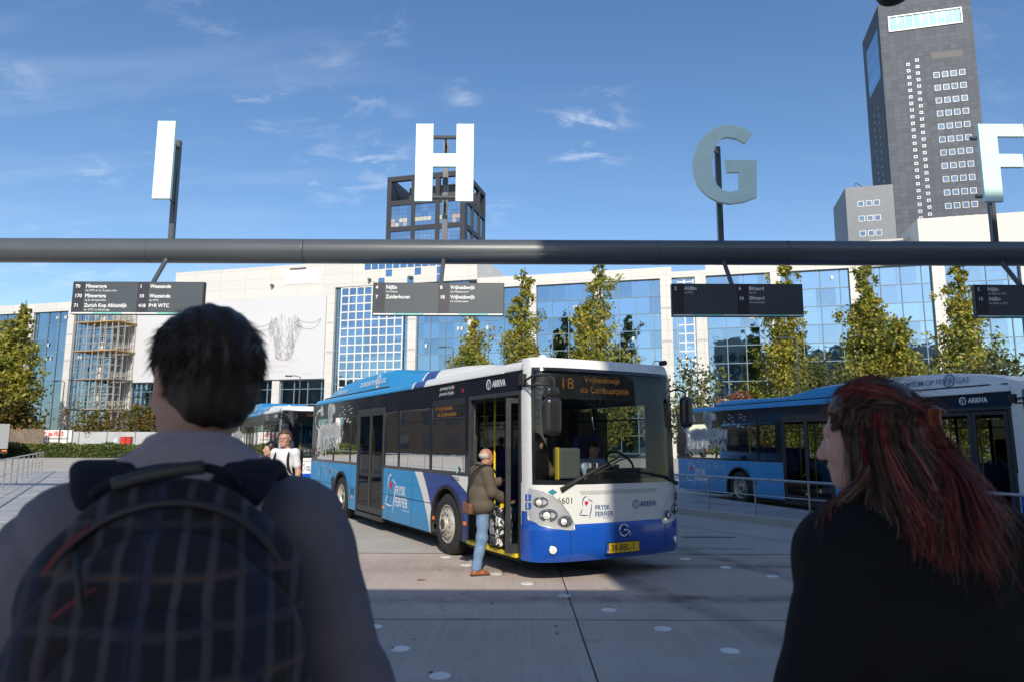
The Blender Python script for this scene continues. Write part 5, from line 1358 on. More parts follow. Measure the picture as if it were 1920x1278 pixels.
# ================================================================ VEGETATION
def leaf_mat(name, cols, rough=.55):
    m, N, L, B = new_mat(name)
    g = N.new('ShaderNodeNewGeometry'); oi = N.new('ShaderNodeObjectInfo')
    nz = nnoise(N, L, .28, 2)
    f = nmath(N, L, 'MULTIPLY_ADD', g.outputs['Random Per Island'], .55, nmath(N, L, 'MULTIPLY_ADD', nz, 1.5, -.52))
    r = N.new('ShaderNodeValToRGB'); L.new(f, r.inputs[0])
    while len(r.color_ramp.elements) < len(cols): r.color_ramp.elements.new(.5)
    for i, c in enumerate(cols): r.color_ramp.elements[i].position = i / (len(cols) - 1); r.color_ramp.elements[i].color = (*c, 1)
    L.new(r.outputs[0], B.inputs['Base Color']); B.inputs['Roughness'].default_value = rough
    tr = N.new('ShaderNodeBsdfTranslucent'); L.new(r.outputs[0], tr.inputs[0]); mx = N.new('ShaderNodeMixShader'); mx.inputs[0].default_value = .3
    L.new(B.outputs[0], mx.inputs[1]); L.new(tr.outputs[0], mx.inputs[2]); L.new(mx.outputs[0], N['Material Output'].inputs[0])
    return m
LM_Y = leaf_mat('autumn_leaves', [(.06, .085, .018), (.15, .18, .028), (.27, .28, .04), (.38, .34, .05), (.40, .27, .05)])
LM_O = leaf_mat('orange_leaves', [(.05, .07, .015), (.12, .12, .02), (.22, .14, .03), (.26, .10, .03)])
LM_G = leaf_mat('olive_leaves', [(.04, .055, .015), (.08, .10, .026), (.14, .16, .045), (.22, .20, .06)])
LM_H = leaf_mat('hedge_leaves', [(.04, .07, .012), (.09, .13, .02), (.16, .19, .035), (.22, .22, .06)])
LM_P = leaf_mat('pink_leaves', [(.14, .07, .04), (.24, .10, .06), (.30, .14, .08)])
BARK = mat('bark', (.12, .095, .07), .9, var=.3, scale=8, bump=.4)
def leaf_quads(C, size, r):
    n = len(C); u = r.normal(size=(n, 3)); u /= np.linalg.norm(u, axis=1)[:, None]; w = np.cross(u, r.normal(size=(n, 3))); w /= np.linalg.norm(w, axis=1)[:, None]
    s = size * r.uniform(.6, 1.3, (n, 1)); a = u * s; b = w * s * .62
    V = np.stack([C - a, C + b, C + a, C - b], 1).reshape(-1, 3)
    return V, np.arange(4 * n).reshape(n, 4)
def leaf_object(name, C, size, r, m, parent, split=None):
    V, Fq = leaf_quads(C, size, r)
    me = bpy.data.meshes.new(name); me.from_pydata(V.tolist(), [], Fq.tolist()); me.materials.append(m)
    o = bpy.data.objects.new(name, me); COL.objects.link(o); o.parent = parent; return o
def tree(name, loc, h, r0, label, seed, m, n=5200, size=.17, crown0=.12, kind='column', group=None, tips=1, m2=None, z2=.35, trunk=.16):
    r = np.random.default_rng(seed); root = empty(name, loc, float(r.uniform(0, 6)), label, 'tree', group)
    tb = MB(); crown = []; w2 = []
    stems = [(0, 0, h)]
    for k in range(tips - 1): a = r.uniform(0, 6.28); stems.append((.34 * r0 * math.cos(a), .34 * r0 * math.sin(a), h * r.uniform(.78, .9)))
    if kind != 'column': stems = [(0, 0, h * .75)]
    for sx, sy, sh in stems:
        pts = []; N_ = 9
        for i in range(N_ + 1):
            t = i / N_; pts.append((sx * min(1, t * 2.2) + r.normal() * .05 * t, sy * min(1, t * 2.2) + r.normal() * .05 * t, sh * t))
        tb.path(pts, [trunk * (1 - .85 * i / N_) + .015 for i in range(N_ + 1)], 8)
        nb = int((34 if kind == 'column' else 26) * sh / h)
        for b in range(nb):
            t = crown0 + (1 - crown0) * ((b + r.uniform(0, 1)) / nb); z0 = sh * t * (.97 if kind == 'column' else 1)
            prof = (1 - t) ** .75 * (1 - .35 * max(0, .25 - t) * 4) + .05 if kind == 'column' else math.sqrt(max(.05, 1 - (2 * (t - crown0) / (1 - crown0) - .85) ** 2 * .75))
            R_ = r0 * prof * r.uniform(.55, 1.15) * (.8 if tips > 1 else 1)
            a = b * 2.4 + r.uniform(-.5, .5); rise = R_ * (r.uniform(1.0, 1.7) if kind == 'column' else r.uniform(.3, .9))
            p0 = Vector((sx * min(1, t * 2.2), sy * min(1, t * 2.2), z0 - rise * .45)); p1 = p0 + Vector((math.cos(a) * R_, math.sin(a) * R_, rise))
            if p1.z > h * 1.0: p1.z = h - .2
            pm = (p0 + p1) / 2 + Vector((math.cos(a), math.sin(a), -.5)) * R_ * .12
            tb.path([p0, pm, p1], [.05 * (1 - t) + .02, .03 * (1 - t) + .012, .008], 5)
            cn = int(n / (nb * len(stems)) * (.4 + R_ / r0 * 1.1))
            tt = r.uniform(.15, 1.08, cn) ** .8
            P = np.array(p0)[None] * (1 - tt)[:, None] + np.array(p1)[None] * tt[:, None]
            sg = (.16 + .24 * R_) * (1 if kind == 'column' else 1.15)
            # leaves gather in clumps on the twigs
            nc = max(2, cn // 22); cc = P[r.integers(0, cn, nc)] + r.normal(size=(nc, 3)) * sg * .9
            P = cc[r.integers(0, nc, cn)] + r.normal(size=(cn, 3)) * sg * .5
            crown.append(P)
    tb.build('trunk', BARK, root, smooth=True)
    C = np.concatenate(crown)
    if m2 is not None:
        k = C[:, 2] + r.normal(size=len(C)) * h * .06 < h * z2
        leaf_object('lower_crown', C[k], size, r, m2, root); C = C[~k]
    leaf_object('crown', C, size, r, m, root)
    return root
def fz(s): return FM @ Vector((s, 0, 0))
def tpos(px, Y): return at(px, 820, Y)
def ztop(py, px, Y): return at(px, py, Y).z
GT = 'columnar autumn trees in front of the hall'
for i, (px, py, Y, r0, n, tips, lab) in enumerate([
    (885, 592, 74, 2.9, 5200, 2, 'short broad yellow green tree under the board of the letter H'),
    (985, 506, 71, 2.9, 5600, 2, 'pointed columnar tree with two tips, between the H and G boards'),
    (1128, 492, 66, 3.1, 6600, 2, 'tallest columnar tree, directly above the roof of the nearest bus'),
    (1490, 492, 60, 3.0, 6200, 2, 'columnar yellowing tree half behind the board under the letter G'),
    (1640, 494, 57, 2.8, 6200, 2, 'full columnar tree above the head of the red haired woman'),
    (1822, 492, 54, 2.6, 5600, 2, 'slim columnar tree beside the board under the letter F'),
    (1425, 735, 62, 1.6, 1200, 1, 'low yellow tree behind the rear of the shaded bus'),
    (1700, 600, 55, 2.0, 3000, 1, 'shorter yellow green tree right of the full columnar one')]):
    p = tpos(px, Y); h = ztop(py, px, Y) + .3
    tree('columnar_tree', (p.x, Y, 0), h, r0 * (1.75 if px < 900 else 1.38), lab, 20 + i, LM_Y, int(n * 2.9), .16, .05, group=GT, tips=tips)
p = tpos(22, 84); tree('columnar_tree', (p.x, 84, 0), ztop(563, 22, 84), 4.3, 'large tree at the left edge, green above and rusty orange below', 41, LM_Y, 17000, .24, .05, tips=3, m2=LM_O, z2=.33, trunk=.25)
p = tpos(-40, 84); tree('columnar_tree', (p.x, 86, 0), 17, 3.4, 'second green tree, mostly outside the left edge', 42, LM_Y, 5000, .24, .05, tips=2)
for k, (px, py, Y, r0, n, m, lab, kk) in enumerate([
    (1300, 640, 33, 1.75, 1700, LM_G, 'sparse olive tree just right of the nearest bus', 0),
    (1545, 628, 38, 2.0, 3000, LM_G, 'dense olive green tree behind the head of the woman', 0),
    (1880, 608, 27, 1.9, 2600, LM_G, 'dark leafy tree at the right edge above the white bus roof', 0),
    (1385, 700, 60, 1.6, 1200, LM_P, 'small pinkish shrub tree left of the shaded bus roof', 0),
    (1612, 668, 50, 1.3, 1200, LM_O, 'small rusty red tree between the yellow trees', 0),
    (172, 752, 82, 2.2, 1400, LM_O, 'small thin autumn tree in front of the scaffolding', 0),
    (262, 738, 84, 2.4, 1900, LM_O, 'rounded autumn tree right of the scaffolding', 0)]):
    p = tpos(px, Y); tree('small_tree', (p.x, Y, 0), ztop(py, px, Y) * 1.02, r0, lab, 60 + k, m, n, .10 if Y < 40 else .18, .34, kind='round', trunk=.07 if Y < 40 else .1)
# hedge
hg = empty('hedge', (0, 0, 0), 0, 'long clipped green hedge across the far side of the bus lanes', 'hedge')
x0, x1 = -75.0, 4.0; yh = 73.5; n = 26000
C = np.stack([rng.uniform(x0, x1, n), yh + rng.uniform(-1.0, 1.0, n), 1.42 - np.abs(rng.normal(0, .28, n))], 1)
C[:, 2] += .10 * np.sin(C[:, 0] * 1.3) + .08 * np.sin(C[:, 0] * 3.1); side = rng.random(n) < .5; C[side, 1] = yh - 1.0 + np.abs(rng.normal(0, .1, side.sum())); C[side, 2] = rng.uniform(.05, 1.4, side.sum())
leaf_object('leaves', C, .11, rng, LM_H, hg)
MB().box(x0, x1, yh - .8, yh + .8, 0, 1.15).build('core', mat('hedge_core', (.03, .04, .015), .9, var=.3), hg)

# ================================================================ BUILDING SITE AND STREET FURNITURE
HOARD = mat('site_hoarding_grey', (.42, .44, .46), .6, var=.15, scale=.7)
fn = empty('site_fence', (0, 0, 0), 0, 'grey site fence behind the hedge in front of the scaffolding', 'fence')
for i in range(14):
    x = -62 + i * 3.2
    MB().box(x, x + 3.1, 79.95, 80.0, .2, 2.75).build('fence_panel', HOARD, fn)
    MB().tube((x + 3.15, 79.97, 0), (x + 3.15, 79.97, 2.9), .05).build('post', STEEL, fn)
wf = empty('wooden_fence', (0, 0, 0), 0, 'weathered wooden plank fence at the left behind the hedge', 'fence')
WOOD = mat('weathered_planks', (.20, .16, .12), .9, var=.4, scale=3)
p = at(45, 800, 78.5)
for i in range(16): MB().box(p.x - 2.0 + i * .27, p.x - 2.0 + i * .27 + .24, 78.5, 78.54, .2, 2.95 + .06 * ((i * 7) % 3)).build('plank', WOOD, wf)
bn_ = empty('contractor_banner', (0, 0, 0), 0, 'white banner with red contractor name on the site fence', 'banner')
a_, b__ = at(80, 806, 79.7), at(133, 832, 79.7)
MB().box(a_.x, b__.x, 79.7, 79.74, 1.25, a_.z + .05).build('cloth', mat('banner_white', (.72, .71, .69), .6, var=.04), bn_)
t1 = MB().text('P. de VRIES', .72, lambda u, v: (a_.x + .18 + u, 79.69, a_.z - .62 + v), bold=.03, sx=.66); t1.build('name_lettering', RED, bn_)
t2 = MB().text('BOUWONDERNEMING BV', .26, lambda u, v: (a_.x + .18 + u, 79.69, a_.z - 1.0 + v), bold=.02, sx=.9); t2.text('058 - 266 19 19', .24, lambda u, v: (a_.x + .25 + u, 79.69, a_.z - 1.42 + v), bold=.02); t2.build('lettering', INK, bn_)
# scaffolding
sc_ = empty('scaffolding', (0, 0, 0), 0, 'tall steel scaffolding with orange decks around the stair core', 'scaffolding'); sc_.matrix_world = FM
SCM = mat('galvanised_tube', (.50, .50, .49), .4, metal=.5, var=.15)
xs_ = [3.9, 5.6, 6.8, 7.8, 8.8, 9.8, 10.8]
for yy in (-3.4, -2.2, -.4):
    st_ = MB()
    for x in xs_: st_.tube((x, yy, 0), (x, yy, 20.3), .06, n=6)
    for j in range(20):
        st_.tube((3.9, yy, 1 + j), (10.8, yy, 1 + j), .045, n=6)
    for j in range(9): st_.tube((3.9, yy, 2.2 * j), (6.8, yy, 2.2 * (j + 1)), .045, n=6)
    st_.build('scaffold_bay', SCM, sc_)
lad = MB()
for k in range(46): lad.tube((7.6, -3.0, .4 + k * .42), (8.1, -3.0, .4 + k * .42), .03, n=5)
lad.tube((7.6, -3, 0), (7.6, -3, 20), .04); lad.tube((8.1, -3, 0), (8.1, -3, 20), .04); lad.build('ladder', SCM, sc_)
DECK = mat('orange_deck', (.42, .27, .10), .7, var=.3, scale=1.5); DECKG = mat('grey_deck', (.30, .27, .23), .8, var=.3)
for z, m_ in ((18.0, DECK), (14.0, DECK), (10.1, DECKG), (6.0, DECKG), (2.4, DECKG)): MB().box(3.4, 11.0, -3.6, -.2, z - .14, z).build('deck', m_, sc_)
for j in range(5): MB().box(6.4, 7.5, -2.1, -2.0, 3 + j * 3.6, 4.6 + j * 3.6).build('white_sheet', mat('white_sheeting', (.62, .62, .6), .7, var=.1), sc_)
# site clutter
for k, (px, c, lab) in enumerate([(233, (.55, .05, .03), 'red site container behind the hedge, left one of the pair'), (243, (.50, .04, .03), 'red site container behind the hedge, right one of the pair')]):
    q_ = at(px, 815, 77.5); e_ = empty('waste_container', (q_.x, 77.5, 0), 0, lab, 'container', 'red containers on the building site')
    m_ = mat('container_red', c, .5, var=.2); MB().box(-.26, .26, -.3, .3, .9, 2.1).build('body', m_, e_, bevel=.04); MB().box(-.28, .28, -.33, .33, 2.1, 2.2).build('lid', m_, e_, bevel=.02)
    for s_ in (-.2, .2): MB().box(s_ - .04, s_ + .04, -.28, .28, 0, .9).build('leg', STEEL, e_)
q_ = at(219, 815, 77.5); e_ = empty('mixer_drum', (q_.x, 77.5, 0), 0, 'pale grey mixing drum beside the red containers', 'mixer')
MB().lathe([(.9, .1), (1.1, .42), (1.6, .48), (2.0, .3), (2.1, .22)], 16, 'Z').build('drum', mat('mixer_grey', (.45, .5, .52), .5, var=.1), e_, smooth=True); MB().tube((-.3, 0, 0), (-.1, 0, 1), .05).tube((.3, 0, 0), (.1, 0, 1), .05).build('frame', STEEL, e_)
def lamp(px, py, Y, lab, arm=1):
    p = at(px, py, Y); e_ = empty('street_lamp', (p.x, Y, 0), 0, lab, 'street lamp')
    MB().tube((0, 0, 0), (0, 0, p.z - .1), .09, .05, 12).build('pole', PIPEM, e_, sharp=40)
    MB().path([(0, 0, p.z - .3), (0, 0, p.z), (-.5 * arm, 0, p.z + .12), (-.9 * arm, 0, p.z + .1)], .04, 8).build('arm', PIPEM, e_)
    MB().box(-1.3 * arm if arm > 0 else .7, -.7 * arm if arm > 0 else 1.3, -.12, .12, p.z + .02, p.z + .14).build('lamp_head', DARKF, e_, bevel=.04)
lamp(121, 715, 78, 'slim street lamp in front of the leftmost white column'); lamp(563, 706, 60, 'slim street lamp below the ox banner')
lamp(1493, 636, 45, 'dark street lamp among the yellow trees at the right', 1); lamp(850, 652, 62, 'street lamp head in the tree left of the bus roof', 1)
# truck at the very left edge
tk = empty('box_truck', (at(12, 840, 66).x - 1.35, 66, 0), R(37), 'grey box truck cut off by the left edge beyond the hedge', 'truck')
MB().box(-1.2, 1.2, 0, 6, .95, 3.3).build('cargo_box', mat('truck_grey', (.30, .31, .32), .5, var=.08), tk, bevel=.04)
MB().box(-1.15, 1.15, 6.2, 8.1, .7, 2.7).build('cab', mat('truck_cab', (.5, .5, .5), .4, var=.05), tk, bevel=.15)
MB().box(-1.15, 1.15, .1, 8, .55, .9).build('chassis', BLACKM, tk); MB().box(-1.2, 1.2, -.08, 0, .5, .7).build('bumper', BLACKM, tk)
for s_ in (-.95, .95): MB().box(s_ - .2, s_ + .2, -.12, -.05, .72, .86).build('tail_light', ORANGE, tk); 
for s_ in (-1.0, 1.0):
    for y_ in (1.4, 6.9): MB().tube((s_ - .15, y_, .48), (s_ + .15, y_, .48), .48, n=24).build('wheel', TYRE, tk, sharp=40)
# ================================================================ PEOPLE
SKIN = mat('skin', (.48, .27, .20), .5, var=.10, scale=14)
SKIND = mat('tanned_skin', (.46, .22, .15), .45, var=.12, scale=14)
EYEW = mat('eye_white', (.7, .7, .68), .2, var=0); EYED = mat('iris_dark', (.03, .02, .015), .2, var=0)
def cloth(name, col, rough=.85, var=.15, scale=9, bump=.25, bs=160):
    m, N, L, B = new_mat(name)
    nz = nnoise(N, L, scale, 5); wv = nnoise(N, L, bs, 2)
    L.new(nmix(N, L, nmath(N, L, 'MULTIPLY_ADD', wv, .4, nmath(N, L, 'MULTIPLY', nz, .7)), tuple(c * (1 - var) for c in col), tuple(c * (1 + var) for c in col)), B.inputs['Base Color'])
    B.inputs['Roughness'].default_value = rough; B.inputs['Specular IOR Level'].default_value = .25
    nbump(N, L, B, wv, bump, .002); return m
def V3(*a): return np.array(a, float)
JD = dict(pel=(0, 0, .95), bel=(0, .005, 1.09), che=(0, 0, 1.28), nek=(0, -.02, 1.47), hed=(0, .02, 1.615),
          shR=(.175, -.005, 1.405), elR=(.225, -.03, 1.13), wrR=(.235, .05, .89), shL=(-.175, -.005, 1.405), elL=(-.225, -.03, 1.13), wrL=(-.235, .05, .89),
          hiR=(.09, 0, .90), knR=(.10, .02, .49), anR=(.105, -.02, .085), hiL=(-.09, 0, .90), knL=(-.10, .02, .49), anL=(-.105, -.02, .085), toR=(0, .13, 0), toL=(0, .13, 0))
def joints(H=1.75, **kw):
    j = {k: V3(*v) for k, v in JD.items()}
    for k, v in kw.items(): j[k] = V3(*v)
    return {k: v * (H / 1.75) for k, v in j.items()}
def hand_prims(w, d, side, s=1.0, curl=.5):
    d = d / np.linalg.norm(d); side = side - d * side.dot(d); side /= np.linalg.norm(side); up_ = np.cross(side, d)   # fingers curl toward -up_
    P = [cap(w, w + d * .03 * s, .024 * s, .026 * s)]
    for o in (-.024, -.008, .008, .024): P.append(cap(w + d * .025 * s + side * o * .6 * s, w + d * .085 * s + side * o * s, .015 * s, .0115 * s, .012))
    for o, L_ in ((-.028, .062), (-.0095, .074), (.0095, .078), (.028, .070)):
        b = w + d * .085 * s + side * o * s; c1 = curl; a1 = b + (d * math.cos(c1 * .8) - up_ * math.sin(c1 * .8)) * L_ * .48 * s
        a2 = a1 + (d * math.cos(c1 * 1.9) - up_ * math.sin(c1 * 1.9)) * L_ * .52 * s
        P += [cap(b, a1, .0098 * s, .009 * s, .004), cap(a1, a2, .009 * s, .0075 * s, .004)]
    b = w + d * .03 * s + side * .026 * s; t1 = b + (d * .6 + side * .7 - up_ * .35 * curl) * .036 * s; t2 = t1 + (d * .9 + side * .25 - up_ * .5 * curl) * .03 * s
    P += [cap(b, t1, .0125 * s, .0105 * s, .006), cap(t1, t2, .0105 * s, .0085 * s, .004)]
    return P
def head_T(j, yaw, pitch, roll=0.0): return Matrix.Translation(Vector(j['hed'])) @ Euler((pitch, roll, yaw), 'XYZ').to_matrix().to_4x4()
def hp_(T, s, *p): q = T @ (Vector(p) * s); return (q.x, q.y, q.z)
def head_prims(j, yaw, pitch, s=1.0):
    T = head_T(j, yaw, pitch); e = T.to_euler(); e = (e.x, e.y, e.z)
    E_ = lambda c, r, k=.02: ell(hp_(T, s, *c), tuple(x * s for x in r), e, k * s)
    C_ = lambda a, b, ra, rb, k=.01: cap(hp_(T, s, *a), hp_(T, s, *b), ra * s, rb * s, k * s)
    P = [E_((0, -.012, .03), (.078, .097, .088)), E_((0, .03, -.03), (.062, .068, .08), .03), E_((0, .062, -.088), (.034, .034, .028), .03),
         C_((.052, .0, -.065), (.02, .06, -.098), .016, .016, .03), C_((-.052, .0, -.065), (-.02, .06, -.098), .016, .016, .03),
         C_((0, .090, .012), (0, .116, -.030), .009, .0135, .012), E_((.012, .104, -.034), (.009, .010, .008), .006), E_((-.012, .104, -.034), (.009, .010, .008), .006),
         C_((.045, .076, .022), (.012, .090, .022), .010, .010, .012), C_((-.045, .076, .022), (-.012, .090, .022), .010, .010, .012),
         E_((.040, .062, -.03), (.022, .024, .022), .02), E_((-.040, .062, -.03), (.022, .024, .022), .02)]
    P += [cut(E_((.031, .101, .002), (.016, .014, .012), .008)), cut(E_((-.031, .101, .002), (.016, .014, .012), .008))]
    P += [E_((0, .095, -.058), (.025, .010, .006), .006), E_((0, .092, -.070), (.021, .010, .006), .006), cut(E_((0, .106, -.0645), (.022, .009, .0016), .004))]
    for s_ in (-1, 1):
        P += [E_((s_ * .079, -.010, -.002), (.009, .019, .030), .006), E_((s_ * .082, -.016, .014), (.010, .014, .014), .006), cut(E_((s_ * .089, -.006, .0), (.006, .009, .016), .004))]
    return P, T
def body_prims(j, yaw, pitch, s, hands=True, curlR=.6, curlL=.5, g=1.0, hs=None):
    P, T = head_prims(j, yaw, pitch, hs or s)
    q = lambda k: j[k]
    P += [cap(q('nek') - V3(0, 0, .03), q('hed') + V3(0, -.012, -.06), .056 * s, .052 * s, .03)]
    P += [ell(q('pel'), (.165 * g, .115, .12)), ell(q('bel'), (.145 * g, .10, .15)), ell(q('che'), (.165 * g, .112, .19)), cap(q('shR'), q('shL'), .06 * s, .06 * s, .05)]
    for S in 'RL':
        P += [cap(q('sh' + S), q('el' + S), .050 * s, .040 * s), cap(q('el' + S), q('wr' + S), .040 * s, .027 * s), cap(q('hi' + S), q('kn' + S), .083 * s, .056 * s), cap(q('kn' + S), q('an' + S), .055 * s, .036 * s, .03)]
        if hands:
            d = q('wr' + S) - q('el' + S); sd_ = V3(0, 1, 0) if abs(d[1]) < abs(d[2]) else V3(-1 if S == 'R' else 1, 0, .2)
            P += hand_prims(q('wr' + S), d, sd_, s, curlR if S == 'R' else curlL)
    return P, T
def folds(amp, seed=0.0, f=14.0):
    def d(x, y, z):
        a = np.sin(f * (z + .35 * x) + 2.1 * np.sin(5 * x + seed) + 1.3 * np.sin(7 * y + seed * 2)); b = np.sin(f * 1.9 * (z * .7 - x * .8 + y * .5) + 3 * np.sin(4 * z + seed)); c = np.sin(f * .5 * (x + y) + seed + 2 * np.sin(6 * z))
        return amp * (a * .5 + b * .3 + c * .3)
    return d
def torso_prims(j, t, g=1.0, hem=.86, sleeve=1.0, s=1.0, loose=.0):
    q = lambda k: j[k]
    P = [ell(q('che'), (.165 * g + t, .112 + t, .20 + t * .4)), ell(q('bel') + V3(0, .0, -.02), (.150 * g + t + loose, .105 + t + loose, .19)), cap(q('shR'), q('shL'), .06 * s + t * .6, .06 * s + t * .6, .05), cap(q('che') + V3(0, 0, .1), q('nek') + V3(0, .0, -.015), .10, .062, .04)]
    if hem < j['pel'][2] + .05: P += [ell(q('pel') + V3(0, 0, -.02), (.165 * g + t + loose, .118 + t + loose, .15))]
    for S in 'RL':
        e = q('el' + S); w = q('wr' + S)
        if sleeve >= 1: P += [cap(q('sh' + S), e, .052 * s + t, .044 * s + t), cap(e, w - (w - e) * .05, .044 * s + t, .034 * s + t)]
        else: P += [cap(q('sh' + S), q('sh' + S) + (e - q('sh' + S)) * sleeve, .054 * s + t, .050 * s + t)]
    return P
def leg_prims(j, t, s=1.0):
    P = [ell(j['pel'] + V3(0, 0, -.02), (.160 + t, .115 + t, .13), k=.05)]
    for S in 'RL': P += [cap(j['hi' + S], j['kn' + S], .083 * s + t, .060 * s + t), cap(j['kn' + S], j['an' + S] + V3(0, 0, .0), .060 * s + t, .047 * s + t, .03)]
    return P
def shoes(root, j, m, ms, vox=.012):
    for S in 'RL':
        a = j['an' + S]; d = j['to' + S]; d = d / np.linalg.norm(d) * .13
        z = a[2] - .085
        P = [cap(a + V3(0, 0, -.045) - d * .25, a + V3(0, 0, -.05) + d * .7, .043, .040), cap(a + V3(0, 0, -.052) + d * .7, a + V3(0, 0, -.058) + d * 1.15, .043, .034), cap(a + V3(0, 0, -.03), a + V3(0, 0, .01), .045, .045)]
        sh = sdf_mesh('shoe', P, vox, .02, m, root, clipz=z + .012)
        sdf_mesh('sole', [rbox(a + V3(0, 0, -.078) + d * .42, (.044, .135, .012), .011, (0, 0, math.atan2(-d[0], d[1])))], vox * .6, .005, ms, sh)
def eyes(root, T, s):
    for s_ in (-1, 1):
        c = Vector(hp_(T, s, s_ * .031, .0765, .001)); f = (T.to_3x3() @ Vector((s_ * .1, 1, 0))).normalized()
        mb = MB().lathe([(-.0119, .001), (-.009, .008), (0, .012), (.009, .008), (.0119, .001)], 16, 'Z', mi=0); M_ = Matrix.Translation(c) @ f.to_track_quat('Z', 'Y').to_matrix().to_4x4()
        mb.lathe([(.0105, .0062), (.0122, .004), (.0126, .0005)], 14, 'Z', mi=1); mb.v = [tuple(M_ @ (Vector(v) * s)) for v in mb.v]
        mb.build('eye', [EYEW, EYED], root, smooth=True)
def skull_pt(T, s, az, el, r=1.0):
    # az 0 = forward, positive to the person's left; el up; on the hair surface
    x = -.082 * math.sin(az) * math.cos(el) * r; y = .101 * math.cos(az) * math.cos(el) * r - .012; z = .092 * math.sin(el) * r + .03
    return Vector(hp_(T, s, x, y, z))
def ribbons(name, paths, width, mats, parent, midx):
    vs = []; fs = []; mi = []
    for p, w, k in zip(paths, width, midx):
        n = len(p); b = len(vs)
        nrm = Vector((random.gauss(0, 1), random.gauss(0, 1), random.gauss(0, 1)))
        for i in range(n):
            t = (p[min(i + 1, n - 1)] - p[max(i - 1, 0)]); sd_ = t.cross(nrm)
            sd_ = sd_.normalized() if sd_.length > 1e-8 else Vector((1, 0, 0))
            ww = w * (1 - .75 * (i / (n - 1)) ** 2) / 2
            vs.append(tuple(p[i] - sd_ * ww)); vs.append(tuple(p[i] + sd_ * ww))
        for i in range(n - 1): fs.append((b + 2 * i, b + 2 * i + 1, b + 2 * i + 3, b + 2 * i + 2)); mi.append(k)
    me = bpy.data.meshes.new(name); me.from_pydata(vs, [], fs)
    for m in mats: me.materials.append(m)
    me.polygons.foreach_set('material_index', mi); me.polygons.foreach_set('use_smooth', [True] * len(fs))
    o = bpy.data.objects.new(name, me); COL.objects.link(o); o.parent = parent; return o
def hairmat(name, col, r=.38):
    m, N, L, B = new_mat(name); g = N.new('ShaderNodeNewGeometry')
    L.new(nmix(N, L, g.outputs['Random Per Island'], tuple(c * .72 for c in col), tuple(c * 1.28 for c in col)), B.inputs['Base Color']); B.inputs['Roughness'].default_value = r; B.inputs['Specular IOR Level'].default_value = .45
    return m
def short_hair(root, T, s, m, el_back=-.55, fringe=.35, thick=.014, length=.035, n=900, vox=.006, top=.02, w=.0025, seed=1, noise=.004):
    # cap with an uneven surface plus loose strands
    e = T.to_euler(); e = (e.x, e.y, e.z)
    P = [ell(hp_(T, s, 0, -.014, .034), ((.080 + thick) * s, (.100 + thick) * s, (.090 + top) * s), e, .01)]
    P += [ell(hp_(T, s, 0, -.055, -.035), ((.066 + thick * .7) * s, (.052 + thick * .6) * s, .060 * s), e, .02)]
    P += [cut(rbox(hp_(T, s, 0, .100, -.050), (.12 * s, .095 * s, .115 * s), .02 * s, e, .012)), cut(rbox(hp_(T, s, 0, -.02, -.155), (.13 * s, .13 * s, .06 * s), .01, e, .012))]
    for s_ in (-1, 1): P += [cut(ell(hp_(T, s, s_ * .098, .0, -.02), (.03 * s, .026 * s, .042 * s), e, .008))]
    f = 90
    h = sdf_mesh('hair', P, vox, .012, m, root, disp=lambda x, y, z: noise * (np.sin(f * x + 3 * np.sin(30 * z)) * np.sin(f * .8 * z + 2 * np.sin(40 * y)) + .6 * np.sin(f * 1.7 * y + 20 * x)))
    rr_ = random.Random(seed); paths = []
    while len(paths) < n:
        az = rr_.uniform(-math.pi, math.pi); el = math.asin(rr_.uniform(-.75, 1))
        if abs(az) < 1.25 and el < fringe: continue
        if abs(az) < 1.8 and el < .1: continue
        if el < el_back: continue
        p = skull_pt(T, s, az, el, 1 + thick * 7); q = skull_pt(T, s, az + rr_.gauss(0, .1), el - .15 + rr_.gauss(0, .12), 1 + thick * 7)
        o_ = (p - Vector(hp_(T, s, 0, -.012, .03))).normalized(); d = (q - p).normalized() * .75 + o_ * rr_.uniform(.25, .7) + Vector((0, 0, -.15))
        L_ = length * rr_.uniform(.6, 1.3) * s; paths.append([p, p + d * L_ * .5, p + d * L_ + Vector((0, 0, -.25)) * L_])
    ribbons('loose_hair', paths, [w * s] * n, [m], h, [0] * n)
    return h
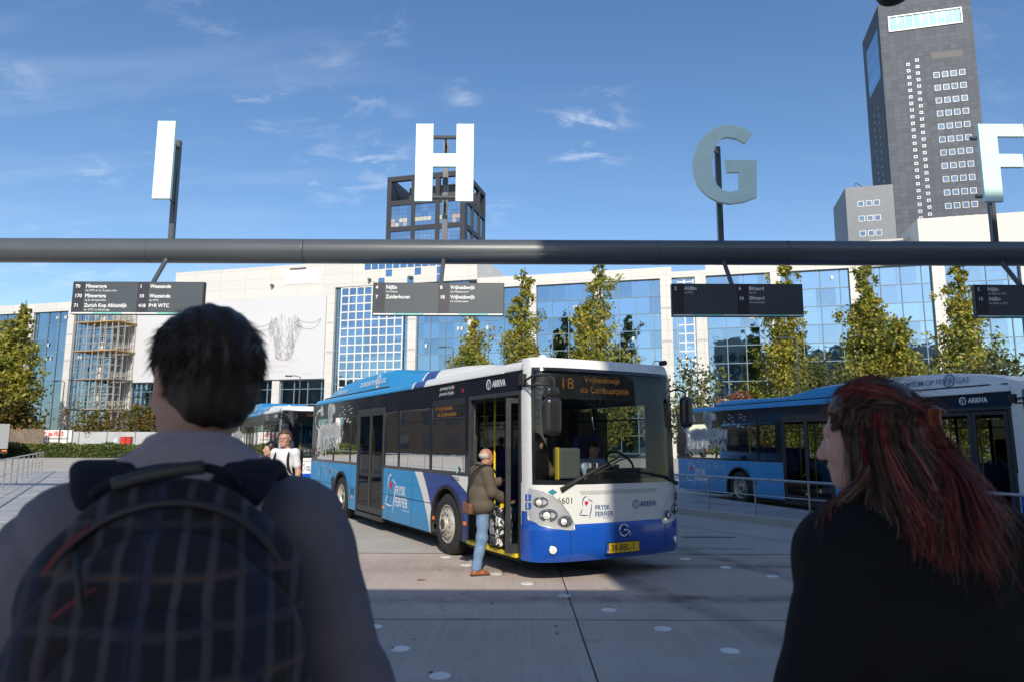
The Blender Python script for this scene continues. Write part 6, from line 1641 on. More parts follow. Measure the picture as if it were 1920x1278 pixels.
def person(loc, rz, label, H=1.75, yaw=0, pitch=0, top=None, t=.02, bottom=None, shoe=None, hairm=None, skin=SKIN, vox=.012, sleeve=1.0, hem=.86, J={}, hair='short', g=1.0, fold=.006, seed=1.0, hands=True, loose=0.0, sex='m', mtl=None, hkw={}):
    root = empty('person', loc, rz, label, 'person'); j = joints(H, **J); s = H / 1.75
    P, T = body_prims(j, yaw, pitch, s, hands, g=g)
    sdf_mesh('body', P, vox, .025, skin, root)
    eyes(root, T, s)
    tp = torso_prims(j, t, g, hem * s, sleeve, s, loose)
    zt = sdf_mesh('jacket' if sleeve >= 1 else 't_shirt', tp + [cut(ell(j['nek'] + V3(0, .03, .09), (.075, .09, .085), k=.02))], vox, .03, top, root, disp=folds(fold, seed), clipz=hem * s)
    sdf_mesh('trousers', leg_prims(j, .018, s) + [cut(rbox(j['pel'] + V3(0, 0, .30), (.4, .4, .2), .01))], vox, .03, bottom, root, disp=folds(fold * 1.1, seed + 2, 34), clipz=.07 * s + min(j['anR'][2], j['anL'][2]) - .085 * s)
    if shoe: shoes(root, j, shoe, BLACKM, vox)
    if hairm and hair == 'short': short_hair(root, T, s, hairm, vox=max(.008, vox * .7), n=300, w=.004, noise=.002, **hkw)
    if hairm and hair == 'long':
        e = T.to_euler(); e = (e.x, e.y, e.z)
        P = [ell(hp_(T, s, 0, -.02, .036), (.094 * s, .108 * s, .108 * s), e, .02), cap(hp_(T, s, .05, -.05, -.0), hp_(T, s, .075, -.05, -.2), .045, .03, .03), cap(hp_(T, s, -.05, -.05, 0), hp_(T, s, -.075, -.05, -.2), .045, .03, .03), cap(hp_(T, s, 0, -.07, 0), hp_(T, s, 0, -.09, -.22), .06, .04, .03),
             cut(rbox(hp_(T, s, 0, .10, -.07), (.075 * s, .085 * s, .125 * s), .03, e, .015))]
        sdf_mesh('hair', P, vox, .02, hairm, root, disp=folds(.003, seed, 60))
    return root, j, T
HAIRD = hairmat('dark_hair', (.020, .014, .011)); HAIRB = hairmat('brown_hair', (.06, .033, .02), .6); HAIRG = hairmat('grey_hair', (.42, .40, .38), .6)
JEANS = cloth('light_blue_jeans', (.15, .24, .38), var=.45, scale=7); DJEANS = cloth('dark_trousers', (.03, .035, .05)); BSHOE = mat('brown_leather', (.30, .10, .035), .35, var=.25, coat=.2, scale=20)
JACK = cloth('grey_brown_jacket', (.105, .085, .066), var=.14, bump=.4); SHIRTW = cloth('white_cotton', (.62, .63, .66), var=.04); BLK = cloth('black_cloth', (.015, .015, .018)); BLUES = cloth('pale_blue_shirt', (.35, .45, .60), var=.05)

# ---- old man stepping into the bus
RZ = math.atan2(-.8708, .4916)
man, j, T = person((-.50, 9.93, 0), RZ, 'balding man in a brown jacket and jeans boarding the nearest bus', 1.74, yaw=.05, pitch=-.12, top=JACK, t=.036, g=1.08, bottom=JEANS, shoe=BSHOE, skin=SKIND, vox=.0095, hem=.80, loose=.04, fold=.008, seed=.6,
    J=dict(pel=(0, .07, .95), bel=(0, .075, 1.09), che=(0, .085, 1.27), nek=(0, .105, 1.46), hed=(0, .165, 1.60), shR=(.175, .085, 1.40), shL=(-.175, .085, 1.40), elR=(.235, .13, 1.125), wrR=(.19, .385, 1.00),
           elL=(-.24, .28, 1.18), wrL=(-.17, .48, 1.24), hiR=(.085, .07, .90), knR=(.10, .055, .49), anR=(.10, -.03, .085), hiL=(-.085, .07, .90), knL=(-.11, .40, .84), anL=(-.10, .40, .425), toR=(.02, .13, 0), toL=(0, .13, 0)))
# fringe of grey hair, moustache
e_ = T.to_euler(); e_ = (e_.x, e_.y, e_.z)
P_ = [ell(hp_(T, 1, 0, -.02, .012), (.083, .098, .062), e_, .01), cut(rbox(hp_(T, 1, 0, .10, .02), (.12, .098, .12), .02, e_, .01)), cut(rbox(hp_(T, 1, 0, -.0, .10), (.12, .14, .045), .02, e_, .01))]
sdf_mesh('grey_hair', P_, .006, .01, HAIRG, man, disp=lambda x, y, z: .002 * np.sin(150 * x + 60 * z) * np.sin(130 * z + 50 * y))
sdf_mesh('moustache', [cap(hp_(T, 1, -.026, .100, -.056), hp_(T, 1, .026, .100, -.056), .0085, .0085)], .004, .004, mat('white_moustache', (.6, .58, .55), .8, var=.1), man)
# collar
cl = MB().path([Vector(j['nek']) + Vector((.072 * math.sin(a), -.02 + .072 * math.cos(a), .035 + .02 * math.cos(a + math.pi))) for a in np.linspace(.7, 2 * math.pi - .7, 18)], .022, 8); cl.build('collar', JACK, man, smooth=True)
# shoulder bag hanging at his back
MAN_M = Matrix.Translation((-.50, 9.93, 0)) @ Matrix.Rotation(RZ, 4, 'Z')
sb = empty('shoulder_bag', (0, 0, 0), 0, 'small brown shoulder bag on a dark strap behind the man boarding', 'bag'); sb.matrix_world = MAN_M
def q3(p, n=16):
    p = [Vector(x) for x in p]; o = []
    for i in range(n + 1):
        t = i / n; q = p[:]
        while len(q) > 1: q = [q[k].lerp(q[k + 1], t) for k in range(len(q) - 1)]
        o.append(q[0])
    return o
sdf_mesh('pouch', [rbox((.06, -.15, .90), (.10, .035, .075), .025, (0, .1, .2))], .01, .01, mat('brown_pouch', (.16, .07, .035), .55, var=.2), sb)
MB().path(q3([(.235, .20, 1.36), (.235, .04, 1.66), (.15, -.17, 1.40), (.05, -.20, 1.20), (.10, -.15, .95)]), .013, 6).build('strap', BLK, sb, smooth=True)
# patterned trolley bag at the door sill
def patt():
    m, N, L, B = new_mat('comic_pattern_fabric'); tc = N.new('ShaderNodeTexCoord')
    v = N.new('ShaderNodeTexVoronoi'); v.feature = 'DISTANCE_TO_EDGE'; v.inputs['Scale'].default_value = 13; L.new(tc.outputs['Object'], v.inputs['Vector'])
    v2 = N.new('ShaderNodeTexVoronoi'); v2.inputs['Scale'].default_value = 13; L.new(tc.outputs['Object'], v2.inputs['Vector'])
    w = N.new('ShaderNodeTexWave'); w.inputs['Scale'].default_value = 9; w.inputs['Distortion'].default_value = 12; L.new(tc.outputs['Object'], w.inputs[0])
    r = N.new('ShaderNodeValToRGB'); r.color_ramp.interpolation = 'CONSTANT'; L.new(v2.outputs['Color'], r.inputs[0])
    for i, (p, c) in enumerate([(0, (.7, .7, .7)), (.38, (.02, .02, .03)), (.52, (.65, .66, .68)), (.66, (.10, .12, .16)), (.74, (.6, .6, .6)), (.90, (.45, .03, .05)), (.93, (.05, .10, .35))]):
        if i > 1: r.color_ramp.elements.new(p)
        r.color_ramp.elements[i].position = p; r.color_ramp.elements[i].color = (*c, 1)
    ln = nmath(N, L, 'GREATER_THAN', v.outputs['Distance'], .05); ln2 = nmath(N, L, 'GREATER_THAN', w.outputs['Fac'], .22)
    L.new(nmix(N, L, nmath(N, L, 'MULTIPLY', ln, ln2), (.015, .015, .02), r.outputs[0]), B.inputs['Base Color']); B.inputs['Roughness'].default_value = .6; return m
TB = Matrix.Translation((-.215, 9.965, 0)) @ Matrix.Rotation(RZ, 4, 'Z')
tb = empty('trolley_bag', (0, 0, 0), 0, 'black and white patterned wheeled bag lifted into the bus door', 'bag'); tb.matrix_world = TB
sdf_mesh('bag_body', [rbox((.0, .08, .64), (.13, .125, .275), .045, (0, .04, 0))], .012, .01, patt(), tb, disp=folds(.006, 2, 16))
st_ = MB()
for z in (.78, .52): st_.path([(.135 * math.cos(a) * 1.02, .08 + .13 * math.sin(a) * 1.02, z + .01 * math.sin(3 * a)) for a in np.linspace(0, 2 * math.pi, 25)[:-1]], .011, 6, closed=True)
st_.path([(.145, .03, .90), (.155, .07, .72), (.15, .06, .42), (.13, .05, .38)], .017, 6); st_.build('straps', BLK, tb, smooth=True)
MB().path([(.05, .02, .90), (.05, .03, .985), (.05, .14, .985), (.05, .15, .90)], .012, 8).build('handle', BLK, tb, smooth=True)
for x in (-.09, .09): MB().tube((x - .015, .15, .375), (x + .015, .15, .375), .035, n=16).build('wheel', BLACKM, tb, sharp=40)
MB().box(.11, .135, .0, .06, .90, .955).build('luggage_tag', YEL, tb)

# ---- people beyond
wm_, j2, T2 = person((at(532, 900, 11.8).x, 11.8, 0), R(35), 'young man in a white t-shirt with glasses and a black backpack', 2.0, yaw=.25, top=SHIRTW, t=.011, bottom=DJEANS, shoe=mat('grey_trainer', (.3, .3, .3), .6), hairm=HAIRB, vox=.012, sleeve=.62, hem=.90, fold=.006, seed=3,
    hkw=dict(top=.014, thick=.005, length=.03))
wm_.rotation_euler = (0, 0, R(160))
gl_ = MB()
for s_ in (-1, 1): gl_.path([hp_(T2, 2.0 / 1.75, s_ * .031 + .021 * math.cos(a), .108, .0 + .015 * math.sin(a)) for a in np.linspace(0, 2 * math.pi, 17)[:-1]], .0022, 5, closed=True); gl_.tube(hp_(T2, 2.0 / 1.75, s_ * .052, .106, .003), hp_(T2, 2.0 / 1.75, s_ * .083, -.0, .008), .002, n=5)
gl_.tube(hp_(T2, 2.0 / 1.75, -.01, .11, .003), hp_(T2, 2.0 / 1.75, .01, .11, .003), .002, n=5); gl_.build('glasses', BLACKM, wm_)
bpk = empty('backpack', wm_.location, R(160), 'black backpack worn by the young man in the white t-shirt', 'backpack')
sdf_mesh('bag_body', [rbox((0, -.24, 1.42), (.15, .09, .24), .06)], .018, .02, BLK, bpk)
for s_ in (-1, 1): MB().path(q3([(s_ * .12, -.18, 1.62), (s_ * .13, -.05, 1.76), (s_ * .13, .12, 1.68), (s_ * .13, .19, 1.45), (s_ * .15, .08, 1.2), (s_ * .15, -.15, 1.2)]), .022, 6).build('strap', BLK, bpk, smooth=True)
person((at(505, 900, 12.7).x, 12.7, 0), R(150), 'dark haired woman half hidden behind the man in the white t-shirt', 1.80, yaw=-.6, top=BLK, bottom=DJEANS, shoe=BLACKM, hairm=HAIRD, hair='long', vox=.016)
def in_bus(x, y, z=.33): q = BM @ Vector((x, y, z)); return q
BM = Matrix.Translation((.327 + .8708 * 1.25, 9.144 + .4916 * 1.25, 0)) @ Matrix.Rotation(.514, 4, 'Z')
SIT = lambda z=.0: dict(pel=(0, -.02, .52), bel=(0, -.02, .66), che=(0, -.02, .85), nek=(0, -.02, 1.04), hed=(0, .02, 1.185), shR=(.175, -.02, .975), shL=(-.175, -.02, .975), elR=(.23, .05, .72), elL=(-.23, .05, .72), wrR=(.14, .28, .72), wrL=(-.14, .28, .72),
    hiR=(.09, .0, .48), knR=(.11, .42, .50), anR=(.11, .42, .085), hiL=(-.09, .0, .48), knL=(-.11, .42, .50), anL=(-.11, .42, .085))
# driver, facing forward (towards -Y of the bus)
dj = SIT(); dj.update(wrR=(.12, .42, .92), wrL=(-.12, .42, .92), elR=(.24, .16, .78), elL=(-.24, .16, .78))
person(in_bus(.61, 1.32, .50), .514 + math.pi, 'bus driver in a pale blue shirt and dark tie behind the windscreen', 1.75, pitch=-.25, top=BLUES, t=.02, bottom=DJEANS, shoe=BLACKM, hairm=HAIRD, vox=.014, hem=.50, J=dj)
person(in_bus(-.66, .98), .514 - math.pi / 2 - .1, 'dark haired woman in a brown coat standing inside the windscreen', 1.60, yaw=.1, top=cloth('brown_coat', (.10, .08, .05)), t=.03, bottom=DJEANS, shoe=BLACKM, hairm=HAIRD, hair='long', vox=.014,
       J=dict(elR=(.22, .12, 1.15), wrR=(.16, .38, 1.16)))
PX = [(-.62, 4.62, 1.72, 'standing passenger with an orange yellow backpack behind the side window', cloth('grey_shirt', (.28, .28, .29)), HAIRD, 2.2), (-.5, 7.55, 1.66, 'small passenger in a grey top standing behind the middle door', cloth('blue_grey_top', (.25, .27, .33)), HAIRD, 1.2),
      (-.75, 9.15, 1.6, 'passenger with dark hair standing near the rear windows', BLK, HAIRD, .4)]
for k, (x, y, h, lab, m_, hm, a) in enumerate(PX): person(in_bus(x, y), .514 + a, lab, h, top=m_, bottom=DJEANS, shoe=BLACKM, hairm=hm, vox=.018, seed=k)
ob2 = empty('backpack', in_bus(-.62, 4.62), .514 + 2.2, 'orange yellow backpack worn by a standing bus passenger', 'backpack')
sdf_mesh('bag_body', [rbox((0, -.22, 1.28), (.14, .07, .22), .05)], .016, .02, mat('orange_yellow_fabric', (.75, .42, .03), .7, var=.1), ob2)
sj = SIT(); person(in_bus(-.98, 9.95, .40), .514 + math.pi - .4, 'seated passenger in red brown top leaning at the rear window', 1.65, top=cloth('red_brown_top', (.22, .07, .05)), bottom=DJEANS, shoe=BLACKM, hairm=HAIRD, vox=.018, hem=.48, J=sj)
# ================================================================ THE TWO TRAVELLERS IN FRONT
def noise_cloth(name, a, b, rough=.9):
    m, N, L, B = new_mat(name); tc = N.new('ShaderNodeTexCoord')
    n1 = nnoise(N, L, 5, 4); wv = nnoise(N, L, 420, 2)
    L.new(nmix(N, L, nmath(N, L, 'MULTIPLY_ADD', wv, .5, nmath(N, L, 'MULTIPLY', n1, .5)), a, b), B.inputs['Base Color'])
    B.inputs['Roughness'].default_value = rough; B.inputs['Specular IOR Level'].default_value = .2
    nbump(N, L, B, nmath(N, L, 'ADD', wv, nnoise(N, L, 40, 4)), .35, .003); return m
def plaid():
    m, N, L, B = new_mat('navy_plaid_canvas'); tc = N.new('ShaderNodeTexCoord'); s = N.new('ShaderNodeSeparateXYZ'); L.new(tc.outputs['Object'], s.inputs[0])
    wob = nnoise(N, L, 5, 3); x = nmath(N, L, 'MULTIPLY_ADD', wob, .035, s.outputs[0]); z = nmath(N, L, 'MULTIPLY_ADD', wob, .05, s.outputs[2])
    def line(v, p, w, o=0.0):
        f = nmath(N, L, 'FRACT', nmath(N, L, 'DIVIDE', nmath(N, L, 'ADD', v, 5 + o), p)); t = nmath(N, L, 'ABSOLUTE', nmath(N, L, 'SUBTRACT', f, .5))
        mr = N.new('ShaderNodeMapRange'); mr.interpolation_type = 'SMOOTHSTEP'; L.new(t, mr.inputs[0]); mr.inputs[1].default_value = w / p * .5; mr.inputs[2].default_value = w / p * 1.2; mr.inputs[3].default_value = 1; mr.inputs[4].default_value = 0; return mr.outputs[0]
    col = nmix(N, L, nnoise(N, L, 300, 2), (.008, .008, .014), (.016, .016, .024))
    col = nmix(N, L, nmath(N, L, 'MULTIPLY', line(x, .037, .006), nmath(N, L, 'MULTIPLY', nnoise(N, L, 9, 2), 1.1)), col, (.10, .095, .125))
    col = nmix(N, L, nmath(N, L, 'MULTIPLY', line(z, .058, .007), .45), col, (.075, .07, .09))
    col = nmix(N, L, nmath(N, L, 'MULTIPLY', line(x, .092, .0014, .012), .35), col, (.14, .06, .03))
    col = nmix(N, L, nmath(N, L, 'MULTIPLY', line(z, .116, .002, .03), .5), col, (.14, .07, .03))
    col = nmix(N, L, nmath(N, L, 'MULTIPLY', line(x, .138, .016, .03), .6), col, (.012, .02, .06))
    L.new(col, B.inputs['Base Color']); B.inputs['Roughness'].default_value = .85; nbump(N, L, B, nnoise(N, L, 350, 2), .3, .002); return m
GREYJ = noise_cloth('grey_soft_shell', (.125, .125, .16), (.23, .225, .285)); HOODM = noise_cloth('grey_melange_hood', (.30, .26, .29), (.50, .44, .48))
NAVY = noise_cloth('navy_webbing', (.010, .012, .022), (.022, .025, .042)); PLAID = plaid(); ZIPR = mat('red_zip_tape', (.16, .008, .02), .6, var=.2, scale=30); ZIPD = mat('dark_zip', (.03, .03, .04), .5, var=.2)
HAIRK = hairmat('near_black_hair', (.024, .015, .011), .5)
PLT = .15
def creases(amp, seed=0.0, f=9.0):
    def d(x, y, z):
        w = 2.2 * np.sin(5.5 * x + seed) + 1.6 * np.sin(6.5 * y + seed * 1.7) + 1.1 * np.sin(11 * z + seed)
        r = np.abs(np.sin(f * (z + .55 * x) + w)); q = np.abs(np.sin(f * 1.6 * (z * .6 - .9 * x + .3 * y) - w * .8 + seed))
        return amp * (.75 - .65 * np.sqrt(r) - .35 * np.sqrt(q) + .25 * np.sin(f * .5 * (x - z) + seed))
    return d
# ---- young man with the backpack, seen from behind
S_ = 1.92 / 1.75
YMR = R(20)
ym = empty('person', (-.575, 1.25, PLT), YMR, 'tall young man seen from behind in a grey hooded jacket', 'person')
jm = joints(1.92, hed=(.015, .03, 1.606), che=(0, .0, 1.26), shR=(.180, -.01, 1.365), shL=(-.160, -.01, 1.350), elR=(.258, -.02, 1.10), wrR=(.25, .13, .93), elL=(-.232, .0, 1.09), wrL=(-.22, .15, .94))
P, TM_ = body_prims(jm, R(28), -.03, S_, hs=1.04)
sdf_mesh('body', P, .008, .025, SKIN, ym); eyes(ym, TM_, 1.04)
tp = torso_prims(jm, .030, 1.06, .84 * S_, 1.0, S_, .01)
tp += [cap(jm['shL'] + V3(.02, 0, .01), jm['nek'] + V3(-.03, -.005, -.02), .070, .062, .05), cap(jm['shR'] + V3(-.02, 0, .01), jm['nek'] + V3(.03, -.005, -.02), .070, .062, .05)]
sdf_mesh('jacket', tp, .009, .035, GREYJ, ym, disp=lambda x, y, z: creases(.021, 1.3, 8.5)(x, y, z) + folds(.003, 6.1, 34)(x, y, z), clipz=.84 * S_)
nk = jm['nek']
hdp = []
for i in range(22):      # stand-up collar and the flattened hood behind it
    a = math.pi * 2 * i / 22; b = math.pi * 2 * (i + 1) / 22
    f_ = lambda t, z, r: (nk[0] + .012 + r * math.sin(t), nk[1] + .012 - r * .98 * math.cos(t), nk[2] + z + .020 * math.cos(t))
    hdp += [cap(f_(a, .030, .070), f_(b, .030, .070), .012, .012, .008), cap(f_(a, .0, .084), f_(b, .0, .084), .022, .022, .012)]
hdp += [ell(nk + V3(0, -.080, -.035), (.135, .050, .070), (-.30, 0, 0), .03), ell(nk + V3(.0, -.105, -.085), (.125, .040, .075), (-.2, 0, 0), .03), cap(nk + V3(-.105, -.03, -.02), nk + V3(.0, -.125, -.05), .034, .040, .02), cap(nk + V3(.105, -.03, -.02), nk + V3(.0, -.125, -.05), .034, .040, .02)]
hood = sdf_mesh('hood', hdp, .006, .015, HOODM, ym, disp=lambda x, y, z: folds(.005, 4, 26)(x, y, z) + folds(.002, 1, 70)(x, y, z))
rs = MB().box(-.008, .008, -.003, 0, 0, .085); Mr = Matrix.Translation(Vector(nk + V3(.018, -.142, -.125))) @ Euler((-.22, -.12, 0)).to_matrix().to_4x4(); rs.v = [tuple(Mr @ Vector(v)) for v in rs.v]
rs.build('reflective_tab', mat('reflective_grey', (.22, .24, .24), .5, var=.05), hood)
sdf_mesh('trousers', leg_prims(jm, .018, S_) + [cut(rbox(jm['pel'] + V3(0, 0, .32), (.4, .4, .2), .01))], .014, .03, DJEANS, ym, disp=folds(.006, 2, 20), clipz=.07); shoes(ym, jm, BLACKM, BLACKM)
# hair: full head of short dark hair
e_ = TM_.to_euler(); e_ = (e_.x, e_.y, e_.z); T = TM_; s = 1.04
P = [ell(hp_(T, s, 0, -.014, .036), (.087 * s, .108 * s, .104 * s), e_, .01), ell(hp_(T, s, 0, -.052, -.020), (.068 * s, .056 * s, .074 * s), e_, .02), ell(hp_(T, s, .0, .045, .082), (.066 * s, .060 * s, .047 * s), e_, .02),
     cut(rbox(hp_(T, s, 0, .105, -.06), (.12 * s, .085 * s, .105 * s), .02 * s, e_, .012)), cut(rbox(hp_(T, s, 0, .0, -.142), (.13 * s, .16 * s, .060 * s), .01, e_, .014))]
for s_ in (-1, 1): P += [cut(ell(hp_(T, s, s_ * .104, -.004, -.02), (.030 * s, .030 * s, .042 * s), e_, .008)), cut(rbox(hp_(T, s, s_ * .10, .035, -.06), (.05 * s, .045 * s, .055 * s), .01, e_, .01))]
hr = sdf_mesh('hair', P, .004, .012, HAIRK, ym, disp=lambda x, y, z: .0016 * (np.sin(140 * x + 40 * z + 3 * np.sin(30 * z)) * np.sin(60 * z + 2 * np.sin(40 * y)) + .7 * np.sin(210 * x + 25 * y)))
rr_ = random.Random(4); paths = []; C0 = Vector(hp_(T, s, 0, -.02, .03)); crownp = Vector(hp_(T, s, .01, -.07, .12))
while len(paths) < 9000:
    az = rr_.uniform(-math.pi, math.pi); el = math.asin(rr_.uniform(-.72, 1))
    if abs(az) < 1.35 and el < .35: continue
    if abs(az) < 1.75 and el < .0: continue
    p = C0 + (skull_pt(T, s, az, el, 1.0) - C0) * 1.045
    fl = (p - crownp); n_ = (p - C0).normalized(); fl = (fl - n_ * fl.dot(n_)); fl = fl.normalized() if fl.length > 1e-4 else Vector((0, 1, 0))
    fl = (fl + Vector((rr_.gauss(0, .28), rr_.gauss(0, .28), rr_.gauss(0, .2)))).normalized()
    L_ = rr_.uniform(.014, .030) * s * (1.25 if el > .6 else 1) * (.7 if el < -.2 else 1); li = rr_.uniform(.02, .26) * (1.3 if el > .9 else 1)
    paths.append([p, p + (fl * .7 + n_ * li) * L_ * .5, p + (fl + n_ * li * .8 + Vector((0, 0, -.15))) * L_])
ribbons('hair_strands', paths, [.0016] * len(paths), [HAIRK], hr, [0] * len(paths))
# backpack
bk = empty('backpack', (-.575, 1.25, PLT - .010), YMR, 'large dark plaid backpack with red zips worn by the young man in front', 'backpack')
yb = -.17
def arch(y, w, h0, h1, d, rr=.10):
    # rounded top pack layer centred in x
    return [rbox((.01, y, (h0 + h1) / 2 - .04), (w, d, (h1 - h0) / 2 - .06), min(rr, d * .95), None, .05), ell((.01, y, h1 - .17), (w * .98, d, .17), None, .05)]
sdf_mesh('main_compartment', arch(yb - .07, .178, 1.06, 1.615, .085) + [ell((.01, yb - .07, 1.25), (.205, .085, .2), None, .05)], .007, .03, PLAID, bk, disp=creases(.011, 2.2, 10))
sdf_mesh('middle_compartment', arch(yb - .155, .168, 1.07, 1.545, .07) + [ell((.01, yb - .16, 1.22), (.188, .07, .18), None, .05)], .007, .03, PLAID, bk, disp=creases(.012, 5.2, 10))
pk_ = sdf_mesh('front_pocket', arch(yb - .225, .142, 1.04, 1.46, .055) + [ell((.01, yb - .235, 1.21), (.155, .055, .16), None, .05)], .006, .03, PLAID, bk, disp=creases(.010, 7.2, 12))
def arcline(y, w, h1, hb, n=30, off=0.0, a0=0.0, a1=math.pi):
    return [Vector((.01 + w * math.cos(a), y, h1 - .17 + w * .92 * math.sin(a))) if math.sin(a) >= 0 else None for a in np.linspace(a0, a1, n)]
def tail(p, x, y, z0, z1): return [Vector((x, y, z)) for z in np.linspace(z0, z1, 8)]
for (y, w, h1, m_, nm) in ((yb - .122, .153, 1.612, ZIPD, 'zip'), (yb - .192, .143, 1.54, ZIPD, 'zip')):
    pts = arcline(y, w, h1, 0); pts = [Vector((pts[0].x, y, z)) for z in np.linspace(1.15, h1 - .18, 6)] + pts + [Vector((pts[-1].x, y, z)) for z in np.linspace(h1 - .18, 1.15, 6)]
    MB().path(pts, .006, 6).build(nm, m_, bk, smooth=True)
# red zip tapes on the left shoulder of the bag
pts = [Vector((.01 + .155 * math.cos(a), yb - .124, 1.442 + .143 * math.sin(a))) for a in np.linspace(R(128), R(176), 14)]; MB().path(pts + [Vector((-.152, yb - .128, 1.40))], .0042, 6).build('red_zip', ZIPR, bk, smooth=True)
pts = [Vector((.01 + .147 * math.cos(a), yb - .196, 1.37 + .134 * math.sin(a))) for a in np.linspace(R(115), R(180), 14)]; MB().path(pts + [Vector((-.143, yb - .2, 1.30))], .0042, 6).build('red_zip', ZIPR, bk, smooth=True)
MB().path([Vector((.155, yb - .24, 1.30)), Vector((.158, yb - .25, 1.25)), Vector((.15, yb - .25, 1.17))], .009, 6).build('red_zip', ZIPR, bk, smooth=True)
MB().path([Vector((-.085, yb - .20, 1.53)), Vector((-.075, yb - .225, 1.50)), Vector((-.07, yb - .23, 1.475))], .0045, 5).build('zip_puller', ZIPD, bk, smooth=True)
hdl = MB().path(q3([(-.10, yb - .05, 1.59), (-.085, yb - .085, 1.62), (.01, yb - .10, 1.645), (.085, yb - .085, 1.635), (.09, yb - .05, 1.60)]), .007, 10)
ho_ = hdl.build('handle', NAVY, bk, smooth=True); MB().path(q3([(-.07, yb - .083, 1.606), (-.01, yb - .097, 1.627), (.045, yb - .094, 1.630)]), .0105, 12).build('grip', mat('rubber_grip', (.03, .032, .038), .45, var=.2), ho_, smooth=True)
for s_ in (-1, 1):
    pr = []; pp = q3([(s_ * .085, yb - .02, 1.58), (s_ * .112, -.13, 1.640), (s_ * .132, .0, 1.662), (s_ * .145, .13, 1.585), (s_ * .15, .15, 1.36), (s_ * .19, .05, 1.20), (s_ * .18, -.14, 1.12)], 22)
    for i in range(len(pp) - 1):
        for o in (-.030, -.01, .01, .030): pr.append(cap(pp[i] + Vector((o, 0, 0)), pp[i + 1] + Vector((o, 0, 0)), .015, .015, .012))
    sdf_mesh('strap', pr, .007, .012, NAVY, bk)
MB().path([Vector((-.155, yb - .16, 1.10)), Vector((-.165, yb - .17, 1.05))], .02, 8).build('blue_tag', mat('blue_tag_fabric', (.02, .10, .22), .6, var=.1), bk, smooth=True)

# ---- young woman with red-tinted hair
SW = 1.81 / 1.75; SWH = .93
BR = R(12)
yw = empty('person', (.845, 1.50, PLT), BR, 'young woman with long brown and red hair in a black coat, face turned left', 'person')
jw = joints(1.81, hed=(-.072, .02, 1.614), nek=(-.03, -.015, 1.450), che=(0, 0, 1.27), shR=(.165, -.01, 1.385), shL=(-.165, -.01, 1.385), elR=(.215, -.03, 1.12), wrR=(.20, .12, .95), elL=(-.22, .0, 1.12), wrL=(-.17, .2, .98))
P, TW = body_prims(jw, R(32), -.10, SW, g=.95, hs=SWH)
SKINW = mat('fair_skin', (.52, .30, .25), .5, var=.06, scale=14)
sdf_mesh('body', P, .0075, .022, SKINW, yw); eyes(yw, TW, SWH)
COAT = noise_cloth('black_wool_coat', (.0055, .007, .009), (.012, .014, .018)); SCARF = noise_cloth('dark_knit_scarf', (.007, .007, .009), (.016, .016, .019))
tp = torso_prims(jw, .040, 1.02, .74 * SW, 1.0, SW, .02)
tp += [cap(jw['shL'], jw['nek'] + V3(-.03, 0, -.005), .068, .07, .05), cap(jw['shR'], jw['nek'] + V3(.03, 0, -.005), .068, .07, .05), cap(jw['bel'], jw['pel'] + V3(0, 0, -.18), .17, .20, .06)]
coat = sdf_mesh('coat', tp, .010, .04, COAT, yw, disp=creases(.014, 3.3, 7), clipz=.72 * SW)
scp = []
nw = jw['nek']
for i in range(24):
    a = 2 * math.pi * i / 24; b = 2 * math.pi * (i + 1) / 24
    f_ = lambda t, z, r: (nw[0] + r * math.sin(t), nw[1] + .015 + r * math.cos(t), nw[2] + z + .012 * math.sin(2 * t))
    scp += [cap(f_(a, -.005, .082), f_(b, -.005, .082), .032, .032, .01), cap(f_(a, .030, .072), f_(b, .030, .072), .024, .024, .01)]
scp += [ell(nw + V3(-.06, .13, -.08), (.07, .05, .12), None, .03), cap(nw + V3(-.05, .14, -.05), nw + V3(-.04, .17, -.30), .055, .06)]
sdf_mesh('scarf', scp, .008, .012, SCARF, yw, disp=lambda x, y, z: .0018 * np.sin(330 * z) * np.sin(240 * (x + y)))
sdf_mesh('trousers', leg_prims(jw, .012, SW) + [cut(rbox(jw['pel'] + V3(0, 0, .32), (.4, .4, .2), .01))], .014, .03, DJEANS, yw, clipz=.07); shoes(yw, jw, BLACKM, BLACKM)
# hair
HB = hairmat('dark_brown_hair', (.048, .026, .020)); HL = hairmat('light_brown_hair', (.095, .052, .036)); HR_ = hairmat('dyed_red_hair', (.20, .024, .028)); HP = hairmat('faded_pink_hair', (.27, .075, .065))
T = TW; s = SWH; e_ = T.to_euler(); e_ = (e_.x, e_.y, e_.z)
# world directions expressed in the woman's own frame, so that the hair blows towards her right rear
iv = Matrix.Rotation(-BR, 3, 'Z'); WX = iv @ Vector((1, 0, 0)); WY = iv @ Vector((0, 1, 0))
clip = Vector(hp_(T, s, .0, -.120, .030)); C0 = Vector(hp_(T, s, 0, -.012, .03))
base = [ell(hp_(T, s, 0, -.016, .036), (.088 * s, .106 * s, .098 * s), e_, .02), ell(hp_(T, s, 0, -.045, -.03), (.074 * s, .058 * s, .085 * s), e_, .03),
        cut(rbox(hp_(T, s, 0, .108, -.06), (.12 * s, .070 * s, .115 * s), .03 * s, e_, .012))]
for s_ in (-1, 1): base += [cut(ell(hp_(T, s, s_ * .094, .012, -.022), (.026 * s, .036 * s, .045 * s), e_, .01))]
# the hanging mass
mass = [(-.01, -.085, -.06, .075), (.0, -.10, -.13, .078), (.02, -.115, -.20, .075), (.05, -.125, -.27, .060)]
for i in range(len(mass) - 1):
    a, b = mass[i], mass[i + 1]; base.append(cap(hp_(T, s, *a[:3]), hp_(T, s, *b[:3]), a[3] * .42, b[3] * .42, .03))

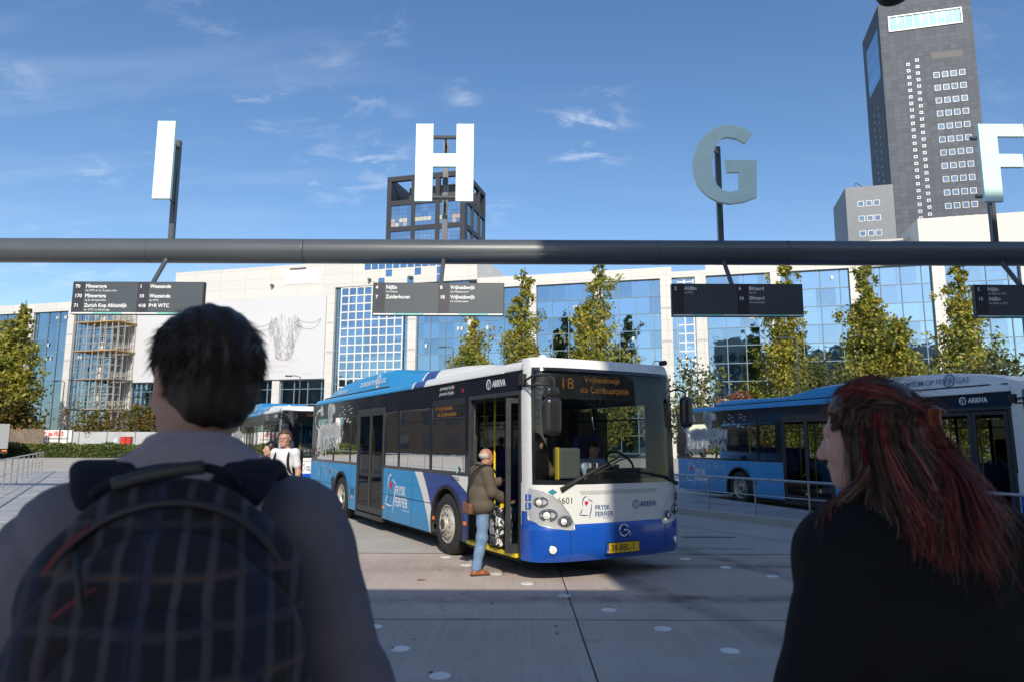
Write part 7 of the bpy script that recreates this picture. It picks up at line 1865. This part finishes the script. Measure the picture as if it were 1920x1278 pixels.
hb = sdf_mesh('hair', base, .006, .02, HB, yw, disp=lambda x, y, z: .002 * np.sin(110 * x + 8 * z) * np.sin(95 * y + 6 * z))
rr_ = random.Random(12); paths = []; wd = []; mi = []
def spl(pts, n=12):
    o = []; P_ = [pts[0] * 2 - pts[1]] + pts + [pts[-1] * 2 - pts[-2]]
    for i in range(1, len(P_) - 2):
        for k in range(n if i < len(P_) - 3 else n + 1):
            t = k / n; p0, p1, p2, p3 = P_[i - 1:i + 3]
            o.append(.5 * ((2 * p1) + (p2 - p0) * t + (2 * p0 - 5 * p1 + 4 * p2 - p3) * t * t + (3 * p1 - p0 - 3 * p2 + p3) * t ** 3))
    return o
H_ = lambda x, y, z: Vector(hp_(T, s, x, y, z))
def on(p, r): d = (p - C0); q = Vector((T.to_3x3().inverted() @ d)); k = math.sqrt((q.x / .085) ** 2 + (q.y / .104) ** 2 + (q.z / .095) ** 2) / s; return C0 + d * (r / max(k, 1e-3))
# upper layer: from the hair line over the crown and sides to the clip
for i in range(7500):
    sd_ = rr_.choice((-1, 1)); u = rr_.random()
    a0 = sd_ * rr_.uniform(.05, 1.5); e0 = rr_.uniform(.30, 1.25) if abs(a0) < .8 else rr_.uniform(-.12, 1.0)
    p0 = C0 + (skull_pt(T, s, a0, e0, 1.0) - C0) * 1.05
    lift = rr_.uniform(1.05, 1.11)
    pm = on(p0.lerp(clip, .4) + Vector((0, 0, .02 + .03 * (e0 > .8))), lift); pm2 = on(p0.lerp(clip, .75) + Vector((0, 0, .008)), lift * .99)
    P4 = [p0, pm, pm2, clip + Vector((rr_.gauss(0, .007), rr_.gauss(0, .007), rr_.gauss(0, .009)))]
    if rr_.random() < .12: P4 = [q + Vector((rr_.gauss(0, .004),) * 3) for q in P4]
    paths.append(spl(P4, 5)); wd.append(.0020)
    side = (a0 > 0); back = e0 < 1.05
    red = (.25 < e0 < .85 and abs(a0) > .35) and rr_.random() < .92 - .5 * abs(e0 - .55)
    mi.append(((3 if .42 < e0 < .52 else 2) if red else (1 if e0 > .85 and rr_.random() < .35 else 0)))
# tail falling from the clip, blown to the right
for i in range(3600):
    a = rr_.gauss(0, 1); b = rr_.gauss(0, 1); L_ = rr_.uniform(.19, .29)
    fl = WX * (.016 + .021 * a) - WY * (.02 + .03 * b) * 1.0
    p0 = clip + Vector((rr_.gauss(0, .006), rr_.gauss(0, .006), rr_.gauss(0, .006)))
    p1 = clip + WX * (.012 + .012 * a) - WY * .016 + Vector((0, 0, -.06)); p2 = clip + fl * .75 + WX * .01 + Vector((0, 0, -L_ * .55)) - WY * .01; p3 = clip + fl * 1.35 + Vector((0, 0, -L_ * .88)); p4 = clip + fl * 1.5 + WX * rr_.gauss(0, .012) + Vector((0, 0, -L_))
    paths.append(spl([p0, p1, p2, p3, p4], 4)); wd.append(.0020); mi.append((2 if rr_.random() < .85 else 3) if math.sin(a * 4 + 1) > .1 else (0 if rr_.random() < .8 else 1))
# lower layer: from the nape and behind the ears, over scarf and shoulders
for i in range(8000):
    ang = rr_.uniform(-2.7, 2.7); a0 = math.pi + ang * .55; e0 = rr_.uniform(-.55, .45)
    p0 = C0 + (skull_pt(T, s, a0, e0, 1.0) - C0) * 1.05
    out = (p0 - C0); out.z = 0; out.normalize()
    L_ = rr_.uniform(.15, .27); k = rr_.gauss(0, 1); lock = math.sin(ang * 6) * .012
    p1 = p0 + out * .014 + Vector((0, 0, -.06)); sway = WX * (.012 + .010 * k + lock)
    p2 = p0 + out * (.030 + .009 * k) + Vector((0, 0, -.15)) + sway * .8; p3 = p0 + out * (.040 + .012 * k) + Vector((0, 0, -L_ * .8 - .04)) + sway * 1.6; p4 = p3 + Vector((0, 0, -L_ * .25)) + WX * (rr_.gauss(.004, .012)) + out * rr_.gauss(0, .008)
    paths.append(spl([p0, p1, p2, p3, p4], 4)); wd.append(.0024)
    clump = math.sin(ang * 9 + 1.0) > .55
    mi.append((2 if rr_.random() < .8 else 3) if (clump and rr_.random() < .9) else (1 if math.sin(ang * 13) > .7 else 0))
# cover over the back of the head below the clip line
for i in range(3600):
    sg_ = rr_.choice((-1, 1)); a0 = sg_ * rr_.uniform(1.25, math.pi); e0 = rr_.uniform(-.35, .62)
    p0 = C0 + (skull_pt(T, s, a0, e0, 1.0) - C0) * 1.075
    p1 = on(p0 + Vector((0, 0, -.035)) + Vector((rr_.gauss(0, .003), rr_.gauss(0, .003), 0)), 1.09); p2 = on(p0 + Vector((0, 0, -.075)), 1.10); p2.z = p0.z - .075
    o2 = (p2 - C0); o2.z = 0; o2.normalize(); p3 = p2 + Vector((0, 0, -rr_.uniform(.05, .13))) + o2 * .012 + WX * rr_.uniform(0, .02)
    paths.append(spl([p0, p1, p2, p3], 4)); wd.append(.0026); mi.append(2 if math.sin(a0 * 7 + .4) > .75 and rr_.random() < .85 else (1 if math.sin(a0 * 15) > .85 else 0))
# the front lock that falls along the cheek over her left shoulder
for i in range(900):
    q_ = abs(rr_.gauss(0, 1))
    p0 = H_(-.086, -.03 + rr_.gauss(0, .012), -.02 + rr_.gauss(0, .015)); L_ = rr_.uniform(.18, .27)
    p1 = H_(-.098, -.015, -.08) + Vector((rr_.gauss(0, .004), rr_.gauss(0, .006), 0)); p2 = H_(-.10, .02, -.14) - WX * .03 + Vector((rr_.gauss(0, .008), rr_.gauss(0, .006), 0)); p3 = H_(-.10, .03, -.20) - WX * (.055 + .01 * q_) - WY * .03 + Vector((rr_.gauss(0, .010), rr_.gauss(0, .008), rr_.gauss(0, .02))); p4 = p3 + Vector((0, 0, -.05)) + Vector((rr_.gauss(0, .01), 0, 0))
    paths.append(spl([p0, p1, p2, p3, p4], 4)); wd.append(.0018); mi.append(rr_.choice((0, 1, 1, 2)))
# fly-aways
for i in range(260):
    p0 = C0 + (skull_pt(T, s, rr_.uniform(-3.1, 3.1), rr_.uniform(.2, 1.3), 1.0) - C0) * 1.16; d = (p0 - C0).normalized()
    p1 = p0 + d * .012 + WX * .015; p2 = p0 + d * rr_.uniform(.01, .035) + WX * rr_.uniform(.02, .06) + Vector((0, 0, -.02))
    paths.append(spl([p0, p1, p2], 4)); wd.append(.0009); mi.append(1)
for i in range(420):
    z = rr_.uniform(-.05, -.26); p0 = clip + WX * (.02 + (-z) * .30) + Vector((0, 0, z)) - WY * .02; p1 = p0 + WX * rr_.uniform(.01, .03) + Vector((0, 0, rr_.uniform(-.03, .01))); p2 = p1 + WX * rr_.uniform(.01, .04) + Vector((0, 0, rr_.uniform(-.07, -.01)))
    paths.append(spl([p0, p1, p2], 4)); wd.append(.0009); mi.append(rr_.choice((0, 1)))
ribbons('hair_strands', paths, wd, [HB, HL, HR_, HP], hb, mi)
cc_ = clip + WX * .008 - WY * .006
cm = sdf_mesh('hair_clip', [rbox(cc_, (.015, .013, .019), .005), cap(cc_ + WX * .006 + Vector((0, 0, .018)), cc_ + WX * .026 + Vector((0, 0, .012)), .008, .006), cap(cc_ + WX * .006 + Vector((0, 0, -.016)), cc_ + WX * .026 + Vector((0, 0, -.010)), .008, .006)], .002, .004, mat('tortoise_clip', (.16, .035, .015), .2, var=.5, scale=60), hb)
# dark shoulder bag strap at her right side
wb = empty('shoulder_bag', (.845, 1.50, PLT), BR, 'black shoulder bag hanging at the right side of the red haired woman', 'bag')
sdf_mesh('bag_body', [rbox((.30, -.02, 1.02), (.08, .15, .17), .05)], .01, .02, BLK, wb, disp=folds(.005, 1, 14))
MB().path(q3([(.29, -.12, 1.17), (.24, -.10, 1.38), (.15, -.03, 1.56), (.24, .08, 1.38), (.29, .09, 1.17)]), .016, 6).build('strap', BLK, wb, smooth=True)
